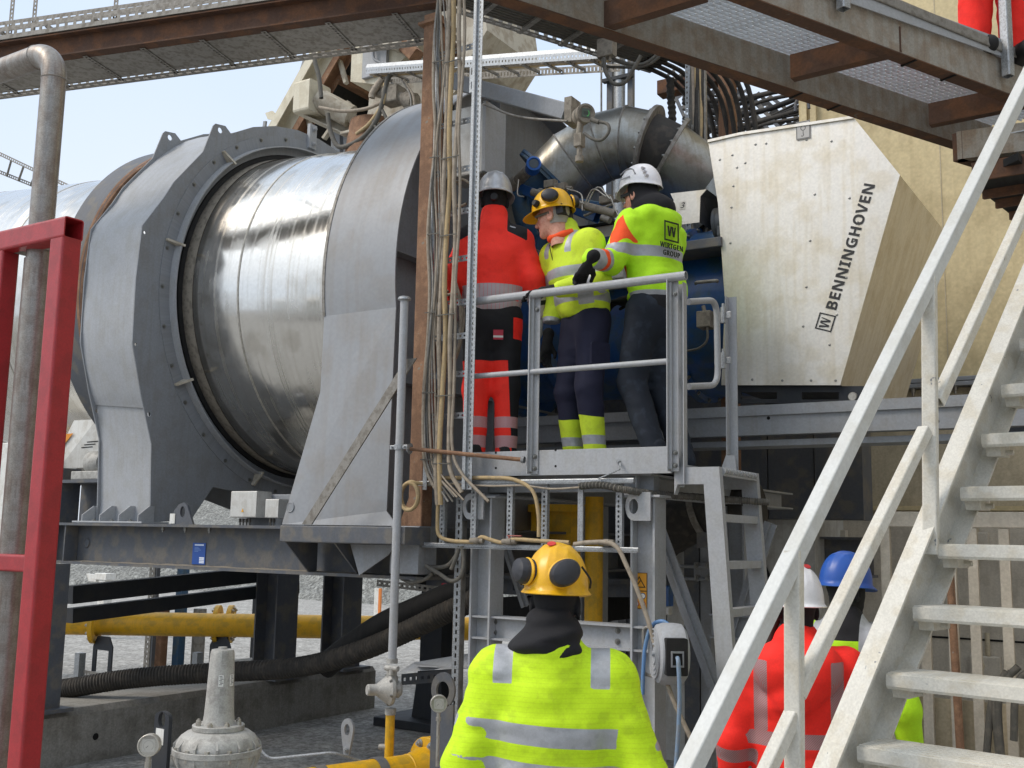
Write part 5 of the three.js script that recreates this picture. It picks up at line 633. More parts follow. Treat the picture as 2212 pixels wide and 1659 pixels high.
// grey vent pipe in front of everything, with regulator and yellow riser
{
  const a = hitZ(874, 642, -5.55), x = a.x, z = a.z, t = thing('vent_pipe', 'slender grey vent pipe with mushroom cap and a regulator below', 'pipe'); const yb = hitZ(850, 1430, z).y;
  part('pipe', rod(V(x, yb, z), V(x, a.y - 0.02, z), 0.028, 18), M.grey, t); part('cap', lathe(V(x, a.y - 0.03, z), Y1, [[0.03, 0], [0.033, 0.006], [0.046, 0.012], [0.044, 0.024], [0.03, 0.034], [0, 0.038]], 22), M.galv, t);
  const c = hitZ(862, 966, z); part('pipe_clamp', [lathe(V(x, c.y - 0.018, z), Y1, [[0.028, 0], [0.034, 0], [0.034, 0.036], [0.028, 0.036]], 20), cbox(x - 0.075, x - 0.03, c.y - 0.014, c.y + 0.014, z - 0.008, z + 0.008, 0.003), cbox(x + 0.03, x + 0.07, c.y - 0.014, c.y + 0.014, z - 0.008, z + 0.008, 0.003), rod(V(x - 0.055, c.y, z - 0.02), V(x - 0.055, c.y, z + 0.025), 0.008, 6), rod(V(x + 0.05, c.y, z - 0.02), V(x + 0.05, c.y, z + 0.025), 0.008, 6)], M.galv, t);
  const y1 = hitZ(850, 1440, z).y; part('coupling', [rod(V(x, y1 - 0.06, z), V(x, y1, z), 0.034, 16), rod(V(x, y1 - 0.1, z), V(x, y1 - 0.06, z), 0.042, 6), rod(V(x, y1 - 0.2, z), V(x, y1 - 0.1, z), 0.03, 14), rod(V(x, y1 - 0.3, z), V(x, y1 - 0.26, z), 0.036, 6), lathe(V(x, y1 + 0.02, z), Y1, [[0.028, 0], [0.036, 0], [0.036, 0.03], [0.028, 0.03]], 18)], M.cast, t);
  const rc = hitZ(822, 1487, z), n = V(-0.55, 0.02, 0.83).normalize(), r0 = V(x - 0.005, rc.y, z + 0.0); part('regulator', [lathe(add(r0, n, -0.07), n, [[0, 0], [0.04, 0.002], [0.055, 0.02], [0.05, 0.05], [0.095, 0.06], [0.1, 0.066], [0.1, 0.086], [0.094, 0.09], [0.085, 0.1], [0.055, 0.14], [0.04, 0.16], [0.036, 0.17], [0.036, 0.22], [0.03, 0.228], [0, 0.228]], 30)], M.cast, t);
  const rs = n.clone().cross(Y1).normalize(); for (let i = 0; i < 6; i++) { const g = i / 6 * 6.2832 + 0.3; part('bolt', hexBolt(r0.clone().addScaledVector(n, 0.016).addScaledVector(rs, 0.09 * Math.cos(g)).add(V(0, 0.09 * Math.sin(g), 0)), n, 0.01, 0.01), M.screw, t); }
  part('elbow', [rod(add(r0, rs, -0.05).add(V(0, 0.1, 0.02)), add(r0, rs, -0.05).add(V(0, 0.15, 0.02)), 0.018, 8), rod(add(r0, rs, -0.05).add(V(-0.05, 0.14, 0.02)), add(r0, rs, -0.05).add(V(0.05, 0.14, 0.02)), 0.018, 8)], M.cast, t);
  const y2 = y1 - 0.3, y3 = hitZ(845, 1615, z).y; part('riser', rod(V(x, y3 - 0.1, z), V(x, y2, z), 0.03, 16), M.yellow, t, 'yellow riser pipe'); part('side_nipple', [rod(V(x, y2 - 0.2, z), V(x - 0.06, y2 - 0.2, z + 0.03), 0.018, 10)], M.cast, t);
  const yp = thing('gas_pipe', 'fat yellow gas pipe with blind flange along the bottom edge', 'pipe'), py = y3 - 0.1, R = 0.105, f0 = hitZ(920, 1625, z), L = V(f0.x - 0.62, py, z + 1.9), E2 = V(f0.x, py - 0.0, z), d = unit(L, E2);
  part('pipe', rod(L, E2, R, 36), M.yellow, yp); part('weld_neck', lathe(add(E2, d, -0.14), d, [[R, 0], [R + 0.004, 0.005], [R + 0.002, 0.02], [R + 0.03, 0.1], [R + 0.03, 0.14]], 36), M.yellow, yp);
  const fl = part('flange', [lathe(E2, d, [[R, 0], [R + 0.085, 0], [R + 0.09, 0.004], [R + 0.09, 0.024], [R + 0.085, 0.028], [0, 0.028]], 44), lathe(add(E2, d, 0.034), d, [[0, 0], [R + 0.085, 0], [R + 0.09, 0.004], [R + 0.09, 0.022], [0, 0.026]], 44)], M.yellow, yp);
  const s = d.clone().cross(Y1).normalize(), u = s.clone().cross(d); for (let i = 0; i < 8; i++) { const g = (i + 0.5) / 8 * 6.2832; part('bolt', hexBolt(E2.clone().addScaledVector(s, (R + 0.058) * Math.cos(g)).addScaledVector(u, (R + 0.058) * Math.sin(g)), d.clone().negate(), 0.02, 0.022), M.galv, fl); }
  for (const k of [0.35, 0.75]) { const c = add(E2, d, -k); part('support_strap', [lathe(add(c, d, -0.03), d, [[R + 0.003, 0], [R + 0.009, 0], [R + 0.009, 0.06], [R + 0.003, 0.06]], 36)], M.steel, yp); }
  for (const k of [0.35]) { const c = add(E2, d, -k).addScaledVector(s, R + 0.04); part('strap_bolt', [cbox(c.x - 0.05, c.x + 0.05, c.y - 0.01, c.y + 0.005, c.z - 0.03, c.z + 0.05, 0.004), hexBolt(off(c, 0, 0.005, 0.01), Y1, 0.016, 0.014)], M.steel, yp); }
  for (const k of [0.1, 2.0]) { const c = add(E2, d, -k); part('pipe_stand', [box(c.x - 0.03, c.x + 0.03, 0, c.y - R, c.z - 0.03, c.z + 0.03)], M.steel, yp); }
  single('sense_line', bent([hitZ(558, 1612, z + 0.52), hitZ(580, 1640, z + 0.5), hitZ(720, 1625, z + 0.3), V(x - 0.02, y2 - 0.33, z + 0.02)], 0.05, 0.009, 8), M.galv, 'thin steel sense line bending from the regulator to the yellow riser', 'pipe');
  const eb = thing('eye_bolt', 'grey steel lifting eye standing on the yellow gas pipe strap', 'lifting eye'), ec = hitZ(753, 1580, z + 0.25), ring = []; for (let i = 0; i < 20; i++) ring.push(V(ec.x + 0.022 * Math.cos(i / 20 * 6.2832), ec.y + 0.012 + 0.035 * Math.sin(i / 20 * 6.2832), ec.z)); const o = []; for (let i = 0; i <= 14; i++) { const g = -0.3 + i / 14 * 3.74; o.push(V(ec.x + 0.05 * Math.cos(g), ec.y + 0.015 + 0.065 * Math.sin(g), ec.z)); } o.push(V(ec.x - 0.02, ec.y - 0.14, ec.z), V(ec.x + 0.02, ec.y - 0.14, ec.z)); part('eye_plate', plate(o, V(0, 0, 0.016), [ring]), M.greyD, eb); part('pin', hexBolt(off(ec, 0, -0.11, 0.016), Z1, 0.016, 0.014), M.galv, eb);
}
// ---------------------------------------------------------------- foreground left: red frame, steel pipe, spring regulator, gauges
{
  const z = -2.9, t = thing('red_frame', 'red painted square tube frame at the left edge of the picture', 'frame'), w = 0.1;
  const x = hitZ(113, 800, z + w / 2).x - w / 2, yt = hitZ(128, 468, z + w / 2).y;
  part('post', boxTube(V(x, 0, z), V(x, yt - w + 0.002, z), w, w, 0.006, X1, 0.012), M.red, t); part('top_tube', boxTube(V(x - 1.1, yt - w / 2, z), V(x + w / 2 + 0.001, yt - w / 2, z), w, w, 0.006, Y1, 0.012), M.red, t);
  const x2 = hitZ(4, 800, z).x - 0.05; part('post', boxTube(V(x2, 0, z), V(x2, yt - w + 0.001, z), w * 0.9, w * 0.9, 0.006, X1, 0.012), M.red, t);
  const yc = hitZ(20, 1215, z).y; part('cross_tube', boxTube(V(x2, yc, z), V(x - w / 2 + 0.001, yc, z), 0.075, 0.075, 0.006, Y1, 0.01), M.red, t); part('foot_gusset', plate([V(x + w / 2 - 0.01, 0.42, z), V(x + w / 2 + 0.16, 0.2, z), V(x + w / 2 + 0.16, 0, z), V(x + w / 2 - 0.01, 0, z)], V(0, 0, 0.012)), M.red, t);
  const px = hitZ(97, 400, z - 0.06).x, pz = z - 0.06, r = 0.058, p = thing('steel_pipe', 'weathered bare steel pipe with a bend held inside the red frame', 'pipe');
  const eY = hitZ(92, 140, pz).y; const bend = []; for (let i = 0; i <= 12; i++) { const a = i / 12 * Math.PI / 2; bend.push(V(px - 0.15 + 0.15 * Math.cos(a), eY - 0.1 + 0.15 * Math.sin(a), pz)); }
  part('upright_run', ringTube([V(px, 0, pz), V(px, eY - 0.1, pz)], r, 28), M.oldpipe, p); part('elbow', ringTube(bend, r + 0.001, 28), M.oldpipe, p); part('level_run', ringTube([V(px - 0.15, eY + 0.05, pz), V(px - 2.2, eY + 0.05, pz)], r, 28), M.oldpipe, p);
  part('weld', [lathe(V(px, eY - 0.104, pz), Y1, [[r, 0], [r + 0.004, 0.004], [r, 0.008]], 28), lathe(V(px - 0.148, eY + 0.05, pz), V(-1, 0, 0), [[r, 0], [r + 0.004, 0.004], [r, 0.008]], 28)], M.oldpipe, p);
  const cy = hitZ(85, 535, pz).y; part('pipe_clamp', [lathe(V(px, cy - 0.02, pz), Y1, [[r, 0], [r + 0.008, 0], [r + 0.008, 0.045], [r, 0.045]], 24), cbox(px + r, px + 0.13, cy - 0.018, cy + 0.02, pz + 0.01, pz + 0.02, 0.003), hexBolt(V(px + 0.08, cy, pz + 0.022), Z1, 0.014, 0.02), cbox(px - 0.13, px - r, cy - 0.022, cy - 0.012, pz - 0.03, pz + 0.05, 0.003)], M.galvD, p);
  part('lower_sleeve', ringTube([V(px, 0, pz), V(px, cy - 0.06, pz)], r + 0.006, 28), M.oldpipe, p);
}
{
  const c = atD(469, 1620, 4.35), r = 0.172, t = thing('spring_regulator', 'grey cast gas pressure regulator with tall spring tower in the foreground', 'regulator');
  const yR = c.y; part('lower_case', lathe(V(c.x, yR - 0.2, c.z), Y1, [[0, 0.06], [0.1, 0.06], [0.125, 0.075], [0.155, 0.14], [r, 0.175], [r, 0.19]], 40), M.cast, t); part('rim', lathe(V(c.x, yR - 0.012, c.z), Y1, [[r, 0], [r + 0.006, 0.003], [r + 0.006, 0.024], [r, 0.027]], 48), M.cast, t);
  part('upper_case', lathe(V(c.x, yR + 0.015, c.z), Y1, [[r - 0.006, 0], [r - 0.01, 0.024], [r - 0.024, 0.044], [0.125, 0.06], [0.1, 0.066], [0.1, 0.07]], 40), M.cast, t); part('tower_flange', lathe(V(c.x, yR + 0.08, c.z), Y1, [[0, 0], [0.1, 0], [0.104, 0.003], [0.104, 0.02], [0.1, 0.023], [0.05, 0.023]], 40), M.cast, t);
  part('spring_tower', lathe(V(c.x, yR + 0.1, c.z), Y1, [[0.07, 0], [0.064, 0.012], [0.06, 0.04], [0.057, 0.09], [0.049, 0.28], [0.047, 0.292], [0.044, 0.3], [0.018, 0.302], [0.018, 0.31], [0, 0.311]], 32), M.cast, t);
  for (let i = 0; i < 12; i++) { const a = i / 12 * 6.2832 + 0.2, ca = Math.cos(a), sa = Math.sin(a), q = (rad, y) => V(c.x + ca * rad, yR + y, c.z + sa * rad), th = V(-sa * 0.008, 0, ca * 0.008);
    part('case_rib', [plate([q(0.1, 0.076), q(0.128, 0.07), q(0.152, 0.054), q(r + 0.002, 0.03), q(r + 0.002, 0.015), q(0.12, 0.015)], th), plate([q(0.11, -0.135), q(0.15, -0.1), q(r + 0.002, -0.03), q(r + 0.002, -0.012), q(0.12, -0.012)], th)], M.cast, t);
    const b = a + 0.26, bp = V(c.x + Math.cos(b) * (r - 0.008), yR + 0.015, c.z + Math.sin(b) * (r - 0.008)); part('bolt', [rod(bp, off(bp, 0, 0.009, 0), 0.011, 6), rod(off(bp, 0, -0.04, 0), off(bp, 0, -0.026, 0), 0.011, 6)], M.zinc, t); }
  for (let i = 0; i < 8; i++) { const a = i / 8 * 6.2832 + 0.35, bp = V(c.x + Math.cos(a) * 0.086, yR + 0.102, c.z + Math.sin(a) * 0.086); part('tower_bolt', [rod(bp, off(bp, 0, 0.012, 0), 0.011, 6), rod(bp, off(bp, 0, 0.018, 0), 0.006, 6)], M.zinc, t); }
  const n = V(EYE.x - c.x, 0, EYE.z - c.z).normalize(), rV = Y1.clone().cross(n).normalize(); const lb = off(c, 0, 0.28, 0).addScaledVector(n, 0.053), nm = decal(0.02, 0.045, 48, (x, w, h) => { x.fillStyle = '#d8d8d4'; x.fillRect(0, 0, w, h); x.fillStyle = '#222'; for (let i = 0; i < 7; i++) x.fillRect(w * (.15 + .1 * (i % 3)), h * (.08 + .12 * i), w * .6, h * .05); }); printPlate('type_label', lb, rV, Y1, 0.02, 0.045, 0.002, nm, t); printPlate('type_label', off(c, 0, 0.28, 0).addScaledVector(n, 0.034).addScaledVector(rV, 0.041), rV.clone().addScaledVector(n, -0.9).normalize(), Y1, 0.018, 0.045, 0.002, nm, t);
  part('pipe_stub', rod(V(c.x, 0.3, c.z), V(c.x, yR - 0.13, c.z), 0.06, 20), M.yellow, t);
  const g = (px, py, D, R, lab, name) => { const q = atD(px, py, D), u = thing('pressure_gauge', lab, 'gauge'), n2 = V(0.62, 0.05, 0.78).normalize(), s = Y1.clone().cross(n2).normalize(), up = n2.clone().cross(s); part('case', lathe(add(q, n2, -R * 0.7), n2, [[0, 0], [R * 0.94, 0], [R, R * 0.08], [R, R * 1.0], [R * 0.95, R * 1.06], [R * 0.86, R * 1.06], [R * 0.84, R * 0.92], [0, R * 0.92]], 36), M.zinc, u);
    const dm = decal(0.1, 0.1, 96, (x, w) => { x.fillStyle = '#b9b6ae'; x.fillRect(0, 0, w, w); x.strokeStyle = '#4b4a46'; x.lineWidth = 2; for (let i = 0; i < 21; i++) { const a = 2.3 + i / 20 * 4.8; x.beginPath(); x.moveTo(w / 2 + Math.cos(a) * w * .42, w / 2 + Math.sin(a) * w * .42); x.lineTo(w / 2 + Math.cos(a) * w * .36, w / 2 + Math.sin(a) * w * .36); x.stroke(); } x.lineWidth = 3; x.beginPath(); x.moveTo(w / 2, w / 2); x.lineTo(w * .3, w * .68); x.stroke(); }); const dr = []; for (let i = 0; i < 1; i++); printPlate('dial', add(q, n2, R * 0.235), s, up, R * 1.15, R * 1.15, 0.001, dm, u); part('glass', lathe(add(q, n2, R * 0.3), n2, [[0, 0.001], [R * 0.84, 0.001]], 30), M.glass, u);
    part('stem', [rod(off(q, 0, -R * 0.9, 0), off(q, 0, -R * 1.5, 0), R * 0.22, 10), rod(off(q, 0, -R * 1.5, 0), off(q, 0, -R * 1.95, 0), R * 0.3, 6), rod(off(q, 0, -R * 1.95, 0), V(q.x, Math.max(0.5, q.y - R * 7), q.z), R * 0.2, 10)], M.zinc, u); return q; };
  g(322, 1610, 4.2, 0.043, 'round pressure gauge left of the spring regulator by the dark lug', 'gauge'); g(948, 1520, 5.2, 0.042, 'small pressure gauge by the elbow of the yellow jacketed man', 'gauge');
  const lg = atD(352, 1600, 4.45), L = thing('hoist_lug', 'dark rounded lifting lug with white hook tag behind the gauge', 'lifting lug'), W = 0.045, ring = [], out = [], zz = lg.z; const tp = atD(352, 1552, 4.45); for (let i = 0; i < 20; i++) ring.push(V(tp.x + 0.022 * Math.cos(i / 20 * 6.2832), tp.y + 0.032 * Math.sin(i / 20 * 6.2832) - 0.005, zz)); for (let i = 0; i <= 14; i++) { const a = i / 14 * Math.PI; out.push(V(tp.x + W * Math.cos(a), tp.y + 0.03 * Math.sin(a), zz)); } out.push(V(tp.x - W, 0.4, zz), V(tp.x + W, 0.4, zz)); part('plate', plate(out, V(0, 0, 0.018), [ring]), M.dark, L); part('tag', box(tp.x - 0.028, tp.x + 0.02, tp.y - 0.105, tp.y - 0.04, zz + 0.0185, zz + 0.021), M.white, L);
  const el = atD(960, 1490, 5.6), o = [], rg = []; for (let i = 0; i < 24; i++) { const a = i / 24 * 6.2832; o.push(V(el.x + 0.075 * Math.cos(a), el.y + 0.09 * Math.sin(a), el.z)); rg.push(V(el.x + 0.042 * Math.cos(a), el.y - 0.005 + 0.05 * Math.sin(a), el.z)); } single('ring_eye', [plate(o, V(0, 0, 0.016), [rg]), box(el.x - 0.07, el.x + 0.07, 0.4, el.y - 0.07, el.z, el.z + 0.016)], M.steel, 'grey ring eye partly hidden behind the small gauge', 'lifting eye');
}
// ---------------------------------------------------------------- steep white stairs on the right
const SD = V(0.2975, 0, -0.9547), SP = V(-0.915, 1.4, -3.352), SN = V(0.9547, 0, 0.2975), ST = V(0.985, 0, 0.172);
const onS = (x, y, o = 0) => hitPlane(x, y, SP.clone().addScaledVector(SN, o), SN);
{
  const t = thing('steel_stairs', 'steep cream white steel stairs with handrails on the right edge', 'stairs');
  const step = V(0.051, 0.2, -0.165);
  // stringers: channel sections
  const dir = step.clone().normalize(), lo = SP.clone().addScaledVector(step, -7.2), hi = SP.clone().addScaledVector(step, 9), sh = V(0, -0.075, 0).addScaledVector(SN, -0.015);
  part('stringer', cBeam(add(lo, sh), add(hi, sh), 0.075, 0.2, 0.009, 1), M.stair, t);
  part('stringer', cBeam(add(add(lo, sh), ST, 1.0), add(add(hi, sh), ST, 1.0), 0.075, 0.2, 0.009, -1), M.stair, t);
  for (let i = -6; i <= 8; i++) { const p = SP.clone().addScaledVector(step, i).addScaledVector(ST, 0.022), nz = V(ST.z, 0, -ST.x); // pointing back under the step
    const prof = [[0, 0], [0, -0.036], [0.006, -0.045], [0.018, -0.045], [0.018, -0.036], [0.01, -0.032], [0.01, -0.012], [0.2, -0.012], [0.2, 0]]; const q = prof.map(([a, b]) => p.clone().addScaledVector(nz, a).add(V(0, b, 0))); const g = [plate(q, ST.clone().multiplyScalar(0.93))];
    for (let k = 0; k < 7; k++) g.push(bar(p.clone().addScaledVector(nz, 0.02 + k * 0.026).add(V(0, 0.002, 0)), p.clone().addScaledVector(nz, 0.02 + k * 0.026).addScaledVector(ST, 0.93).add(V(0, 0.002, 0)), 0.012, 0.006)); const tr = part('tread', g, M.stair, t);
    part('bracket', [plate([p.clone().addScaledVector(nz, 0.03).add(V(0, -0.02, 0)), p.clone().addScaledVector(nz, 0.15).add(V(0, -0.02, 0)), p.clone().addScaledVector(nz, 0.15).add(V(0, -0.075, 0)), p.clone().addScaledVector(nz, 0.05).add(V(0, -0.075, 0))], ST.clone().multiplyScalar(0.05)), rod(p.clone().addScaledVector(nz, 0.11).addScaledVector(ST, 0.05).add(V(0, -0.06, 0)), p.clone().addScaledVector(nz, 0.11).addScaledVector(ST, 0.075).add(V(0, -0.06, 0)), 0.01, 6)], M.stair, tr); }
  const o = 0.0, tube = (a, b, w, n, m) => part(n, boxTube(a, b, w, w, 0.004, Y1, 0.006), m, t);
  const r0 = onS(1490, 1659), r1 = onS(2224, 160), rd = unit(r0, r1); tube(add(r0, rd, -0.8), add(r1, rd, 0.9), 0.052, 'handrail', M.stairR);
  const m0 = onS(1666, 1659), m1 = onS(1990, 985), md = unit(m0, m1), n0 = onS(2030, 860), n1 = onS(2218, 470);
  const P1b = onS(2011, 1185), P1t = onS(2007, 600), P2t = onS(1715, 1190), P2b = onS(1712, 1700);
  tube(V(P1b.x, P1b.y - 0.02, P1b.z), V(P1t.x, P1t.y - 0.0, P1t.z), 0.048, 'handrail_post', M.stair); tube(V(P2b.x, P2b.y - 0.4, P2b.z), P2t, 0.048, 'handrail_post', M.stair);
  const mu = onS(1722, 1500), mt = onS(1998, 930); tube(mu, mt, 0.042, 'mid_rail', M.stair); const lu = onS(1712, 1545); tube(lu, add(lu, unit(mt, lu), 0.8), 0.042, 'mid_rail', M.stair); const uu = onS(2020, 800); tube(onS(2024, 870), add(onS(2206, 455), unit(mu, mt), 0.6), 0.042, 'mid_rail', M.stair);
}
// ---------------------------------------------------------------- overhead walkway
const WY = 4.4;
{
  const t = thing('overhead_walkway', 'overhead grating walkway on rust stained channel beams at upper right', 'walkway');
  const W = (x, y, h = WY) => hitY(x, y, h), a0 = W(1100, 14), a1 = W(2065, 322), ad = unit(a0, a1), b0 = W(1675, 13), b1 = W(2166, 187), bd = unit(b0, b1), hB = 0.185;
  const mk = (p, d, L0, L1, open) => { const A = add(p, d, L0).add(V(0, hB / 2, 0)), B = add(p, d, L1).add(V(0, hB / 2, 0)); const o = part('beam', cBeam(A, B, 0.075, hB, 0.011, open), M.primer, t); part('bottom_flange', cBeam(add(A, V(0, -hB / 2 - 0.003, 0)), add(B, V(0, -hB / 2 - 0.003, 0)), 0.079, 0.006, 0.002, open), M.rustD, o); return [A, B]; };
  const nrm = V(-ad.z, 0, ad.x), side = b0.clone().sub(a0); const sgn = nrm.dot(side) > 0 ? 1 : -1; nrm.multiplyScalar(sgn);
  const LEN = a0.distanceTo(a1) + 0.25; mk(add(a0, nrm, 0.035), ad, -1.2, LEN, -1); mk(add(b0, nrm, -0.035), ad, -1.5, LEN, -1);
  const width = Math.abs(b0.clone().sub(a0).dot(nrm));
  // cross beams, grating panels between them
  const cx = [[1290, 72], [1712, 175], [2010, 275]].map(([x, y]) => W(x, y)), cd = V(0.998, 0, 0.06).normalize(), tt = width / Math.abs(cd.dot(nrm));
  const G = new THREE.BoxGeometry(1, 1, 1).toNonIndexed(), gy = WY + hB - 0.006;
  for (const c of [W(1000, 20).addScaledVector(ad, -0.35), ...cx]) part('cross_beam', cBeam(V(c.x, WY + 0.07, c.z), V(c.x, WY + 0.07, c.z).addScaledVector(cd, tt - 0.16), 0.06, 0.13, 0.01, -1), M.rustD, t);
  const bars = (n, s0, s1, list) => { for (let i = 0; i < n; i++) { const s = s0 + (s1 - s0) * i / (n - 1); list.push(s); } return list; };
  const gl = [], L0 = -1.2, p0 = a0.clone(); for (let w = 0.0; w <= tt; w += 0.034) { const A = p0.clone().addScaledVector(ad, L0).addScaledVector(cd, w), B = p0.clone().addScaledVector(ad, LEN).addScaledVector(cd, w); gl.push(bar(V(A.x, gy + 0.015, A.z), V(B.x, gy + 0.015, B.z), 0.003, 0.024)); }
  for (let s = L0; s < LEN; s += 0.05) { const A = p0.clone().addScaledVector(ad, s), B = A.clone().addScaledVector(cd, tt); gl.push(bar(V(A.x, gy + 0.022, A.z), V(B.x, gy + 0.022, B.z), 0.003, 0.014)); }
  part('grating', gl, M.gratingM, t).userData.kind = 'stuff';
  const on = n => (x, y, k = 0) => hitPlane(x, y, b0.clone().addScaledVector(n, k), n), oB = on(nrm);
  part('toe_plate', plate([oB(1560, -90, 0.02), oB(2166, 124, 0.02), oB(2166, 124, 0.02).add(V(0, 0.1, 0)), oB(1560, -90, 0.02).add(V(0, 0.1, 0))], nrm.clone().multiplyScalar(0.006)), M.grey, t);
  const kr = [oB(1800, -48, 0.03), oB(2160, 100, 0.03)]; part('knee_rail', boxTube(add(kr[0], unit(kr[0], kr[1]), -1), add(kr[1], unit(kr[0], kr[1]), 0.8), 0.012, 0.055), M.galvD, t);
  const pp = oB(2178, 165, 0.045); part('rail_post', boxTube(V(pp.x, pp.y, pp.z), V(pp.x, pp.y + 1.2, pp.z), 0.05, 0.05, 0.005, nrm), M.galv, t); const p2 = oB(1822, 20, 0.045); part('rail_post', boxTube(V(p2.x, p2.y, p2.z), V(p2.x, p2.y + 1.2, p2.z), 0.05, 0.05, 0.005, nrm), M.galv, t);
  for (const [x, y, w] of [[1706, 138, 0], [1787, 165, 0], [1946, 58, 1], [2031, 95, 1]]) { const n2 = nrm.clone().multiplyScalar(w ? 1 : 1), c = hitPlane(x, y, w ? b0.clone().addScaledVector(nrm, -0.075) : a0, n2); const q = add(c, w ? nrm : nrm, w ? -0.004 : -0.004); part('cable_tie', [bar(V(q.x, WY - 0.012, q.z), V(q.x, WY + hB, q.z), 0.012, 0.004, nrm), bar(V(q.x, WY - 0.012, q.z), V(q.x, WY - 0.012, q.z).addScaledVector(nrm, 0.09), 0.012, 0.004)], M.hole, t); }
  // landing beyond, seen from below
  const l = thing('upper_landing', 'dark underside of the upper stair landing at the right edge', 'landing'), q0 = W(1930, 412, 4.2), Lp = (x, y) => hitY(x, y, 4.2);
  part('edge_beam', [bar(Lp(2068, 318), Lp(2330, 283), 0.06, 0.16)], M.primer, l); const e0 = Lp(2068, 316); part('side_beam', [bar(e0, add(e0, ad, 2.2), 0.06, 0.16)], M.rustD, l);
  const sl = []; for (let i = 0; i < 26; i++) { const a = add(e0, ad, 0.06 + i * 0.08); sl.push(bar(off(a, 0, 0.03, 0), add(a, cd, 1.6).add(V(0, 0.03, 0)), 0.05, 0.006)); } part('deck_strip', sl, M.gratingM, l); const und = [[2100, 392], [2122, 430], [2150, 450], [2180, 475], [2212, 495]].map(([x, y]) => hitY(x, y, 3.9)); part('tread_edge', und.map((p, i) => plate([p, add(p, cd, 1), add(p, cd, 1).add(V(0, 0.1, 0)), off(p, 0, 0.1, 0)], ad.clone().multiplyScalar(0.02))), M.rustD, l); part('lower_deck', [plate([hitY(2095, 395, 3.95), hitY(2230, 500, 3.95), hitY(2330, 470, 3.95), hitY(2200, 345, 3.95)], V(0, 0.04, 0))], M.black, l);
}
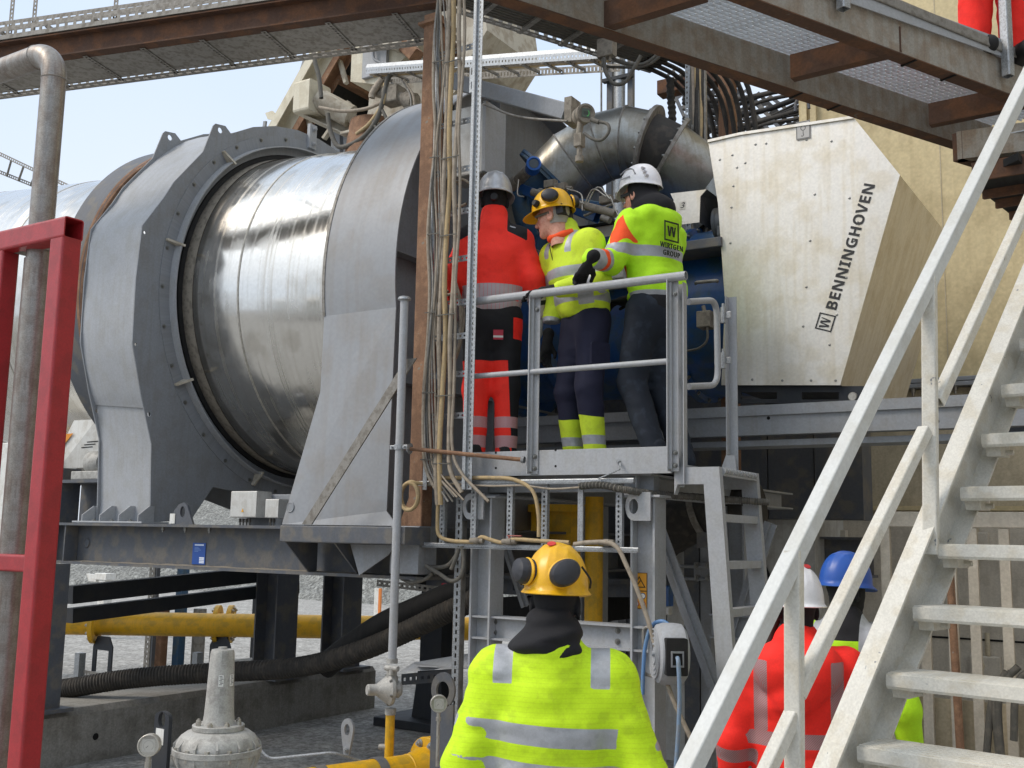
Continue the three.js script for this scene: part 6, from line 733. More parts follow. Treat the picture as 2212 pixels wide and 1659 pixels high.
// ---------------------------------------------------------------- inclined conveyor and hopper behind the hood
{
  const z = -10.2, h = (x, y, dz = 0) => hitZ(x, y, z + dz);
  const t = thing('inclined_conveyor', 'steep cream white inclined conveyor frame rising behind the drum', 'conveyor');
  const a = h(585, 330), b = h(760, 20), d = unit(a, b), A = add(a, d, -1.2), B = add(b, d, 1.6), n = V(-d.y, d.x, 0);
  part('side_beam', cBeam(add(A, n, 0.0), add(B, n, 0.0), 0.14, 0.42, 0.02, 1, Z1), M.cream, t); part('side_plate', plate([add(A, n, -0.2), add(B, n, -0.2), add(B, n, 0.2), add(A, n, 0.2)], V(0, 0, -0.012)), M.cream, t);
  part('side_beam', plate([add(A, n, -0.2), add(B, n, -0.2), add(B, n, 0.2), add(A, n, 0.2)].map(p => off(p, 0, 0, -1.4)), V(0, 0, -0.02)), M.cream, t);
  part('belt', plate([add(A, n, 0.02), add(B, n, 0.02), add(B, n, 0.04), add(A, n, 0.04)].map(p => off(p, 0, 0, -0.1)), V(0, 0, -1.25)), M.black, t);
  for (const [x, y] of [[700, 150], [745, 90], [652, 232]]) { const p = h(x, y, -0.1); part('cross_beam', roundBar(p, off(p, 0, 0, -1.25), 0.16, 0.12, 0.01), M.rust, t); }
  const c0 = h(640, 300, -0.02), c1 = h(772, 70, -0.02); part('return_beam', cBeam(add(c0, unit(c1, c0), 0.3), add(c1, unit(c0, c1), 0.6), 0.1, 0.22, 0.012, 1, Z1), M.rust, t, 'rust brown lower beam'); 
  for (const [p, q] of [[[688, 180], [715, 235]], [[662, 235], [676, 305]], [[728, 110], [748, 180]], [[700, 300], [755, 220]]]) part('strut', roundBar(h(p[0], p[1], -0.05), h(q[0], q[1], -0.05), 0.07, 0.05, 0.006), M.creamD, t);
  part('eye_plate', [plate([h(575, 245, 0.05), h(590, 240, 0.05), h(607, 255, 0.05), h(600, 262, 0.05), h(580, 258, 0.05)], V(0, 0, 0.02))], M.cream, t); part('guard_arm', [bar(h(573, 262), h(568, 300), 0.05, 0.03), bar(h(648, 165), h(660, 125), 0.05, 0.03)], M.greyD, t);
  const u = thing('drive_housing', 'cream drive housing with a cylinder motor on the conveyor', 'motor'), m0 = h(688, 215, 0.5), m1 = h(758, 252, 0.3);
  part('motor', [rod(m0, m1, 0.15, 20)], M.creamD, u); part('end_box', cbox(m0.x - 0.25, m0.x + 0.02, m0.y - 0.2, m0.y + 0.22, m0.z - 0.2, m0.z + 0.2, 0.03), M.cream, u); const s0 = h(665, 240, 0.5), s1 = h(778, 292, 0.2); part('carrier', cBeam(s0, s1, 0.16, 0.18, 0.015, 1), M.creamD, u);
  const w = thing('feed_hopper', 'cream feed hopper with an access door above the drum inlet', 'hopper'), hz = z + 0.7, H = (x, y, dz = 0) => hitZ(x, y, hz + dz);
  part('body', plate([H(746, 40), H(760, 108), H(757, 176), H(812, 182), H(868, 130), H(912, 92), H(912, -30), H(756, -30)], V(0, 0, -1.5)), M.cream, w); part('chute', plate([H(800, 175, -0.1), H(905, 120, -0.1), H(985, 195, -0.1), H(920, 270, -0.1), H(780, 300, -0.1), H(795, 240, -0.1)], V(0, 0, -1.2)), M.creamD, w);
  part('upper_body', plate([H(912, -30, -0.2), H(912, 95, -0.2), H(940, 170, -0.2), H(1012, 130, -0.2), H(1052, 65, -0.2), H(1040, -30, -0.2)], V(0, 0, -1.2)), M.creamD, w);
  part('access_door', cbox(H(785, 80, 0.05).x, H(836, 80, 0.05).x, H(800, 165, 0.05).y, H(800, 78, 0.05).y, hz + 0.0, hz + 0.05, 0.01), M.grey, w); part('door_handle', bent([H(798, 92, 0.1), H(806, 98, 0.1), H(806, 128, 0.1), H(836, 142, 0.1)], 0.06, 0.018, 8), M.greyD, w); part('ledge', [bar(H(785, 72, 0.12), H(870, 105, 0.12), 0.2, 0.1)], M.creamD, w);
  part('outlet', [lathe(H(805, 300, 0), Y1, [[0.34, -0.3], [0.28, 0.2]], 24)], M.rust, w); part('outlet_flange', cbox(H(765, 280).x, H(850, 280).x, H(800, 296).y, H(800, 290).y, hz - 0.7, hz + 0.25, 0.01), M.creamD, w);
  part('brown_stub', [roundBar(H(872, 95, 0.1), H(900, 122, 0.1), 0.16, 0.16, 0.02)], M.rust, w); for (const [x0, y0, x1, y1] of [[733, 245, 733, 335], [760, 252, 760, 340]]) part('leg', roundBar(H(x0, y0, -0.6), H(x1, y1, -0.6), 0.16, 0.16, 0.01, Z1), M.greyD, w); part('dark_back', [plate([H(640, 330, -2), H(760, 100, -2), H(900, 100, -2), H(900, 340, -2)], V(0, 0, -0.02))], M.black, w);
  const c = thing('conveyor_cables', 'grey cables drooping from the cable tray around the conveyor drive', 'cables'); const cab = (pts, r, m) => part('cable', hose(pts.map(([x, y, k = 0]) => hitZ(x, y, z + 1.0 + k)), r, 7, 40), m, c);
  cab([[672, 68], [680, 130], [690, 170], [694, 212]], 0.028, M.hoseG); cab([[708, 246], [716, 290], [735, 318], [780, 300], [812, 262], [828, 215], [838, 170], [860, 150], [885, 152]], 0.03, M.hoseG); cab([[690, 232], [740, 240], [790, 235], [828, 220]], 0.022, M.hose); cab([[832, 180], [828, 220], [800, 265], [770, 290]], 0.024, M.hoseY); cab([[826, 170], [806, 200], [803, 212]], 0.04, M.hose); cab([[818, 240], [806, 262], [822, 285], [838, 268], [826, 238]], 0.02, M.hoseG); cab([[872, 172], [892, 205], [896, 240]], 0.014, M.hose); cab([[868, 172], [886, 205], [888, 245]], 0.012, M.galvD);
  const k = thing('valve_cluster', 'dusty cluster of pipe fittings below the cable tray by the hopper', 'fittings'); const kc = hitZ(850, 205, z + 0.9); part('manifold', [rod(off(kc, -0.3, 0.12, 0), off(kc, 0.25, -0.12, 0), 0.07, 12), rod(off(kc, 0.2, -0.1, 0), off(kc, 0.32, -0.15, 0), 0.1, 12), cbox(kc.x - 0.1, kc.x + 0.12, kc.y - 0.12, kc.y + 0.08, kc.z - 0.1, kc.z + 0.1, 0.02)], M.dusty, k);
}
// galvanised tray running from the hopper to the riser on the right
{
  const z0 = -9.2, a = hitZ(790, 160, z0), b = hitZ(1300, 126, -8.4), d = unit(a, b), t = thing('crossing_cable_tray', 'bright galvanised cable ladder crossing the sky behind the brown post', 'cable tray');
  const L = b.clone().sub(a), up = V(0, 0.14, 0), nz = V(d.z, 0, -d.x).multiplyScalar(0.28); if (nz.z > 0) nz.negate();
  part('side_rail', [slotted(a, L, V(0, 0.08, 0), V(0, 0, 0.004), 0.018, 0.05, 0.3), plate([add(a, V(0, 0.08, 0)), add(b, V(0, 0.08, 0)), add(b, V(0, 0.13, -0.02)), add(a, V(0, 0.13, -0.02))], V(0, 0, 0.004))], M.galv, t); part('side_rail', slotted(add(a, nz).add(V(0, -0.04, 0)), L, V(0, 0.08, 0), V(0, 0, 0.004), 0.018, 0.05, 0.5), M.galvD, t);
  for (let i = 0; i < 12; i++) { const p = lerpV(a, b, (i + 0.5) / 12); part('rung', bar(p, add(p, nz), 0.03, 0.02), M.galvD, t); } for (let i = 0; i < 2; i++) { const p = V(0, 0.02, 0).addScaledVector(nz, 0.25 + 0.2 * i); part('cable', rod(add(a, p), add(b, p), 0.018, 7), i ? M.hoseY : M.hose, t); }
}
// slotted ladder tray far left behind the steel pipe
{
  const t = thing('far_cable_ladder', 'thin galvanised cable ladder far behind the steel pipe on the left', 'cable tray'), z = -16; const A = hitZ(-40, 318, z), B = hitZ(150, 408, z), A2 = hitZ(-40, 360, z - 0.4), B2 = hitZ(140, 432, z - 0.4);
  for (const [p, q] of [[A, B], [A2, B2]]) part('side_rail', slotted(p, q.clone().sub(p), V(0, 0.11, 0), V(0, 0, 0.006), 0.07, 0.11, 0.35), M.galvD, t); for (let i = 0; i < 7; i++) part('rung', bar(lerpV(A, B, (i + 0.5) / 7).add(V(0, 0.02, 0)), lerpV(A2, B2, (i + 0.25) / 7).add(V(0, 0.02, 0)), 0.05, 0.04), M.galvD, t);
}
// ribbed tray underside and the vertical risers at centre right
{
  const t = thing('ribbed_cable_tray', 'broad ribbed cable tray seen from below between post and walkway', 'cable tray'), y = 6.2, H = (x, yy, h = y) => hitY(x, yy, h);
  const e0 = H(990, 30), e1 = H(1385, 152), d = unit(e0, e1), across = V(0.84, 0, -0.54).multiplyScalar(0), f0 = H(1240, -60), w = unit(e0, e1); const n = V(-d.z, 0, d.x); if (n.dot(f0.clone().sub(e0)) < 0) n.negate(); const W = 0.8, A = add(e0, d, -1.4), B = add(e1, d, 0.1), L = B.clone().sub(A);
  part('side_rail', slotted(A, L, V(0, 0.1, 0), n.clone().multiplyScalar(0.004), 0.05, 0.09, 0.3), M.galvD, t); part('edge_flange', slotted(A.clone().add(V(0, -0.002, 0)), L, n.clone().multiplyScalar(0.07), V(0, 0.003, 0), 0.05, 0.09, 0.45), M.galvD, t);
  const ribs = []; for (let i = 0; i < 20; i++) { const o = 0.09 + i * 0.037; ribs.push(rod(A.clone().addScaledVector(n, o).add(V(0, 0.03, 0)), B.clone().addScaledVector(n, o).add(V(0, 0.03, 0)), 0.02, 6)); } part('cable', ribs, M.hoseG, t);
  for (let i = 0; i < 9; i++) { const p = add(A, d, 0.3 + i * 0.42); part('rung', bar(p, add(p, n, W), 0.045, 0.02), M.galvD, t); }
  part('side_rail', slotted(add(A, n, W), L, V(0, 0.1, 0), n.clone().multiplyScalar(0.004), 0.05, 0.09, 0.3), M.galvD, t);
  const bend = []; for (let i = 0; i < 9; i++) { const off0 = 0.06 + i * 0.085, p = B.clone().addScaledVector(n, off0); bend.push(hose([add(p, d, -0.2), p, add(p, d, 0.25).add(V(0, -0.06, 0)), add(p, d, 0.5).add(V(0, -0.3, 0)), add(p, d, 0.62).add(V(0, -0.9, 0))], 0.022, 6, 16)); } part('bend', bend, M.rubber, t, 'bend where the tray drops behind the riser');
  const jb = thing('small_junction_box', 'small grey junction box hanging below the ribbed tray with cable loops', 'junction box'), q = hitZ(1306, 100, -7.2); part('box', cbox(q.x - 0.07, q.x + 0.07, q.y - 0.08, q.y + 0.08, q.z - 0.08, q.z, 0.01), M.dusty, jb); part('gland', [rod(off(q, -0.03, -0.08, -0.04), off(q, -0.03, -0.13, -0.04), 0.018, 8), rod(off(q, 0.03, -0.08, -0.04), off(q, 0.03, -0.12, -0.04), 0.012, 8)], M.dusty, jb);
  const cz = -7.2; part('cable', [hose([[1305, 125], [1308, 155], [1325, 180], [1350, 178], [1368, 150], [1385, 120]].map(([x, yy]) => hitZ(x, yy, cz)), 0.016, 7, 40), hose([[1318, 122], [1345, 135], [1390, 138], [1430, 110]].map(([x, yy]) => hitZ(x, yy, cz - 0.2)), 0.014, 7, 30), hose([[1300, 120], [1306, 140], [1330, 145], [1400, 140], [1450, 95]].map(([x, yy]) => hitZ(x, yy, cz - 0.3)), 0.012, 7, 30)], M.hoseG, jb);
  const st = thing('flue_pipe', 'slender shining flue pipe between two dark rails against the sky', 'pipe'), sz = -11, s0 = hitZ(1338, 255, sz), s1 = hitZ(1338, 135, sz); part('pipe', rod(V(s0.x, 2, sz), V(s0.x, s1.y + 0.6, sz), 0.07, 18), M.galv, st); for (const k of [-0.14, 0.14]) part('rail', box(s0.x + k - 0.035, s0.x + k + 0.035, 2, s1.y + 0.6, sz - 0.06, sz), M.steel, st); part('bracket', box(s0.x - 0.2, s0.x + 0.2, hitZ(1338, 172, sz).y - 0.02, hitZ(1338, 172, sz).y + 0.02, sz + 0.01, sz + 0.08), M.dark, st); part('thin_rod', rod(hitZ(1299, 420, sz), hitZ(1299, 130, sz), 0.012, 6), M.galvD, st);
  const rz = -7.8, u = thing('riser_ladder', 'upright slotted cable riser with brown and grey cables behind the right worker', 'cable ladder'); const rx = (x) => hitZ(x, 300, rz).x, ry = (yy) => hitZ(1500, yy, rz).y; const y0 = ry(560), y1 = ry(60);
  part('rail', [slotted(V(rx(1481), y0, rz), V(0, y1 - y0, 0), V(0.03, 0, 0), V(0, 0, 0.004), 0.02, 0.045, 0.35), box(rx(1481) + 0.03, rx(1493), y0, y1, rz, rz + 0.01), box(rx(1492), rx(1495), y0, y1, rz, rz + 0.03)], M.galv, u); part('rail', [box(rx(1524), rx(1528), y0, y1, rz, rz + 0.03), box(rx(1519), rx(1524), y0, y1, rz, rz + 0.005)], M.galvD, u);
  const cabl = [[1497, 0.016, M.hoseG], [1501, 0.02, M.hose], [1505, 0.016, M.hoseY], [1509, 0.026, M.rubber], [1514, 0.014, M.hoseG], [1517, 0.014, M.hoseY], [1520, 0.012, M.rubber]]; cabl.forEach(([x, r, m], i) => { const p = []; for (let k = 0; k < 8; k++) p.push(V(rx(x) + 0.008 * Math.sin(k * 1.6 + i * 2), y1 + (y0 - y1) * k / 7, rz + 0.02 + 0.01 * Math.sin(k + i))); part('cable', hose(p, r, 7, 40), m, u); });
  for (const yy of [292, 402]) part('cross_strip', slotted(hitZ(1448, yy, rz + 0.03), hitZ(1500, yy - 12, rz + 0.03).sub(hitZ(1448, yy, rz + 0.03)), V(0, 0.045, 0), V(0, 0, 0.004), 0.03, 0.06, 0.3), M.galvD, u);
  const wr = thing('wrapped_conduit', 'dark taped conduit hanging from the brown stub beam', 'conduit'), wp = [[1448, 170], [1449, 210], [1452, 245], [1451, 290]].map(([x, yy]) => hitZ(x, yy, -8.1)); part('conduit', ringTube(curve(wp).getPoints(60), 0.035, 12, k => 0.034 + 0.004 * Math.sin(k * 60)), M.rubber, wr); const bb = hitZ(1452, 298, -8.05); part('bracket', cbox(bb.x - 0.08, bb.x + 0.15, bb.y - 0.1, bb.y + 0.03, -8.25, -8.08, 0.01), M.greyD, wr);
  const g = thing('brown_frame', 'rust brown T-shaped steel post with crossbar under the walkway', 'post'), gz = -8.8, gx = hitZ(1572, 230, gz); part('post', roundBar(V(gx.x, 2.5, gz), V(gx.x, hitZ(1572, 160, gz).y, gz), 0.125, 0.16, 0.012, Z1), M.rust, g); const ca = hitZ(1426, 205, gz - 0.02), cb2 = hitZ(1610, 165, gz - 0.02); part('crossbar', boxTube(V(ca.x, (ca.y + cb2.y) / 2 + 0.05, gz - 0.02), V(cb2.x + 0.6, (ca.y + cb2.y) / 2 + 0.05, gz - 0.02), 0.14, 0.14, 0.008), M.rustD, g);
  const tg = thing('tangled_trays', 'dark tangle of slotted trays and cables seen against the sky behind the brown post', 'cable tray'), tz = -10.5; const P = (x, yy, dz = 0) => hitZ(x, yy, tz + dz);
  for (let i = 0; i < 9; i++) { const A2 = P(1435 + i * 26, 165 + i * 7, -0.2 * (i % 3)), B2 = P(1540 + i * 26, 400 - i * 12, -0.2 * (i % 3)); part('tray', slotted(A2, B2.clone().sub(A2), V(0.12, 0.06, 0), V(0, 0, 0.006), 0.1, 0.16, 0.4), i % 2 ? M.dark : M.steel, tg); }
  for (let i = 0; i < 16; i++) { const yy = 185 + i * 9; part('cable', hose([P(1475, yy + 10 * Math.sin(i), 0.2), P(1560, yy + 25 + 14 * Math.sin(i * 2), 0.1), P(1640, yy + 8 + 12 * Math.cos(i), 0), P(1730, yy - 20, 0)], 0.014 + 0.008 * (i % 3), 6, 20), i % 2 ? M.black : M.rubber, tg); }
}
// ---------------------------------------------------------------- beige filter tower on the right
{
  const z = -10.4, t = thing('filter_tower', 'huge beige painted steel filter tower behind the stairs', 'tower'), H = (x, y) => hitZ(x, y, z), yF = H(2050, 818).y, xl = H(1735, 700).x;
  part('wall', box(xl, 9, yF, 13, z - 5, z), M.beige, t); const xs = H(2040, 600).x; part('panel_joint', box(xs, xs + 0.008, yF, 7.5, z, z + 0.004), M.beigeD, t);
  for (const x of [H(1765, 240).x, H(1745, 240).x]) part('corner_post', box(x - 0.06, x, yF, 13, z, z + 0.05), M.beige, t);
  part('flange', [cbox(xl, 9, yF - 0.04, yF, z, z + 0.12, 0.005), cbox(xl, 9, yF - 0.085, yF - 0.045, z, z + 0.12, 0.005)], M.greyD, t);
  const zb = z + 0.02; part('lower_wall', box(xl - 0.2, 9, 0, yF - 0.09, z - 5, zb), M.beigeD, t);
  for (const px of [1975, 2000, 2066, 2105, 2125, 2190]) { const p = H(px, 832); part('bolt', [rod(V(p.x, yF - 0.12, z + 0.06), V(p.x, yF - 0.085, z + 0.06), 0.022, 6), rod(V(p.x, yF - 0.15, z + 0.06), V(p.x, yF - 0.12, z + 0.06), 0.013, 6)], M.zinc, t); }
  for (const px of [2108, 1835]) { const x = H(px, 850).x; part('rib', box(x - 0.012, x + 0.012, px === 1835 ? H(1835, 1085).y : H(2108, 880).y, yF - 0.09, zb, zb + 0.1), M.beigeD, t); }
  const y1 = H(1900, 1098).y; part('ledge', [box(xl, 9, y1 - 0.02, y1 + 0.02, zb, zb + 0.06)], M.beige, t);
  const f0 = H(1815, 1098), f1 = H(2020, 1150); part('service_door', [box(f0.x, f1.x + 1.2, 0.1, y1 - 0.08, zb, zb + 0.05)], M.door, t); part('door_seam', box(f0.x, f1.x + 1.2, H(1950, 1372).y, H(1950, 1368).y, zb + 0.05, zb + 0.056), M.hole, t);
  const dh = H(1915, 1470); part('door_handle', bent([off(dh, 0, 0.2, 0.07), off(dh, -0.02, 0.18, 0.13), off(dh, -0.02, -0.18, 0.13), off(dh, 0, -0.2, 0.07)], 0.04, 0.01, 8), M.door, t);
  const u = thing('enclosure_gate', 'grey beige barred gate in front of the tower doors', 'gate'), gz = -7.4, G = (x, y) => hitZ(x, y, gz), gt = G(1980, 1122).y, gl = G(1910, 1300).x;
  part('top_rail', cbox(gl, 2.2, gt - 0.05, gt + 0.05, gz - 0.03, gz + 0.03, 0.006), M.door, u); for (const px of [1920, 2002, 2062, 2110, 2180, 2240]) { const x = G(px, 1400).x; part('bar', cbox(x - 0.03, x + 0.03, 0, gt - 0.05, gz - 0.02, gz + 0.02, 0.006), M.door, u); }
  part('panel', box(gl, 2.2, 0.05, G(1950, 1590).y + 0.25, gz - 0.08, gz - 0.06), M.beigeD, u); const hp = G(1925, 1545); part('hinge_plate', [cbox(hp.x - 0.02, hp.x + 0.13, hp.y - 0.15, hp.y + 0.15, gz + 0.03, gz + 0.04, 0.01), cbox(hp.x - 0.06, hp.x + 0.11, hp.y - 0.03, hp.y + 0.05, gz + 0.041, gz + 0.055, 0.008), hexBolt(V(hp.x + 0.08, hp.y + 0.01, gz + 0.055), Z1, 0.02, 0.016)], M.door, u);
  for (const [x, y] of [[1810, 1168], [2110, 1175], [2135, 1440]]) { const p = H(x, y); const k = thing('door_latch', ['beige door latch above the blue helmet', 'beige latch on the tower between the upper stair treads', 'beige latch on the tower beside the rusty rod'][[1810, 2110, 2135].indexOf(x)], 'latch'); part('block', cbox(p.x - 0.12, p.x + 0.12, p.y - 0.06, p.y + 0.1, zb + 0.06, zb + 0.16, 0.008), M.door, k); part('bolt', [lathe(off(p, -0.05, 0.02, zb + 0.16 - p.z), Z1, [[0, 0.05], [0.03, 0.05], [0.05, 0]], 12), rod(off(p, 0.02, -0.14, zb + 0.1 - p.z), off(p, 0.02, 0.3, zb + 0.1 - p.z), 0.02, 8)], M.beigeD, k); }
  single('rusty_rod', [rod(hitZ(2077, 1660, -6.9), hitZ(2052, 1236, -6.9), 0.024, 12)], M.rust, 'rusty brown round rod standing behind the stair treads', 'rod');
  const cb = thing('hanging_cables', 'grey cables hanging in an arc behind the lower stair treads', 'cables'); for (const [a, b, c, d] of [[2200, 1440, 2130, 1640], [2175, 1450, 2160, 1650], [2185, 1450, 2165, 1660], [2240, 1440, 2190, 1600]]) part('cable', hose([hitZ(a, b, -7.2), hitZ((a + c) / 2 - 18, (b + d) / 2 - 40, -7.2), hitZ(c, d, -7.2)], 0.022, 8, 24), M.hoseG, cb);
  single('corner_bracket', [plate([hitZ(2122, 935, -8), hitZ(2122, 898, -8), hitZ(2240, 925, -8), hitZ(2240, 950, -8)], V(0, 0, -0.3))], M.dark, 'dark wedge bracket behind the upper stair stringer', 'bracket');
}
// ---------------------------------------------------------------- things under and behind the platform
{
  const y = 0.72, a = hitY(120, 1345, y), b = hitY(1250, 1362, y), d = unit(a, b), t = thing('background_gas_pipe', 'yellow gas pipe with bolted flanges on low stands behind the foundation', 'pipe'), R = 0.16; part('pipe', rod(add(a, d, -2), add(b, d, 1), R, 28), M.yellow, t);
  const s = d.clone().cross(Y1).normalize(); for (const px of [206, 470, 498]) { const c = hitY(px, 1348, y), f = part('flange', lathe(add(c, d, -0.03), d, [[R, 0], [R + 0.1, 0], [R + 0.1, 0.06], [R, 0.06]], 36), M.yellow, t); for (let i = 0; i < 12; i++) { const g = i / 12 * 6.2832; part('bolt', hexBolt(c.clone().addScaledVector(d, px === 498 ? 0.03 : -0.03).addScaledVector(s, (R + 0.055) * Math.cos(g)).add(V(0, (R + 0.055) * Math.sin(g), 0)), px === 498 ? d : d.clone().negate(), 0.022, 0.025), M.zinc, f); } }
  for (const [px, w] of [[228, 0], [480, 1]]) { const c = hitY(px, 1350, y), k = thing('pipe_stand', w ? 'dark stand under the double flange of the yellow background pipe' : 'dark saddle stand on a slotted strut under the left flange', 'stand'); part('saddle', plate([V(c.x - 0.2, 0.1, c.z), V(c.x - 0.2, y - 0.28, c.z), V(c.x - 0.12, y - 0.15, c.z), V(c.x + 0.12, y - 0.15, c.z), V(c.x + 0.2, y - 0.28, c.z), V(c.x + 0.2, 0.1, c.z), V(c.x + 0.13, 0.1, c.z), V(c.x + 0.13, y - 0.33, c.z), V(c.x - 0.13, y - 0.33, c.z), V(c.x - 0.13, 0.1, c.z)], V(0.01, 0, 0.03)), M.dark, k); part('base_strut', slotted(V(c.x - 0.3, 0.02, c.z + 0.1), V(0.75, 0, 0.1), V(0, 0.1, 0), V(0, 0, 0.006), 0.03, 0.07, 0.3), M.galvD, k); part('foot_strut', box(c.x - 0.36, c.x - 0.26, 0, 0.34, c.z + 0.08, c.z + 0.18), M.galv, k); }
  const uprights = [[316, 1245, 1450, 'galv', 'slotted galvanised upright in front of the yellow background pipe'], [374, 1240, 1440, 'blue', 'blue painted upright crossing the yellow background pipe'], [336, 1330, 1440, 'rust', 'brown upright just right of the slotted upright'], [416, 1355, 1430, 'galvD', 'grey upright below the yellow background pipe'], [544, 1310, 1440, 'dark', 'dark upright clamping the yellow background pipe'], [572, 1320, 1440, 'blue', 'blue upright beside the dark drum leg']];
  for (const [px, y0, y1, m, lab] of uprights) { const p = hitY(px, 1440, 0.03), top = hitPlane(px, y0 - 40, p, headV).y, k = thing('upright', lab, 'upright'), w = m === 'blue' || m === 'rust' ? 0.13 : 0.15; if (m === 'galv') { part('face', slotted(V(p.x - 0.06, 0, p.z), V(0, top, 0), V(0.12, 0, 0), V(0, 0, 0.008), 0.03, 0.07, 0.25), M.galvD, k); part('flange', box(p.x + 0.06, p.x + 0.1, 0, top, p.z - 0.06, p.z), M.steel, k); } else { part('column', cbox(p.x - w / 2, p.x + w / 2, 0, top, p.z - 0.14, p.z - 0.02, 0.01), m === 'blue' ? M.blueD : M[m], k); part('foot', cbox(p.x - w, p.x + w, 0, 0.02, p.z - 0.2, p.z + 0.04, 0.004), M.galvD, k); } }
  const wp = hitY(230, 1410, 0), wt = thing('white_post', 'white square post with a hooked head seen below the girder', 'post'); const wz = -13, q = hitZ(228, 1255, wz); part('post', cbox(q.x - 0.09, q.x + 0.09, 0, q.y + 0.02, wz - 0.1, wz + 0.08, 0.01), M.white, wt); part('head', [cbox(q.x - 0.2, q.x + 0.13, q.y + 0.02, q.y + 0.14, wz - 0.12, wz + 0.1, 0.01), plate([V(q.x - 0.2, q.y + 0.1, wz), V(q.x - 0.5, q.y + 0.12, wz), V(q.x - 0.42, q.y - 0.02, wz), V(q.x - 0.2, q.y - 0.02, wz)], V(0, 0, 0.06))], M.white, wt);
  const mk = thing('marker_post', 'white and orange marker post on the gravel slope behind', 'post'), mp = hitZ(815, 1310, -19); part('post', box(mp.x - 0.1, mp.x + 0.02, 0, mp.y + 0.4, -19.05, -19), M.white, mk); part('stripe', box(mp.x + 0.021, mp.x + 0.08, 0, mp.y + 0.4, -19.05, -18.999), plain(0xd8803a, 0.6), mk);
  // suction hoses
  const H = [[120, 1492, -8.5], [165, 1486, -8.55], [250, 1470, -8.5], [335, 1462, -8.6], [430, 1455, -8.6], [520, 1452, -8.4], [620, 1448, -8.1], [700, 1438, -7.8], [790, 1410, -7.5], [870, 1378, -7.2], [960, 1338, -6.9], [1010, 1310, -6.7]].map(([x, yy, X]) => { const p = hitY(x, yy, 0.56); return p; });
  const hp = [[110, 1492, 9.9], [165, 1484, 9.8], [250, 1470, 9.8], [335, 1461, 9.8], [430, 1455, 9.8], [520, 1450, 9.75], [620, 1444, 9.6], [700, 1430, 9.4], [790, 1402, 9.2], [870, 1368, 9.0], [960, 1325, 8.8], [1040, 1290, 8.6]].map(([x, yy, D]) => atD(x, yy, D)); const sp = curve(hp).getPoints(520);
  single('suction_hose', ringTube(sp, 0.09, 14, k => 0.088 + 0.005 * Math.sin(k * 150 * 6.2832)), M.rubber, 'long corrugated brown grey suction hose lying on the concrete plinth', 'hose');
  single('suction_hose', ringTube(curve([[700, 1440, 9.6], [760, 1395, 9.5], [830, 1350, 9.4], [900, 1318, 9.3], [980, 1285, 9.2], [1060, 1260, 9.1]].map(([x, yy, D]) => atD(x, yy, D))).getPoints(60), 0.115, 14), M.black, 'smooth black hose slanting up above the corrugated suction hose', 'hose');
  // thin sheet tray near the vent pipe
  const ts = -6.2, s1 = thing('sheet_shelf', 'bent thin grey sheet shelf beside the foreground man', 'shelf'), T = (x, yy, dz = 0) => hitZ(x, yy, ts + dz); part('sheet', [plate([T(893, 1432), T(1015, 1412), T(1010, 1445, 0.25), T(900, 1440, 0.28)], V(0, 0.003, 0)), plate([T(893, 1432), T(862, 1452, 0.1), T(960, 1446, 0.3), T(1005, 1444, 0.25)], V(0, 0.002, 0))], M.grey, s1);
  const d1 = thing('dark_footing', 'dark steel footing column behind the sheet shelf', 'column'), fp = hitY(925, 1570, 0); part('column', cbox(fp.x - 0.14, fp.x + 0.14, 0.2, 2.0, fp.z - 0.2, fp.z, 0.01), M.dark, d1); part('base', [plate([V(fp.x - 0.2, 0, fp.z + 0.05), V(fp.x + 0.24, 0, fp.z + 0.05), V(fp.x + 0.15, 0.6, fp.z + 0.02), V(fp.x - 0.14, 0.6, fp.z + 0.02)], V(0, 0, -0.2)), cbox(fp.x - 0.5, fp.x + 0.6, 0, 0.09, fp.z - 0.4, fp.z + 0.3, 0.01)], M.dark, d1);
  const st = thing('cross_strut', 'dark slotted strut running level behind the vent pipe', 'strut'); const z0 = -8; part('strut', slotted(hitZ(868, 1480, z0), hitZ(985, 1470, z0).sub(hitZ(868, 1480, z0)), V(0, 0.1, 0), V(0, 0, 0.01), 0.03, 0.07, 0.3), M.steel, st); const tp = thing('red_end_strut', 'slotted strut with a red end cap under the girder', 'strut'); part('strut', slotted(hitZ(815, 1266, -8), hitZ(955, 1282, -8).sub(hitZ(815, 1266, -8)), V(0, 0.06, 0), V(0, 0, 0.01), 0.03, 0.06, 0.3), M.galvD, tp); const rc = hitZ(960, 1274, -8); part('end_cap', cbox(rc.x - 0.02, rc.x + 0.04, rc.y - 0.04, rc.y + 0.06, -8.02, -7.98, 0.006), plain(0xb02632, 0.5), tp);
  // dark machinery mass behind the platform frame
  const m = thing('mixer_base', 'dark machine base filling the space behind the platform columns', 'machine'), mz = -9.0, mh = (x, yy) => hitZ(x, yy, mz); part('casing', [plate([mh(905, 1045), mh(1420, 1040), mh(1420, 1290), mh(1230, 1290), mh(905, 1275)], V(0, 0, -1.5))], M.steel, m); part('lower_casing', [plate([mh(1080, 1290), mh(1250, 1290), mh(1250, 1350), mh(1080, 1350)], V(0, 0, -1.5))], M.black, m); for (const px of [920, 1010, 1125, 1200]) { const p = mh(px, 1160); part('rib', box(p.x - 0.02, p.x + 0.02, mh(px, 1275).y, mh(px, 1050).y, mz, mz + 0.1), M.dark, m); } part('flange', box(mh(900, 1230).x, mh(1420, 1230).x, mh(1000, 1245).y, mh(1000, 1235).y, mz, mz + 0.14), M.steel, m);
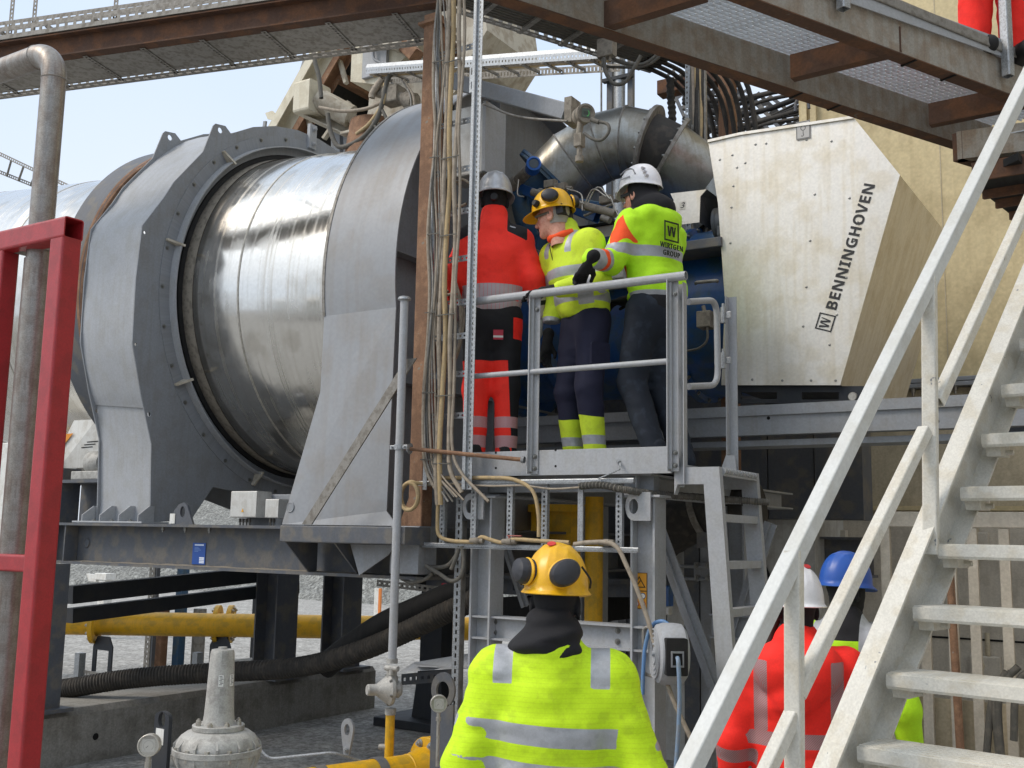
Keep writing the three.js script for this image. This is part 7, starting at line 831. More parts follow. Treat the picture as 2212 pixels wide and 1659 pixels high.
  const vp = hitZ(1283, 1200, -6.9), y2 = thing('yellow_riser', 'vertical yellow gas pipe standing behind the platform frame', 'pipe'); part('pipe', rod(V(vp.x, 0.3, -6.9), V(vp.x, 2.3, -6.9), 0.066, 22), M.yellow, y2); const yb = thing('yellow_vessel', 'broad yellow filter vessel partly hidden behind the yellow riser', 'vessel'), vb = hitZ(1215, 1150, -8.0); part('body', lathe(V(vb.x, vb.y - 0.45, -8.0), Y1, [[0, 0], [0.27, 0], [0.27, 0.62], [0.3, 0.62], [0.3, 0.68], [0, 0.68]], 32), M.yellow, yb);
  const dk = thing('black_duct', 'thick black flexible duct between platform column and step ladder', 'duct'), dp = [[1425, 1160], [1475, 1130], [1540, 1105], [1640, 1095]].map(([x, yy]) => hitZ(x, yy, -7.6)); part('duct', ringTube(curve(dp).getPoints(40), 0.19, 24, k => 0.185 + 0.003 * Math.sin(k * 300)), M.rubber, dk); part('clamp', lathe(hitZ(1510, 1117, -7.6), unit(dp[1], dp[2]), [[0.19, 0], [0.2, 0], [0.2, 0.05], [0.19, 0.05]], 28), M.galvD, dk); part('hook', [plate([hitZ(1505, 1150, -7.3), hitZ(1530, 1150, -7.3), hitZ(1530, 1180, -7.3), hitZ(1505, 1185, -7.3)], V(0, 0, -0.02))], M.steel, dk);
  const wc = thing('white_machine_case', 'pale machine case with a round cover behind the step ladder', 'machine'), wz2 = -9.4, wh = (x, yy) => hitZ(x, yy, wz2); part('case', box(wh(1435, 1200).x, wh(1760, 1200).x, 0, wh(1500, 1085).y, wz2 - 1, wz2), M.panel, wc); part('round_cover', lathe(off(wh(1590, 1260), 0, 0, 0.001), Z1, [[0.3, 0], [0.3, 0.02], [0.33, 0.02], [0.33, 0]], 40), M.black, wc); part('hopper', plate([wh(1520, 1130), wh(1650, 1130), wh(1640, 1180), wh(1600, 1240), wh(1560, 1190)].map(p => off(p, 0, 0, 0.3)), V(0, 0, -0.2)), M.greyD, wc);
  const cw = thing('clamped_column', 'dark clamped column with bolts behind the brace', 'column'), cz = -8.2, ch = (x, yy) => hitZ(x, yy, cz); part('column', box(ch(1478, 1300).x, ch(1510, 1300).x, 0, ch(1490, 1150).y, cz - 0.1, cz), M.steel, cw); part('side_post', box(ch(1512, 1300).x, ch(1534, 1300).x, 0, ch(1520, 1180).y, cz - 0.1, cz - 0.01), M.greyD, cw); part('clamp_plate', cbox(ch(1504, 1240).x, ch(1542, 1240).x, ch(1520, 1255).y, ch(1520, 1215).y, cz + 0.01, cz + 0.05, 0.006), M.greyD, cw); for (const [x, yy] of [[1512, 1222], [1536, 1222], [1512, 1248], [1536, 1248]]) part('bolt', hexBolt(off(ch(x, yy), 0, 0, 0.05), Z1, 0.022, 0.03), M.screw, cw); part('u_bolt', [rod(off(ch(1455, 1222), 0, 0, 0.06), off(ch(1545, 1226), 0, 0, 0.06), 0.014, 8), rod(off(ch(1450, 1248), 0, 0, 0.06), off(ch(1545, 1252), 0, 0, 0.06), 0.014, 8)], M.greyD, cw); part('square_tube', boxTube(ch(1562, 1316), off(ch(1562, 1316), 0, 0, -0.6), 0.15, 0.15, 0.012), M.greyD, cw);
  const dc = thing('dark_casing', 'dark grey panelled casing filling the background behind the burner', 'casing'); for (let i = 0; i < 6; i++) part('panel', cbox(-4.88 + i * 0.42, -4.47 + i * 0.42, 2.2, 5.15, -9.6, -9.3 + 0.01 * (i % 2), 0.008), M.steel, dc);
  const ec = thing('equipment_container', 'dark ribbed equipment container far behind the step ladder', 'container'); part('body', box(-7.2, -3.3, 0, 3.9, -15, -13), M.steel, ec); for (let i = 0; i < 14; i++) part('rib', box(-7.1 + i * 0.28, -6.98 + i * 0.28, 0.1, 3.8, -13, -12.96), M.dark, ec);
  // hose reel on the right column
  const rz = FZ + 0.14, rc2 = hitZ(1448, 1412, rz), hr = thing('hose_reel', 'grey enclosed hose reel on a bracket at the right frame column', 'hose reel'), ax = V(-0.8, 0, 0.6).normalize(), c0 = add(rc2, ax, -0.08); 
  part('case', lathe(c0, ax, [[0, 0], [0.14, 0], [0.165, 0.02], [0.17, 0.06], [0.17, 0.12], [0.16, 0.155], [0.135, 0.17], [0, 0.172]], 40), M.grey, hr); for (const r of [0.05, 0.08, 0.105, 0.13]) part('ridge', lathe(add(c0, ax, 0.17), ax, [[r, 0], [r, 0.008], [r + 0.008, 0.008], [r + 0.008, 0]], 36), M.grey, hr); part('hub', lathe(add(c0, ax, 0.17), ax, [[0, 0.016], [0.014, 0.016], [0.02, 0]], 14), M.greyD, hr);
  const fr = ax.clone().cross(Y1).normalize(); if (fr.z < 0) fr.negate(); const mo = c0.clone().addScaledVector(ax, 0.085).addScaledVector(fr, 0.16); part('hose_guide', [sweep(roundP(0.12, 0.2, 0.01), mo.clone().addScaledVector(fr, -0.05), mo.clone().addScaledVector(fr, 0.03))], M.black, hr); part('guide_mouth', sweep(rectP(0.07, 0.085, 0, -0.01), mo.clone().addScaledVector(fr, 0.03), mo.clone().addScaledVector(fr, 0.042), Y1, [rectP(0.055, 0.065, 0, -0.01)]), M.greyD, hr); part('bracket', bent([off(rc2, -0.1, 0.14, -0.03), off(rc2, -0.19, 0.13, -0.05), off(rc2, -0.19, -0.13, -0.05), off(rc2, -0.1, -0.14, -0.03)], 0.03, 0.01, 8), M.galvD, hr);
  const m1 = mo.clone().addScaledVector(fr, 0.03); single('reel_hose', hose([m1, off(m1, 0.02, -0.03, 0.03), off(m1, 0.025, -0.25, 0.03), off(m1, 0, -0.6, 0.03), off(m1, -0.05, -0.95, 0.03), off(m1, -0.03, -1.1, 0.03)], 0.012, 8, 60), surf({ base: 0x7b93ad, dirt: 0x8a8d90, size: 0.4, amt: 0.6, rough: 0.6 }), 'pale blue hose hanging out of the hose reel', 'hose');
  single('blue_hose', hose([[1448, 1352], [1430, 1342], [1408, 1352], [1395, 1390], [1390, 1440], [1388, 1500]].map(([x, yy]) => hitZ(x, yy, rz - 0.02)), 0.012, 8, 50), surf({ base: 0x5f86b4, dirt: 0x77858f, size: 0.4, amt: 0.5, rough: 0.5 }), 'light blue hose curving over the left side of the hose reel', 'hose');
  const cl = thing('cable_plug', 'blue industrial plug hanging right of the frame column', 'plug'), pc = hitZ(1430, 1300, -6.9); part('body', [cbox(pc.x - 0.05, pc.x + 0.05, pc.y - 0.03, pc.y + 0.11, -6.98, -6.9, 0.01)], M.blue, cl); part('lower', [cbox(pc.x - 0.04, pc.x + 0.04, pc.y - 0.09, pc.y - 0.03, -6.98, -6.92, 0.01)], M.panel, cl); part('lead', hose([off(pc, 0, -0.09, -0.05), off(pc, 0.0, -0.25, -0.05), off(pc, 0.02, -0.5, -0.05)], 0.014, 7), M.black, cl);
  const rb = thing('right_box_unit', 'pale white drive guard with slots and orange label left of the collar', 'guard'), gz2 = -6.6, gh = (x, yy, dz = 0) => hitZ(x, yy, gz2 + dz); part('guard', [plate([gh(122, 1045), gh(122, 985), gh(160, 908), gh(205, 906), gh(215, 960), gh(178, 1000), gh(125, 1046)], V(0, 0, -0.3))], M.white, rb); part('side_plate', plate([gh(128, 1012, 0.002), gh(208, 908, 0.002), gh(218, 970, 0.002), gh(190, 1000, 0.002), gh(185, 1010, 0.002)], V(0, 0, 0.006)), M.panel, rb); part('label', plate([gh(126, 965, 0.012), gh(138, 938, 0.012), gh(158, 936, 0.012), gh(134, 966, 0.012)], V(0, 0, 0.003)), plain(0xd98a1c, 0.5), rb); for (let i = 0; i < 3; i++) part('slot', plate([gh(176 + i * 6, 968 - i * 6, 0.01), gh(200 + i * 6, 966 - i * 6, 0.01), gh(200 + i * 6, 964 - i * 6, 0.01), gh(176 + i * 6, 966 - i * 6, 0.01)], V(0, 0, 0.002)), M.hole, rb);
  const sb = thing('support_roller', 'grey pillow block bearing of a support roller on the girder', 'bearing'), bc = hitZ(205, 1000, -6.3); part('block', [lathe(off(bc, -0.06, 0, 0), X1, [[0, 0], [0.09, 0], [0.11, 0.03], [0.11, 0.16], [0.09, 0.2], [0, 0.2]], 28), cbox(bc.x - 0.2, bc.x + 0.25, bc.y - 0.16, bc.y - 0.08, bc.z - 0.1, bc.z + 0.1, 0.01)], M.cast, sb); part('pedestal', [box(bc.x - 0.36, bc.x - 0.3, 2.05, bc.y - 0.05, bc.z - 0.08, bc.z + 0.12), box(bc.x - 0.4, bc.x + 0.5, bc.y - 0.19, bc.y - 0.161, bc.z - 0.2, bc.z + 0.14), box(bc.x - 0.4, bc.x + 0.5, 2.05, bc.y - 0.19, bc.z - 0.2, bc.z - 0.16)], M.steel, sb);
  const lb = thing('left_white_box', 'white machine box at the left picture edge behind the red frame', 'machine'), lz = -6.2, A = hitZ(-60, 960, lz), B = hitZ(34, 1100, lz); part('case', cbox(A.x, B.x, 1.2, A.y, lz - 0.5, lz, 0.01), M.white, lb);
}
// ---------------------------------------------------------------- people: one field of smoothly joined tapered limbs per figure
function sdfMesh(f, lo, hi, cell) {
  const nx = Math.ceil((hi.x - lo.x) / cell) + 1, ny = Math.ceil((hi.y - lo.y) / cell) + 1, nz = Math.ceil((hi.z - lo.z) / cell) + 1, val = new Float32Array(nx * ny * nz).fill(1), BL = 6, rad = BL * cell * 0.9 + 0.03;
  for (let k = 0; k < nz; k += BL) for (let j = 0; j < ny; j += BL) for (let i = 0; i < nx; i += BL) {
    const c = f(lo.x + (i + BL / 2) * cell, lo.y + (j + BL / 2) * cell, lo.z + (k + BL / 2) * cell, true);
    const far = Math.abs(c) > rad;
    for (let c2 = k; c2 < Math.min(nz, k + BL); c2++) for (let b = j; b < Math.min(ny, j + BL); b++) for (let a = i; a < Math.min(nx, i + BL); a++) val[(c2 * ny + b) * nx + a] = far ? c : f(lo.x + a * cell, lo.y + b * cell, lo.z + c2 * cell);
  }
  const idx = new Int32Array(nx * ny * nz).fill(-1), pos = [], tri = [], co = [0, 1, nx, nx + 1, nx * ny, nx * ny + 1, nx * ny + nx, nx * ny + nx + 1], E = [[0, 1], [2, 3], [4, 5], [6, 7], [0, 2], [1, 3], [4, 6], [5, 7], [0, 4], [1, 5], [2, 6], [3, 7]];
  for (let k = 0; k < nz - 1; k++) for (let j = 0; j < ny - 1; j++) for (let i = 0; i < nx - 1; i++) {
    const b = (k * ny + j) * nx + i; let m = 0; for (let q = 0; q < 8; q++) if (val[b + co[q]] < 0) m |= 1 << q; if (m === 0 || m === 255) continue;
    let x = 0, y = 0, z = 0, n = 0; for (const [p, q] of E) { const s = m >> p & 1, t = m >> q & 1; if (s === t) continue; const u = val[b + co[p]], v = val[b + co[q]], w = u / (u - v); x += (p & 1) + w * ((q & 1) - (p & 1)); y += (p >> 1 & 1) + w * ((q >> 1 & 1) - (p >> 1 & 1)); z += (p >> 2) + w * ((q >> 2) - (p >> 2)); n++; }
    idx[b] = pos.length / 3; pos.push(lo.x + (i + x / n) * cell, lo.y + (j + y / n) * cell, lo.z + (k + z / n) * cell);
  }
  const quad = (a, b, c, d, fl) => { if (a < 0 || b < 0 || c < 0 || d < 0) return; fl ? tri.push(a, b, c, a, c, d) : tri.push(a, c, b, a, d, c); };
  for (let k = 1; k < nz - 1; k++) for (let j = 1; j < ny - 1; j++) for (let i = 1; i < nx - 1; i++) { const b = (k * ny + j) * nx + i, v = val[b] < 0;
    if (v !== val[b + 1] < 0) quad(idx[b - nx - nx * ny], idx[b - nx * ny], idx[b], idx[b - nx], v);
    if (v !== val[b + nx] < 0) quad(idx[b - 1 - nx * ny], idx[b - 1], idx[b], idx[b - nx * ny], v);
    if (v !== val[b + nx * ny] < 0) quad(idx[b - 1 - nx], idx[b - nx], idx[b], idx[b - 1], v); }
  const g = new THREE.BufferGeometry(); g.setAttribute('position', new THREE.Float32BufferAttribute(pos, 3)); g.setIndex(tri); g.computeVertexNormals(); return g.toNonIndexed();
}
// cut a mesh along f = 0: returns [part where f > 0, the rest]
function cut(g, f) {
  const p = g.attributes.position, n = g.attributes.normal, A = [[], []], B = [[], []];
  for (let i = 0; i < p.count; i += 3) {
    const v = [0, 1, 2].map(k => ({ p: [p.getX(i + k), p.getY(i + k), p.getZ(i + k)], n: [n.getX(i + k), n.getY(i + k), n.getZ(i + k)] })); v.forEach(q => { q.f = f(q.p[0], q.p[1], q.p[2]); });
    const poly = (sg) => { const o = []; for (let k = 0; k < 3; k++) { const a = v[k], b = v[(k + 1) % 3]; if (a.f * sg >= 0) o.push(a); if (a.f * b.f < 0) { const t = a.f / (a.f - b.f); o.push({ p: a.p.map((x, q) => x + (b.p[q] - x) * t), n: a.n.map((x, q) => x + (b.n[q] - x) * t) }); } } return o; };
    for (const [sg, T] of [[1, A], [-1, B]]) { if (sg < 0 && v.every(q => q.f >= 0)) continue; if (sg > 0 && v.every(q => q.f < 0)) continue; const o = poly(sg); for (let k = 1; k + 1 < o.length; k++) for (const q of [o[0], o[k], o[k + 1]]) { T[0].push(...q.p); T[1].push(...q.n); } }
  }
  return [A, B].map(T => { const q = new THREE.BufferGeometry(); q.setAttribute('position', new THREE.Float32BufferAttribute(T[0], 3)); q.setAttribute('normal', new THREE.Float32BufferAttribute(T[1], 3)); return q; });
}
const smin = (a, b, k) => { const h = Math.max(k - Math.abs(a - b), 0) / k; return Math.min(a, b) - h * h * k * 0.25; };
const fold = (x, y, z, s) => { const a = noise3(x * 7, y * 13, z * 7, s), b = noise3(x * 15 + 3, y * 26, z * 15, s + 1); return Math.abs(2 * a - 1) * 0.65 + Math.abs(2 * b - 1) * 0.35; };
function capD(px, py, pz, c) {            // tapered capsule, flattened by c.s across c.z
  let x = px - c.a.x, y = py - c.a.y, z = pz - c.a.z, bx = c.b.x - c.a.x, by = c.b.y - c.a.y, bz = c.b.z - c.a.z; const s = c.s || 1; if (s !== 1) { z /= s; bz /= s; }
  const L = bx * bx + by * by + bz * bz, t = L > 0 ? Math.max(0, Math.min(1, (x * bx + y * by + z * bz) / L)) : 0; x -= bx * t; y -= by * t; z -= bz * t; c.t = t;
  return (Math.sqrt(x * x + y * y + z * z) - (c.ra + (c.rb - c.ra) * t)) * (s < 1 ? 0.5 + 0.5 * s : 1);
}
const BASE = { pelvis: [0, 0.97, 0], chest: [0, 1.3, 0], neck: [0, 1.52, 0.0], head: [0, 1.67, 0.03], shL: [0.185, 1.455, 0], elL: [0.265, 1.17, -0.03], wrL: [0.285, 0.93, 0.05], shR: [-0.185, 1.455, 0], elR: [-0.265, 1.17, -0.03], wrR: [-0.285, 0.93, 0.05], hipL: [0.09, 0.93, 0], knL: [0.105, 0.5, 0.02], anL: [0.115, 0.1, -0.02], hipR: [-0.09, 0.93, 0], knR: [-0.105, 0.5, 0.02], anR: [-0.115, 0.1, -0.02] };
function figure({ label, group, at, face, scale = 1, pose = {}, bulk = 1, regions, cell = 0.012, yMin = -0.02, jacketHem = 0.88, foldAmp = 0.013, seedN = 1, extra = [], shoes = M.black, legs = true, jacket, trousers, arms = true, hood = 0, jacketName = 'jacket' }) {
  const J = {}; for (const k in BASE) J[k] = V(...(pose[k] || BASE[k]));
  const t = thing('person', label, 'person', group); t.userData.placed = true; const w = (a, b, ra, rb, k = 0.04, s = 1, tag = 'torso') => ({ a: typeof a === 'string' ? J[a] : a, b: typeof b === 'string' ? J[b] : b, ra: ra * bulk, rb: rb * bulk, k, s, tag });
  const mid = lerpV(J.pelvis, J.chest, 0.45), hem = V(J.pelvis.x, jacketHem + 0.1, J.pelvis.z), caps = [w(hem, mid, 0.172, 0.165, 0.05, 0.74), w(mid, 'chest', 0.165, 0.19, 0.06, 0.7), w(lerpV(J.chest, J.neck, 0.15), lerpV(J.chest, J.neck, 0.62), 0.165, 0.1, 0.07, 0.72), w('shL', 'shR', 0.074, 0.074, 0.07), w(lerpV(J.chest, J.neck, 0.6), 'neck', 0.09, 0.068, 0.05)];
  if (arms) caps.push(w('shL', 'elL', 0.079, 0.066, 0.05, 1, 'armL'), w('elL', 'wrL', 0.067, 0.05, 0.03, 1, 'foreL'), w('shR', 'elR', 0.079, 0.066, 0.05, 1, 'armR'), w('elR', 'wrR', 0.067, 0.05, 0.03, 1, 'foreR'));
  for (const e of extra) caps.push(w(V(...e[0]), V(...e[1]), e[2], e[3], e[4] || 0.03, e[5] || 1, e[6] || 'torso'));
  const lg = legs ? [w(off(J.pelvis, 0, 0.06, 0), off(J.pelvis, 0, -0.04, -0.01), 0.155, 0.15, 0.05, 0.74), w('hipL', 'knL', 0.1, 0.076, 0.05, 1, 'legL'), w('knL', 'anL', 0.078, 0.064, 0.03, 1, 'shinL'), w('hipR', 'knR', 0.1, 0.076, 0.05, 1, 'legR'), w('knR', 'anR', 0.078, 0.064, 0.03, 1, 'shinR')] : [];
  const union = (list, x, y, z) => { let d = 9; for (const c of list) d = smin(d, capD(x, y, z, c), c.k); return d; };
  const fJ = (x, y, z, rough) => { let d = Math.max(union(caps, x, y, z), jacketHem - y); if (!rough && Math.abs(d) < 0.06) d -= foldAmp * (fold(x, y, z, seedN) - 0.3); return d; };
  const fT = (x, y, z, rough) => { let d = union(lg, x, y, z); d = Math.max(d, J.anL.y - 0.06 - y); if (!rough && Math.abs(d) < 0.06) d -= foldAmp * 0.9 * (fold(x, y * 0.8, z, seedN + 7) - 0.3); return d; };
  const bnd = list => { const b = new THREE.Box3(); for (const c of list) { const r = Math.max(c.ra, c.rb) + 0.05; b.expandByPoint(off(c.a, -r, -r, -r)); b.expandByPoint(off(c.a, r, r, r)); b.expandByPoint(off(c.b, -r, -r, -r)); b.expandByPoint(off(c.b, r, r, r)); } b.min.y = Math.max(b.min.y, yMin); return b; };
  const emit = (name, f, list, mat, which) => { const b = bnd(list); let g = sdfMesh(f, b.min, b.max, cell); const root = []; for (const r of (regions || []).filter(r => r.on === which)) { const [a, rest] = cut(g, (x, y, z) => r.f(x, y, z, api)); g = rest; if (a.attributes.position.count) root.push([r, a]); } const m = part(name, g, mat, t); for (const [r, a] of root) part(r.name, a, r.mat, m, r.label); return m; };
  const along = (x, y, z, p, q) => { const c = { a: J[p], b: J[q], ra: 0, rb: 0 }, d = capD(x, y, z, c), L = J[p].distanceTo(J[q]); const dx = V(x, y, z).sub(J[p]).dot(unit(J[p], J[q])); return [dx / L, d, L]; };
  const api = { J, band: (x, y, z, p, q, t0, t1, R = 0.12) => { const [u, d, L] = along(x, y, z, p, q); return Math.min((u - t0) * L, (t1 - u) * L, R - d); }, torsoOnly: (x, y, z) => { let a = 9; for (const [p, q] of [['shL', 'elL'], ['elL', 'wrL'], ['shR', 'elR'], ['elR', 'wrR']]) { const c = { a: J[p], b: J[q], ra: 0.085, rb: 0.075 }; a = Math.min(a, capD(x, y, z, c)); } return a; } };
  emit(jacketName, fJ, caps, jacket, 'jacket'); if (legs) { emit('trousers', fT, lg, trousers, 'trousers'); for (const s of ['L', 'R']) { const a = J['an' + s]; const q = [w(off(a, 0, -0.05, -0.04), off(a, 0, -0.055, 0.15), 0.046, 0.04, 0.03), w(off(a, 0, 0.02, -0.01), off(a, 0, -0.05, -0.02), 0.055, 0.05, 0.03)]; const b = bnd(q); part('boot', sdfMesh((x, y, z) => Math.max(union(q, x, y, z), (a.y - 0.1) - y), b.min, b.max, cell), shoes, t); } }
  t.scale.setScalar(scale); const yaw = Math.atan2(face.x, face.z); t.rotation.y = yaw; t.position.copy(at); return { t, J };
}
// heads: origin between the ears, looking along +z
function headGeo(withFace = true) {
  const e = (x, y, z, cx, cy, cz, rx, ry, rz) => { const a = (x - cx) / rx, b = (y - cy) / ry, c = (z - cz) / rz, k = Math.sqrt(a * a + b * b + c * c); return (k - 1) * Math.min(rx, ry, rz); };
  const C = (a, b, ra, rb) => ({ a: V(...a), b: V(...b), ra, rb }), nose = C([0, 0.012, 0.094], [0, -0.028, 0.118], 0.008, 0.014), neck = C([0, -0.05, -0.03], [0, -0.19, -0.035], 0.056, 0.062), jaw = C([0, -0.085, 0.062], [0, -0.098, 0.078], 0.03, 0.022), lipU = C([-0.018, -0.058, 0.094], [0.018, -0.058, 0.094], 0.007, 0.007), lipD = C([-0.014, -0.07, 0.092], [0.014, -0.07, 0.092], 0.007, 0.007), brow = C([-0.04, 0.026, 0.084], [0.04, 0.026, 0.084], 0.014, 0.014), ala = C([-0.013, -0.032, 0.1], [0.013, -0.032, 0.1], 0.009, 0.009);
  const f = (x, y, z) => { let d = e(x, y, z, 0, 0.035, -0.012, 0.077, 0.09, 0.098); d = smin(d, e(x, y, z, 0, -0.03, 0.028, 0.062, 0.085, 0.07), 0.04); d = smin(d, capD(x, y, z, jaw), 0.035); d = smin(d, capD(x, y, z, neck), 0.03);
    if (withFace) { d = smin(d, capD(x, y, z, brow), 0.02); d = -smin(-d, e(x, y, z, 0.032, 0.004, 0.1, 0.018, 0.012, 0.02), 0.015); d = -smin(-d, e(x, y, z, -0.032, 0.004, 0.1, 0.018, 0.012, 0.02), 0.015); d = smin(d, e(x, y, z, 0.031, 0.004, 0.079, 0.013, 0.012, 0.012), 0.006); d = smin(d, e(x, y, z, -0.031, 0.004, 0.079, 0.013, 0.012, 0.012), 0.006); d = smin(d, capD(x, y, z, nose), 0.012); d = smin(d, capD(x, y, z, ala), 0.01); d = smin(d, capD(x, y, z, lipU), 0.008); d = smin(d, capD(x, y, z, lipD), 0.008); d = -smin(-d, e(x, y, z, 0, -0.064, 0.104, 0.024, 0.0025, 0.012), 0.004); }
    for (const s of [-1, 1]) { let ear = e(x, y, z, s * 0.08, -0.008, -0.012, 0.012, 0.034, 0.022); ear = -smin(-ear, e(x, y, z, s * 0.09, -0.004, -0.008, 0.008, 0.02, 0.011), 0.004); d = smin(d, ear, 0.008); }
    return d - 0.0015 * (noise3(x * 60, y * 60, z * 60, 3) - 0.5) * (z > 0 ? 1.5 : 0.5); };
  return sdfMesh(f, V(-0.11, -0.2, -0.13), V(0.11, 0.14, 0.145), 0.0042);
}
// helmet shells: [half width, height, half length], brim at the front, origin at the rim
function helmetGeo({ rx = 0.112, rz = 0.138, h = 0.15, peak = 0.03, brim = 0.012, ridge = 0.005, ridges = 3, notch = 0, inner = false }) {
  const pos = [], idx = [], NU = 64, rows = []; const NV = 22;
  for (let j = 0; j <= NV; j++) { const v = j / NV; for (let i = 0; i <= NU; i++) { const a = i / NU * 6.2832, ca = Math.cos(a), sa = Math.sin(a); let r, y; const cap = 0.86;
    if (v <= cap) { const p = v / cap * Math.PI / 2; r = Math.pow(Math.sin(p), 0.92); y = h * Math.pow(Math.cos(p), 0.9); } else { const q = (v - cap) / (1 - cap); r = 1 + (brim + peak * Math.pow(Math.max(0, ca), 2.2)) / 0.12 * q; y = -0.014 * q - 0.016 * q * Math.pow(Math.max(0, ca), 2); }
    const fr = 1 + 0.05 * Math.max(0, -ca) * 0; let x = rx * r * sa, z = rz * r * ca * fr; const rg = Math.exp(-Math.pow(x / 0.016, 2)) * ridge * Math.sin(Math.min(1, v / 0.8) * Math.PI * 0.9 + 0.25) + (ridges > 1 ? Math.exp(-Math.pow((Math.abs(x) - 0.045) / 0.008, 2)) * ridge * 0.6 * (v < 0.7 ? 1 : 0) : 0); y += Math.max(0, rg); if (notch && v > cap * 0.8) y += notch * Math.pow(Math.abs(sa), 3) * ((v - cap * 0.8) / (1 - cap * 0.8)); pos.push(x, y, z); } }
  const n = NU + 1; for (let j = 0; j < NV; j++) for (let i = 0; i < NU; i++) { const b = j * n + i; idx.push(b, b + n, b + 1, b + 1, b + n, b + n + 1); }
  // inside skin, a little smaller, joined at the rim
  const m = pos.length / 3; for (let k = 0; k < m; k++) pos.push(pos[k * 3] * 0.975, pos[k * 3 + 1] - 0.003, pos[k * 3 + 2] * 0.975); for (let j = 0; j < NV; j++) for (let i = 0; i < NU; i++) { const b = m + j * n + i; idx.push(b, b + 1, b + n, b + 1, b + n + 1, b + n); } for (let i = 0; i < NU; i++) { const b = NV * n + i; idx.push(b, m + b, b + 1, b + 1, m + b, m + b + 1); }
  const g = new THREE.BufferGeometry(); g.setAttribute('position', new THREE.Float32BufferAttribute(pos, 3)); g.setIndex(idx); return toCreasedNormals(g, 0.9);
}
function muffGeo(R = 0.045) { return lathe(V(0, 0, 0), Z1, [[0, 0.034], [R * 0.55, 0.033], [R * 0.86, 0.025], [R, 0.008], [R, -0.006], [R * 0.93, -0.012]], 28).scale(1.12, 0.88, 1); }
function xf(g, q, p) { const c = g.clone(); c.applyQuaternion(q); c.translate(p.x, p.y, p.z); return c; }
const quat = (yaw, pitch, roll = 0) => new THREE.Quaternion().setFromEuler(new THREE.Euler(pitch, yaw, roll, 'YXZ'));
// gloved hand reaching along +z with the palm down (-y): fingers curl by c (0..1)
function handGeo(c = 0.4, right = 1, cell = 0.0045) {
  const caps = [], C = (a, b, ra, rb, k = 0.012) => caps.push({ a, b, ra, rb, k });
  C(V(0, 0, -0.03), V(0, 0, 0.03), 0.03, 0.034, 0.02); for (const x of [-0.026, 0, 0.026]) C(V(x * 0.7, 0, 0.0), V(x, 0.002, 0.075), 0.017, 0.016, 0.015);
  [[-0.034, 0.062, 1], [-0.012, 0.07, 1.1], [0.012, 0.066, 1.04], [0.033, 0.054, 0.86]].forEach(([x, , L], i) => { let p = V(x, 0.004, 0.082 - 0.006 * Math.abs(i - 1.3)), a = 0.25 * c; for (const [l, r] of [[0.04, 0.0125], [0.028, 0.0115], [0.022, 0.0105]]) { const q = p.clone().add(V(x * 0.06 * l / 0.04, -Math.sin(a) * l * L, Math.cos(a) * l * L)); C(p, q, r, r * 0.93, 0.006); p = q; a += 0.9 * c; } });
  let p = V(-0.03 * right, -0.006, 0.005), q = V(-0.058 * right, -0.018, 0.042), r2 = V(-0.058 * right + 0.006, -0.03 - 0.01 * c, 0.076); C(p, q, 0.018, 0.014, 0.015); C(q, r2, 0.0135, 0.0115, 0.006); C(V(0, 0, -0.03), V(0, 0, -0.08), 0.031, 0.04, 0.02);
  const f = (x, y, z) => { let d = 9; for (const k of caps) d = smin(d, capD(x, y / 0.9, z, k), k.k); return d - 0.0012 * (fold(x * 4, y * 4, z * 4, 2) - 0.4); };
  return sdfMesh(f, V(-0.1, -0.15, -0.13), V(0.1, 0.06, 0.22), cell);
}
const HEAD = headGeo(true), HAND = handGeo(0.5), HANDC = handGeo(0.95);
const aim = (dir, palm) => { const z = dir.clone().normalize(), y = palm.clone().negate().addScaledVector(z, palm.dot(z)).normalize(), x = y.clone().cross(z); return new THREE.Quaternion().setFromRotationMatrix(new THREE.Matrix4().makeBasis(x, y, z)); };
function helmet(t, mat, p, q, opt, extras = {}) {
  const h = part('helmet', xf(helmetGeo(opt), q, p), mat, t); const put = (v) => v.clone().applyQuaternion(q).add(p);
  if (extras.muffs) for (const [az, el, col] of extras.muffs) { const dir = V(Math.sin(az) * Math.cos(el), Math.sin(el), Math.cos(az) * Math.cos(el)), c = V(dir.x * (opt.rx || 0.112), 0.058, dir.z * (opt.rz || 0.138)), qq = new THREE.Quaternion().setFromUnitVectors(Z1, V(dir.x, 0.12, dir.z).normalize()); const m = part('ear_muff', xf(xf(muffGeo(0.05), qq, c.clone().addScaledVector(dir, 0.012)), q, p), K.muff, h); part('muff_trim', xf(xf(lathe(V(0, 0, -0.014), Z1, [[0.03, 0], [0.05, 0], [0.054, 0.006], [0.05, 0.012]], 28).scale(1.12, 0.88, 1), qq, c.clone().addScaledVector(dir, 0.01)), q, p), mat, m); part('muff_pad', xf(xf(lathe(V(0, 0, -0.034), Z1, [[0.02, 0], [0.046, 0.002], [0.05, 0.012], [0.046, 0.022]], 28).scale(1.12, 0.88, 1), qq, c.clone().addScaledVector(dir, 0.01)), q, p), K.trim, m); }
  return { h, put };
}
const gDir = V(-0.5385, 0, -0.8426);    // straight away from the viewer

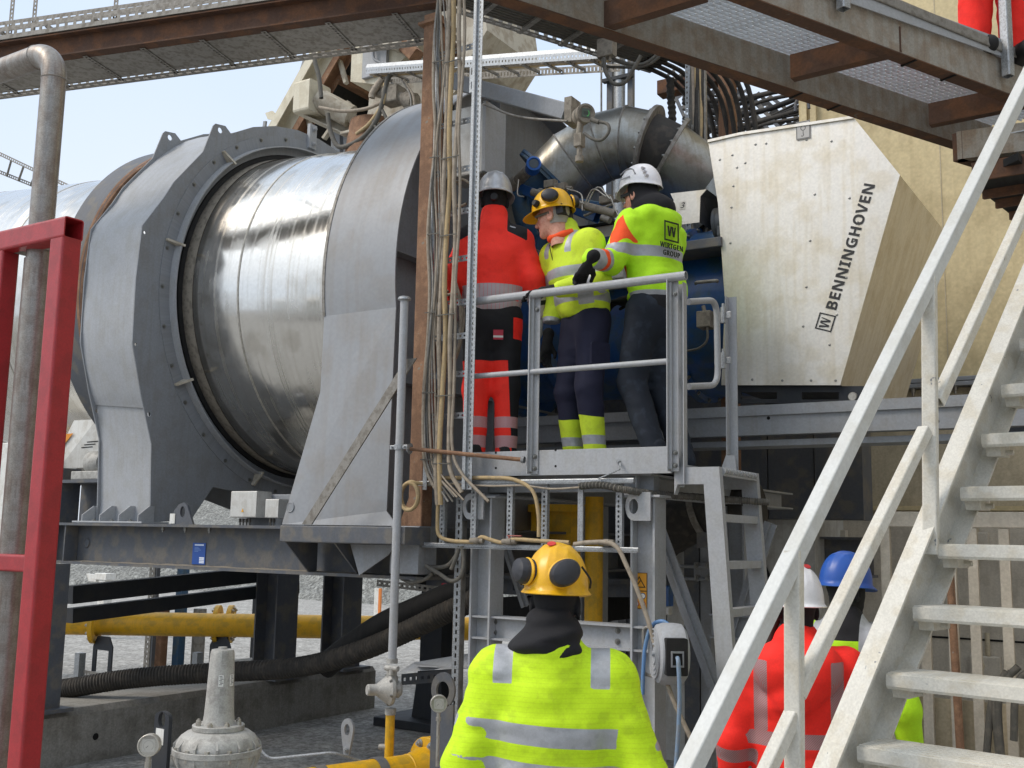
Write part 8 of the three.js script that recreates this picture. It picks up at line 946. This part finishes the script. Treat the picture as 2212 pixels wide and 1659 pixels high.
// --- worker in red on the platform, seen from behind
{
  const Z = -6.05, foot = hitZ(1056, 1000, Z); foot.y = FY; const top = hitZ(1062, 372, Z).y, s = (top - FY) / 1.885, yl = py => (hitZ(1074, py, Z).y - FY) / s; const face = V(-0.52, 0, -0.85);
  const R = (name, on, mat, f, label) => ({ name, on, mat, f, label });
  const { t, J } = figure({ label: 'worker in red jacket and black red trousers seen from behind on the platform', group: undefined, at: foot, face, scale: s, bulk: 1.04, jacket: K.red, trousers: K.black, jacketHem: yl(688), seedN: 11, foldAmp: 0.013,
    pose: { shL: [0.155, 1.44, 0], shR: [-0.16, 1.435, 0], elL: [0.24, 1.19, -0.02], wrL: [0.22, 1.0, 0.14], elR: [-0.26, 1.18, -0.06], wrR: [-0.285, 0.97, 0.0], knL: [0.09, 0.5, 0.02], anL: [0.085, 0.1, -0.03], knR: [-0.1, 0.5, 0.02], anR: [-0.1, 0.1, -0.02], hipL: [0.085, 0.93, 0], hipR: [-0.085, 0.93, 0] },
    extra: [[[0, 1.5, -0.01], [0, 1.6, 0.0], 0.088, 0.082, 0.04]],
    regions: [R('shoulder_panel', 'jacket', K.black, (x, y, z, a) => Math.min(Math.abs(x) - 0.085, y - 1.455 + (Math.abs(x) - 0.12) * 0.5, 0.21 - Math.abs(x))), R('waist_tape', 'jacket', K.tapeVert, (x, y, z, a) => Math.min(y - yl(650), yl(621) - y, a.torsoOnly(x, y, z) + 0.0)), R('hem_tape', 'jacket', K.tapeVert, (x, y, z) => Math.min(y - yl(684), yl(654) - y, 0.24 - Math.abs(x))), R('sleeve_tape', 'jacket', K.tapeVert, (x, y, z, a) => a.band(x, y, z, 'elR', 'wrR', 0.35, 0.62)), R('cuff', 'jacket', K.black, (x, y, z, a) => a.band(x, y, z, 'elR', 'wrR', 0.62, 0.75)), R('cuff', 'jacket', K.tapeVert, (x, y, z, a) => a.band(x, y, z, 'elR', 'wrR', 0.75, 1.3)),
      R('leg_tape', 'trousers', K.tapeFine, (x, y, z) => Math.min(y - yl(925), yl(901) - y)), R('leg_tape', 'trousers', K.tapeFine, (x, y, z) => Math.min(y - yl(968), yl(942) - y)), R('red_panel', 'trousers', K.red, (x, y, z) => Math.min(yl(781) - y, 0.115 + (0.5 - y) * 0.06 - (-x)) ), R('pocket_flap', 'trousers', K.red2, (x, y, z) => Math.min(y - yl(735), yl(690) - y, -x - 0.135))] });
  const hc = V(0, 1.688, 0.02), q = quat(0.05, 0.05); part('balaclava', xf(headGeo(false), q, hc), K.scarf, t); const k = helmet(t, K.helmS, hc.clone().add(V(0, 0.045, -0.005)), q, { ridges: 3, ridge: 0.006, brim: 0.016, h: 0.152 });
  part('harness_knob', lathe(hc.clone().add(V(0.0, 0.0, -0.11)), V(0, 0, -1), [[0, 0.02], [0.022, 0.02], [0.026, 0]], 16), K.trim, t); part('glove', xf(HAND, aim(V(0.02, -1, 0.1), V(1, 0, 0)), J.wrR.clone().add(V(0.0, -0.09, 0.01))), K.gloveW, t); part('glove', xf(HAND, aim(V(-0.2, -0.3, 1), V(0, -1, 0)), J.wrL.clone().add(V(-0.01, -0.02, 0.08))), K.gloveW, t);
  const lp = V(-0.045, yl(730), -0.129); part('pocket_label', [plate([off(lp, -0.03, -0.03, 0), off(lp, 0.03, -0.03, 0), off(lp, 0.03, 0.03, 0), off(lp, -0.03, 0.03, 0)], V(0, 0, -0.004))], plain(0xa8283a, 0.6), t); part('label_stripe', [plate([off(lp, -0.03, -0.018, -0.0045), off(lp, 0.03, -0.018, -0.0045), off(lp, 0.03, -0.006, -0.0045), off(lp, -0.03, -0.006, -0.0045)], V(0, 0, -0.001))], K.gloveW, t);
  for (const yy of [1.472, 1.437]) part('shoulder_stripe', [hose([V(-0.1, yy + 0.035, -0.06), V(-0.15, yy + 0.018, -0.062), V(-0.2, yy - 0.012, -0.06)], 0.009, 6, 12)], K.tape, t);
}
// --- older worker in yellow jacket and navy trousers, looking to the left
{
  const Z = -6.2, foot = hitZ(1262, 1000, Z); foot.y = FY; const s = (hitZ(1215, 425, Z).y - FY) / 1.80, yl = py => (hitZ(1250, py, Z).y - FY) / s; const face = V(-0.45, 0, 0.89);
  const xl = px => { const p = hitZ(px, 600, Z).sub(hitZ(1262, 600, Z)).dot(camR) / s; return p; };
  const R = (name, on, mat, f) => ({ name, on, mat, f });
  const { t, J } = figure({ label: 'older worker with yellow helmet, lime jacket and navy trousers looking left', at: foot, face, scale: s, bulk: 1.1, jacket: K.lime2, trousers: K.navy, jacketHem: yl(690), seedN: 23,
    pose: { pelvis: [0.0, 0.97, 0.0], chest: [-0.02, 1.28, 0.08], neck: [-0.03, 1.47, 0.13], head: [-0.05, 1.58, 0.2], shL: [0.16, 1.41, 0.08], shR: [-0.2, 1.4, 0.12], elR: [-0.27, 1.14, 0.05], wrR: [-0.235, 0.9, 0.12], elL: [0.23, 1.15, 0.06], wrL: [0.1, 1.1, 0.26], knR: [-0.115, 0.5, 0.05], anR: [-0.11, 0.1, 0.0], knL: [0.115, 0.5, 0.05], anL: [0.12, 0.1, 0.0] }, extra: [[[-0.03, 1.44, 0.1], [-0.045, 1.535, 0.13], 0.086, 0.078, 0.03]],
    regions: [R('waist_tape', 'jacket', K.tape, (x, y, z, a) => Math.min(y - yl(663), yl(641) - y, a.torsoOnly(x, y, z) + 0.005)), R('chest_tape', 'jacket', K.tape, (x, y, z, a) => Math.min(y - yl(612), yl(592) - y, a.torsoOnly(x, y, z) + 0.005)), R('shoulder_tape', 'jacket', K.tape, (x, y, z, a) => Math.min(0.024 - Math.abs(x - 0.085), y - yl(562), a.torsoOnly(x, y, z) + 0.06, z - 0.02)), R('shoulder_tape', 'jacket', K.tape, (x, y, z, a) => Math.min(0.024 - Math.abs(x + 0.14), y - yl(562), z - 0.05)), R('cuff_tape', 'jacket', K.tape, (x, y, z, a) => a.band(x, y, z, 'elR', 'wrR', 0.66, 0.9)), R('sleeve_tape', 'jacket', K.tape, (x, y, z, a) => a.band(x, y, z, 'elL', 'wrL', 0.2, 0.6)),
      R('leg_tape', 'trousers', K.tape, (x, y, z) => Math.min(y - yl(964), yl(945) - y)), R('lower_leg', 'trousers', K.lime2, (x, y, z) => yl(905) - y + 0.01 * Math.sin(x * 20))] });
  const hc = V(-0.065, 1.605, 0.215), q = quat(-1.0, 0.12, 0.02), Hh = part('head', xf(HEAD, q, hc), K.skin, t); const pt = v => v.clone().applyQuaternion(q).add(hc);
  const hairG = (() => { let g = cut(HEAD, (x, y, z) => Math.min(-0.005 - z, y + 0.055, 0.06 - y) + (Math.abs(x) > 0.074 && z > -0.04 ? -0.05 : 0))[0]; const p = g.attributes.position, n = g.attributes.normal; for (let i = 0; i < p.count; i++) p.setXYZ(i, p.getX(i) + n.getX(i) * 0.004, p.getY(i) + n.getY(i) * 0.004, p.getZ(i) + n.getZ(i) * 0.004); return g; })(); part('hair', xf(hairG, q, hc), K.hair, Hh);
  for (const sx of [-1, 1]) { part('eye', xf(new THREE.SphereGeometry(0.011, 14, 10).toNonIndexed(), q, pt(V(sx * 0.031, 0.004, 0.083))), plain(0xd9d4cd, 0.2), Hh); part('iris', xf(new THREE.SphereGeometry(0.0055, 10, 8).toNonIndexed(), q, pt(V(sx * 0.031, 0.004, 0.0905))), plain(0x3a332c, 0.15), Hh); }
  const gl = part('safety_glasses', [xf(bar(V(-0.066, 0.016, 0.098), V(0.066, 0.016, 0.098), 0.006, 0.006), q, hc), ...[-1, 1].map(sx => xf(bar(V(sx * 0.068, 0.012, 0.095), V(sx * 0.084, 0.012, -0.01), 0.005, 0.016), q, hc))], plain(0x4a4632, 0.35), t); for (const sx of [-1, 1]) part('lens', xf(plate([V(sx * 0.008, 0.018, 0.116), V(sx * 0.066, 0.016, 0.098), V(sx * 0.064, -0.02, 0.096), V(sx * 0.014, -0.022, 0.112)], V(0, 0, 0.001)), q, hc), M.glass, gl);
  const { h } = helmet(t, K.helmY, hc.clone().add(V(0, 0.05, 0.0).applyQuaternion(q)), q, { peak: 0.045, brim: 0.014, ridge: 0.004, h: 0.15 }, { muffs: [[1.85, 0], [-2.5, 0]] }); part('slot_knob', xf(lathe(V(0.1, 0.03, 0.06), V(1, 0.25, 0.35), [[0, 0.03], [0.018, 0.03], [0.024, 0.014], [0.024, 0]], 14), q, hc.clone().add(V(0, 0.05, 0).applyQuaternion(q))), K.trim, h); part('harness', xf(sweep([[-0.085, -0.03], [0.085, -0.03], [0.085, 0.03], [-0.085, 0.03]], V(0, 0.02, -0.105), V(0, 0.02, -0.06)), q, hc), K.trim, t);
  part('scarf', [ringTube(curve([V(-0.11, 1.5, 0.14), V(-0.1, 1.475, 0.2), V(-0.05, 1.465, 0.235), V(0.02, 1.475, 0.21), V(0.05, 1.5, 0.14)]).getPoints(24), 0.024, 10)], K.orange, t); part('glove', xf(HAND, aim(V(0.1, -1, 0.2), V(1, 0, 0)), J.wrR.clone().add(V(0, -0.09, 0.02))), K.glove, t); part('glove', xf(HAND, aim(V(-0.6, -0.2, 0.9), V(0, -1, 0)), J.wrL.clone().add(V(-0.04, -0.01, 0.07))), K.glove, t);
  part('zip', [hose([V(-0.06, yl(540), 0.245), V(-0.05, yl(600), 0.2), V(-0.03, yl(680), 0.145)], 0.003, 5, 20)], K.trim, t);
  for (const sx of [1]) part('cargo_pocket', [cbox(0.155, 0.2, 0.62, 0.78, -0.05, 0.09, 0.02)], K.navy, t);
}
// --- worker in lime and orange jacket with white helmet, hand on the rail
{
  const Z = -6.3, foot = hitZ(1414, 1000, Z); foot.y = FY; const s = (hitZ(1380, 350, Z).y - FY) / 1.885, yl = py => (hitZ(1400, py, Z).y - FY) / s; const face = V(-0.94, 0, -0.34).normalize(), side = V(face.z, 0, -face.x); // side = person's left
  const loc = p => { const d = p.clone().sub(foot); return [d.dot(side) / s, d.y / s, d.dot(face) / s]; };
  const hand = hitZ(1247, 600, FZ + 0.03), hl = loc(hand), R = (name, on, mat, f) => ({ name, on, mat, f });
  const shL = loc(hitZ(1378, 480, Z + 0.17)), elL = loc(hitZ(1322, 566, Z + 0.3));
  const { t, J } = figure({ label: 'worker in lime and orange jacket with white helmet resting a hand on the rail', at: foot, face, scale: s, bulk: 1.1, jacket: K.lime3, trousers: K.jeans, jacketHem: yl(664), seedN: 37, foldAmp: 0.015, shoes: K.jeans,
    pose: { pelvis: [-0.02, 0.97, -0.02], chest: [-0.01, 1.3, 0.03], neck: [0, 1.5, 0.08], head: [0, 1.66, 0.12], shL: [shL[0], 1.45, 0.04], elL, wrL: [hl[0] - 0.02, hl[1] + 0.1, hl[2] - 0.1], shR: [-0.2, 1.44, 0.06], elR: [-0.24, 1.17, 0.12], wrR: [-0.14, 1.1, 0.3], knL: [0.09, 0.52, 0.1], anL: [0.06, 0.1, -0.06], knR: [-0.1, 0.51, 0.04], anR: [-0.12, 0.1, -0.1] },
    extra: [[[0.0, 1.46, -0.02], [0.0, 1.53, 0.02], 0.12, 0.1, 0.05], [[0.1, 1.5, -0.05], [-0.09, 1.5, -0.06], 0.055, 0.055, 0.04]],
    regions: [R('torso_tape', 'jacket', K.tape, (x, y, z, a) => Math.min(y - yl(568), yl(545) - y, a.torsoOnly(x, y, z) + 0.005)), R('hem_tape', 'jacket', K.tape, (x, y, z, a) => Math.min(y - yl(662), yl(640) - y, a.torsoOnly(x, y, z) + 0.02)), R('cuff_tape', 'jacket', K.tape, (x, y, z, a) => a.band(x, y, z, 'elL', 'wrL', 0.66, 1.05)), R('cuff_orange', 'jacket', K.orange, (x, y, z, a) => a.band(x, y, z, 'elL', 'wrL', 0.5, 0.66)), R('cuff_tape', 'jacket', K.tape, (x, y, z, a) => a.band(x, y, z, 'elL', 'wrL', 0.36, 0.5)),
      R('sleeve_panel', 'jacket', K.orange, (x, y, z, a) => { const [u] = [0]; const p = V(x, y, z), m = lerpV(a.J.shL, a.J.elL, 0.42); const d = p.sub(m), ax = unit(a.J.shL, a.J.elL), al = d.dot(ax), ac = d.dot(V(0, 0, 1)) ; return Math.min(1 - Math.abs(al) / 0.12 - Math.abs(ac + 0.02) / 0.07, x - a.J.shL.x * 0.6 + 0.0) * 0.07; }), R('front_panel', 'jacket', K.orange, (x, y, z, a) => Math.min(z - 0.105, y - yl(540), 1.45 - y, 0.2 - Math.abs(x))), R('shoulder_patch', 'jacket', K.black, (x, y, z) => Math.min(y - 1.485, x - 0.07, 0.2 - x, z + 0.02)), R('side_stripe', 'jacket', K.orange, (x, y, z, a) => Math.min(0.028 - Math.abs(z - 0.1 + (y - 1.1) * 0.15), x - 0.02, yl(568) - y, a.torsoOnly(x, y, z)))] });
  // dark hem of the pullover
  { const c = lerpV(J.pelvis, J.chest, 0.0); part('pullover_hem', xf(lathe(V(0, 0, 0), Y1, [[0.176, 0], [0.184, 0.03], [0.18, 0.09]], 36).scale(1, 1, 0.76), quat(0, 0), V(c.x, yl(682), c.z)), K.black, t); }
  const hc = V(0.0, 1.675, 0.125), q = quat(0.1, 0.05), H2 = part('head', xf(HEAD, q, hc), K.skin, t);
  const hoodG = (() => { const e = (x, y, z, cx, cy, cz, rx, ry, rz) => { const a = (x - cx) / rx, b = (y - cy) / ry, c = (z - cz) / rz; return (Math.sqrt(a * a + b * b + c * c) - 1) * Math.min(rx, ry, rz); }; const f = (x, y, z) => { let d = smin(e(x, y, z, 0, 0.03, -0.02, 0.088, 0.105, 0.1), e(x, y, z, 0, -0.12, -0.1, 0.13, 0.11, 0.14), 0.06); d = smin(d, e(x, y, z, 0, -0.15, 0.06, 0.075, 0.07, 0.075), 0.05); d = Math.max(d, Math.min(z - 0.045 + (y < -0.08 ? -0.2 : 0), 9)); return d - 0.008 * (fold(x, y, z, 4) - 0.3); }; return sdfMesh(f, V(-0.17, -0.26, -0.27), V(0.17, 0.16, 0.16), 0.0065); })(); part('hood', xf(hoodG, q, hc), K.scarf, t);
  const gl = part('safety_glasses', [xf(bar(V(0.08, 0.012, -0.03), V(0.07, 0.012, 0.095), 0.006, 0.02), q, hc), xf(bar(V(-0.066, 0.016, 0.1), V(0.066, 0.016, 0.1), 0.006, 0.006), q, hc)], K.trim, t); for (const sx of [-1, 1]) part('lens', xf(plate([V(sx * 0.008, 0.022, 0.118), V(sx * 0.072, 0.02, 0.094), V(sx * 0.07, -0.024, 0.09), V(sx * 0.014, -0.024, 0.114)], V(0, 0, 0.001)), q, hc), M.glass, gl);
  const hp = hc.clone().add(V(0, 0.05, -0.005)), hh = helmet(t, K.helmW, hp, q, { peak: 0.022, brim: 0.006, ridge: 0.003, ridges: 1, h: 0.155, rx: 0.118, rz: 0.14, notch: 0.02 }).h;
  part('vent_trim', xf(hose([V(0.108, 0.06, -0.05), V(0.096, 0.1, -0.02), V(0.09, 0.112, 0.03), V(0.099, 0.088, 0.075)], 0.004, 6, 24), q, hp), plain(0x8b8b90, 0.5), hh); part('brand_mark', xf(plate([V(0.1205, 0.05, -0.02), V(0.1205, 0.05, 0.05), V(0.1195, 0.042, 0.05), V(0.1195, 0.042, -0.02)], V(0.003, 0, 0)), q, hp), plain(0x9a9aa0, 0.5), hh); part('rear_vent', [0, 1, 2].map(i => xf(cbox(0.05, 0.09, 0.03 + i * 0.026, 0.046 + i * 0.026, -0.117 + i * 0.012, -0.105 + i * 0.012, 0.003), q, hp)), plain(0xb9b9be, 0.5), hh);
  const qh = aim(V(-0.15, -0.55, 0.8), V(0.1, -0.8, -0.6)); part('glove', xf(HANDC, qh, V(hl[0] - 0.01, hl[1] + 0.055, hl[2] - 0.075)), K.glove, t); part('glove', xf(HAND, aim(V(0.3, -0.1, 1), V(0, -1, 0)), J.wrR.clone().add(V(0.01, -0.01, 0.08))), K.glove, t);
  // print on the back: framed mark and two lines
  const ink = plain(0x23291a, 0.8), bp = V(0.02, 1.33, -0.158); const lines = [['WIRTGEN', 0.19, 0.032, -0.045], ['GROUP', 0.14, 0.032, -0.09]]; const X2 = V(-1, 0, 0); for (const [tx, w, h, dy2] of lines) { const g = new THREE.ExtrudeGeometry(LET.generateShapes(tx, 1), { depth: 0.003, bevelEnabled: false, curveSegments: 3 }); g.computeBoundingBox(); const b = g.boundingBox; g.translate(-(b.max.x + b.min.x) / 2, -b.min.y, 0); g.scale(w / (b.max.x - b.min.x), h / (b.max.y - b.min.y), 1); g.applyMatrix4(new THREE.Matrix4().makeBasis(X2, Y1, V(0, 0, -1)).setPosition(bp.clone().add(V(0, dy2, 0)))); part('back_print', g.toNonIndexed(), ink, t); }
  const P = (x, y) => bp.clone().add(V(-x, y + 0.06, 0)), lp = k => [[-k, -k], [k, -k], [k, k], [-k, k]].map(([x, y]) => P(x, y)); part('back_emblem', [plate(lp(0.06), V(0, 0, -0.003), [lp(0.051)]), ...[-0.035, 0.0].map(x0 => plate([[x0, 0.03], [x0 + 0.012, 0.03], [x0 + 0.018, -0.012], [x0 + 0.026, 0.03], [x0 + 0.036, 0.03], [x0 + 0.024, -0.03], [x0 + 0.012, -0.03]].map(([x, y]) => P(x, y)), V(0, 0, -0.003)))], ink, t);
}
// --- foreground worker seen from behind
{
  const D = 3.75, c = atD(1196, 1400, D), top = atD(1180, 1168, D).y, s = 1.03, foot = V(c.x, top - 1.90 * s, c.z); const yl = py => (atD(1203, py, D).y - foot.y) / s, face = gDir.clone().add(V(0.1, 0, 0)).normalize(); const R = (name, on, mat, f) => ({ name, on, mat, f });
  const { t, J } = figure({ label: 'worker in lime jacket with yellow helmet and ear muffs, back turned, in front', at: foot, face, scale: s, bulk: 1.16, cell: 0.0095, jacket: K.lime, trousers: K.navy, jacketHem: 0.8, seedN: 51, foldAmp: 0.016,
    pose: { shL: [0.185, 1.445, 0.0], shR: [-0.185, 1.44, 0.0], elL: [0.29, 1.15, -0.03], wrL: [0.3, 0.9, 0.04], elR: [-0.305, 1.14, -0.03], wrR: [-0.315, 0.89, 0.02], neck: [0, 1.5, 0.0], chest: [0, 1.28, 0] }, extra: [[[0.01, 1.43, -0.02], [0.01, 1.515, -0.02], 0.11, 0.098, 0.04]],
    regions: [R('shoulder_tape', 'jacket', K.tape, (x, y, z, a) => Math.min(0.032 - Math.abs(x - 0.165), y - 1.43, 0.02 - z)), R('shoulder_tape', 'jacket', K.tape, (x, y, z, a) => Math.min(0.032 - Math.abs(x + 0.16), y - 1.42, 0.02 - z)), R('torso_tape', 'jacket', K.tape, (x, y, z, a) => Math.min(y - yl(1592) - 0.05 * x, yl(1550) - y + 0.05 * x, a.torsoOnly(x, y, z) - 0.004)), R('torso_tape', 'jacket', K.tape, (x, y, z, a) => Math.min(y - yl(1680) - 0.05 * x, yl(1628) - y + 0.05 * x, a.torsoOnly(x, y, z) - 0.004)), R('sleeve_tape', 'jacket', K.tape, (x, y, z, a) => a.band(x, y, z, 'elL', 'wrL', 0.02, 0.27)), R('sleeve_tape', 'jacket', K.tape, (x, y, z, a) => a.band(x, y, z, 'elR', 'wrR', -0.1, 0.16, 0.13))] });
  const hc = V(-0.005, 1.685, 0.03), q = quat(-0.12, 0.02, 0.02); part('head', xf(headGeo(false), q, hc), K.scarf, t);
  const sn = (() => { const e = (x, y, z, cx, cy, cz, rx, ry, rz) => { const a = (x - cx) / rx, b = (y - cy) / ry, c2 = (z - cz) / rz; return (Math.sqrt(a * a + b * b + c2 * c2) - 1) * Math.min(rx, ry, rz); }; const f = (x, y, z) => { let d = smin(e(x, y, z, 0.005, -0.07, -0.035, 0.092, 0.07, 0.095), e(x, y, z, 0.02, -0.14, -0.055, 0.122, 0.06, 0.112), 0.05); const tw = Math.sin(y * 70 + x * 22 + 5 * noise3(x * 8, y * 8, z * 8, 6)); return d - 0.008 * tw * 0.6 - 0.012 * (fold(x * 0.8, y * 0.8, z * 0.8, 12) - 0.3); }; return sdfMesh(f, V(-0.17, -0.24, -0.2), V(0.17, 0.05, 0.12), 0.006); })(); part('snood', xf(sn, q, hc), K.scarf, t);
  const hp = hc.clone().add(V(0, 0.05, -0.005)), { h } = helmet(t, K.helmY, hp, q, { peak: 0.03, brim: 0.012, ridge: 0.006, h: 0.158, rx: 0.11 }, { muffs: [[Math.PI - 0.95, 0], [Math.PI + 0.42, 0]] }); part('sticker', xf(lathe(V(0.012, 0.153, -0.058), V(0, 1, -0.48), [[0, 0.003], [0.015, 0.003], [0.016, 0]], 18), q, hp), plain(0xc5352b, 0.5), h); part('muff_arm', [xf(hose([V(-0.12, 0.01, -0.02), V(-0.125, 0.04, -0.06), V(-0.1, 0.08, -0.09)], 0.004, 6, 16), q, hp), xf(hose([V(0.12, 0.01, -0.02), V(0.125, 0.04, -0.06), V(0.1, 0.08, -0.09)], 0.004, 6, 16), q, hp)], K.trim, h);
  part('collar_stripe', [hose([V(-0.1, 1.49, -0.03), V(-0.14, 1.468, -0.02), V(-0.165, 1.45, 0.0)], 0.009, 6, 12)], K.orange, t); for (const s2 of ['L', 'R']) part('glove', xf(HAND, aim(V(0, -1, 0.1), V(s2 === 'L' ? -1 : 1, 0, 0)), J['wr' + s2].clone().add(V(0, -0.09, 0.01))), K.glove, t);
}
// --- worker in red with white helmet behind the stair rail
{
  const D = 4.5, c = atD(1722, 1400, D), top = atD(1724, 1216, D).y, s = (top - 0.0) / 1.885, foot = V(c.x, 0, c.z), yl = py => (atD(1728, py, D).y) / s, R = (name, on, mat, f) => ({ name, on, mat, f });
  const face = gDir.clone().add(V(0.25, 0, 0)).normalize(), { t, J } = figure({ label: 'worker in red jacket with white helmet behind the stair handrail', at: foot, face, scale: s, bulk: 1.06, jacket: K.red2, trousers: K.black, jacketHem: 0.8, seedN: 63, foldAmp: 0.014, pose: { elL: [0.265, 1.16, -0.02], wrL: [0.27, 0.94, 0.05], elR: [-0.26, 1.16, -0.02], wrR: [-0.25, 0.95, 0.08] }, extra: [[[0.06, 1.46, -0.1], [-0.06, 1.46, -0.1], 0.11, 0.11, 0.012], [[0.02, 1.36, -0.12], [-0.03, 1.4, -0.12], 0.085, 0.09, 0.02], [[0.0, 1.5, -0.01], [0, 1.56, 0.0], 0.1, 0.09, 0.04]],
    regions: [R('brace_tape', 'jacket', K.tapeDiag, (x, y, z, a) => Math.min(0.027 - Math.abs(Math.abs(x) - 0.15), y - yl(1570), 1.5 - y, 0.03 - z)), R('torso_tape', 'jacket', K.tapeDiag, (x, y, z, a) => Math.min(y - yl(1600), yl(1570) - y, a.torsoOnly(x, y, z))), R('sleeve_tape', 'jacket', K.tapeDiag, (x, y, z, a) => a.band(x, y, z, 'elL', 'wrL', 0.05, 0.32)), R('sleeve_tape', 'jacket', K.tapeDiag, (x, y, z, a) => a.band(x, y, z, 'elR', 'wrR', 0.05, 0.32)), R('cuff_tape', 'jacket', K.tapeDiag, (x, y, z, a) => a.band(x, y, z, 'elL', 'wrL', 0.85, 1.2))] });
  const hc = V(0, 1.688, 0.03), q = quat(0.25, 0.04); part('head', xf(headGeo(false), q, hc), K.scarf, t); const { h } = helmet(t, K.helmW, hc.clone().add(V(0, 0.03, -0.005)), q, { peak: 0.03, brim: 0.012, ridge: 0.006, h: 0.162, rx: 0.112 }); part('sticker', xf(lathe(V(-0.035, 0.15, -0.058), V(-0.2, 1, -0.65), [[0, 0.003], [0.014, 0.003], [0.015, 0]], 18), q, hc.clone().add(V(0, 0.03, 0))), plain(0xb9262c, 0.5), h); part('hair', [ringTube(curve([V(0.075, 1.66, 0.05), V(0.1, 1.6, 0.06), V(0.11, 1.53, 0.06)]).getPoints(14), 0.02, 8)], plain(0x2c211c, 0.8), t); part('glasses_strap', xf(bar(V(0.09, 0.0, -0.02), V(0.075, 0.0, 0.1), 0.004, 0.03), q, hc), M.glass, t);
  for (const s2 of ['L', 'R']) part('glove', xf(HAND, aim(V(0, -1, 0.15), V(s2 === 'L' ? -1 : 1, 0, 0)), J['wr' + s2].clone().add(V(0, -0.09, 0.01))), K.glove, t); part('vest_edge', [hose([V(0.16, yl(1490), -0.03), V(0.165, yl(1540), -0.02), V(0.16, yl(1600), -0.03)], 0.012, 6, 12)], K.lime3, t);
}
// --- worker with blue helmet beyond
{
  const D = 5.3, c = atD(1828, 1400, D), top = atD(1812, 1190, D).y, s = top / 1.885, foot = V(c.x, 0, c.z), R = (name, on, mat, f) => ({ name, on, mat, f });
  const { t, J } = figure({ label: 'worker with blue helmet and lime jacket partly hidden by the red one', at: foot, face: gDir.clone().add(V(0.5, 0, 0)).normalize(), scale: s, bulk: 1.04, jacket: K.lime3, trousers: K.red2, jacketHem: 0.84, seedN: 71, cell: 0.014, extra: [[[0, 1.46, -0.02], [0, 1.55, 0.0], 0.095, 0.085, 0.05]], regions: [R('brace_tape', 'jacket', K.tape, (x, y, z) => Math.min(0.03 - Math.abs(Math.abs(x) - 0.11), y - 1.2, 0.05 - z)), R('torso_tape', 'jacket', K.tape, (x, y, z, a) => Math.min(y - 1.0, 1.06 - y, a.torsoOnly(x, y, z))), R('dark_panel', 'jacket', K.black, (x, y, z, a) => Math.min(1.34 - y, y - 1.3, a.torsoOnly(x, y, z))), R('collar', 'jacket', K.black, (x, y, z) => Math.min(y - 1.47, 0.13 - Math.abs(x))), R('leg_band', 'trousers', K.tapeFine, (x, y, z) => Math.min(y - 0.7, 0.78 - y))] });
  const hc = V(0, 1.688, 0.03), q = quat(-0.5, 0.05); part('balaclava', xf(headGeo(false), q, hc), K.scarf, t); helmet(t, K.helmB, hc.clone().add(V(0, 0.04, -0.005)), q, { peak: 0.02, brim: 0.012, ridge: 0.005, h: 0.156 }); for (const s2 of ['L', 'R']) part('glove', xf(HAND, aim(V(0, -1, 0.15), V(s2 === 'L' ? -1 : 1, 0, 0)), J['wr' + s2].clone().add(V(0, -0.09, 0.01))), K.glove, t);
}
// --- somebody in red on the walkway above, cut by the picture edge
{
  const p = hitY(2150, 40, WY + 0.45), foot = V(p.x, WY + 0.19, p.z);
  const { t, J } = figure({ label: 'person in red clothing standing on the overhead walkway at the corner', at: foot, face: V(0.6, 0, 0.8), scale: 1, bulk: 1.25, jacket: K.red2, trousers: K.red2, jacketHem: 0.5, seedN: 83, cell: 0.014, foldAmp: 0.02, extra: [[[0, 0.62, 0], [0, 1.0, 0], 0.2, 0.18, 0.05, 0.75]] });
  const hc = V(0, 1.688, 0.03); part('head', xf(HEAD, quat(0, 0), hc), K.skin, t); helmet(t, K.helmW, hc.clone().add(V(0, 0.05, 0)), quat(0, 0), {}); for (const s2 of ['L', 'R']) part('glove', xf(HAND, aim(V(0, -1, 0.15), V(s2 === 'L' ? -1 : 1, 0, 0)), J['wr' + s2].clone().add(V(0, -0.09, 0.01))), K.glove, t);
}
settle();
renderer.render(scene, camera);
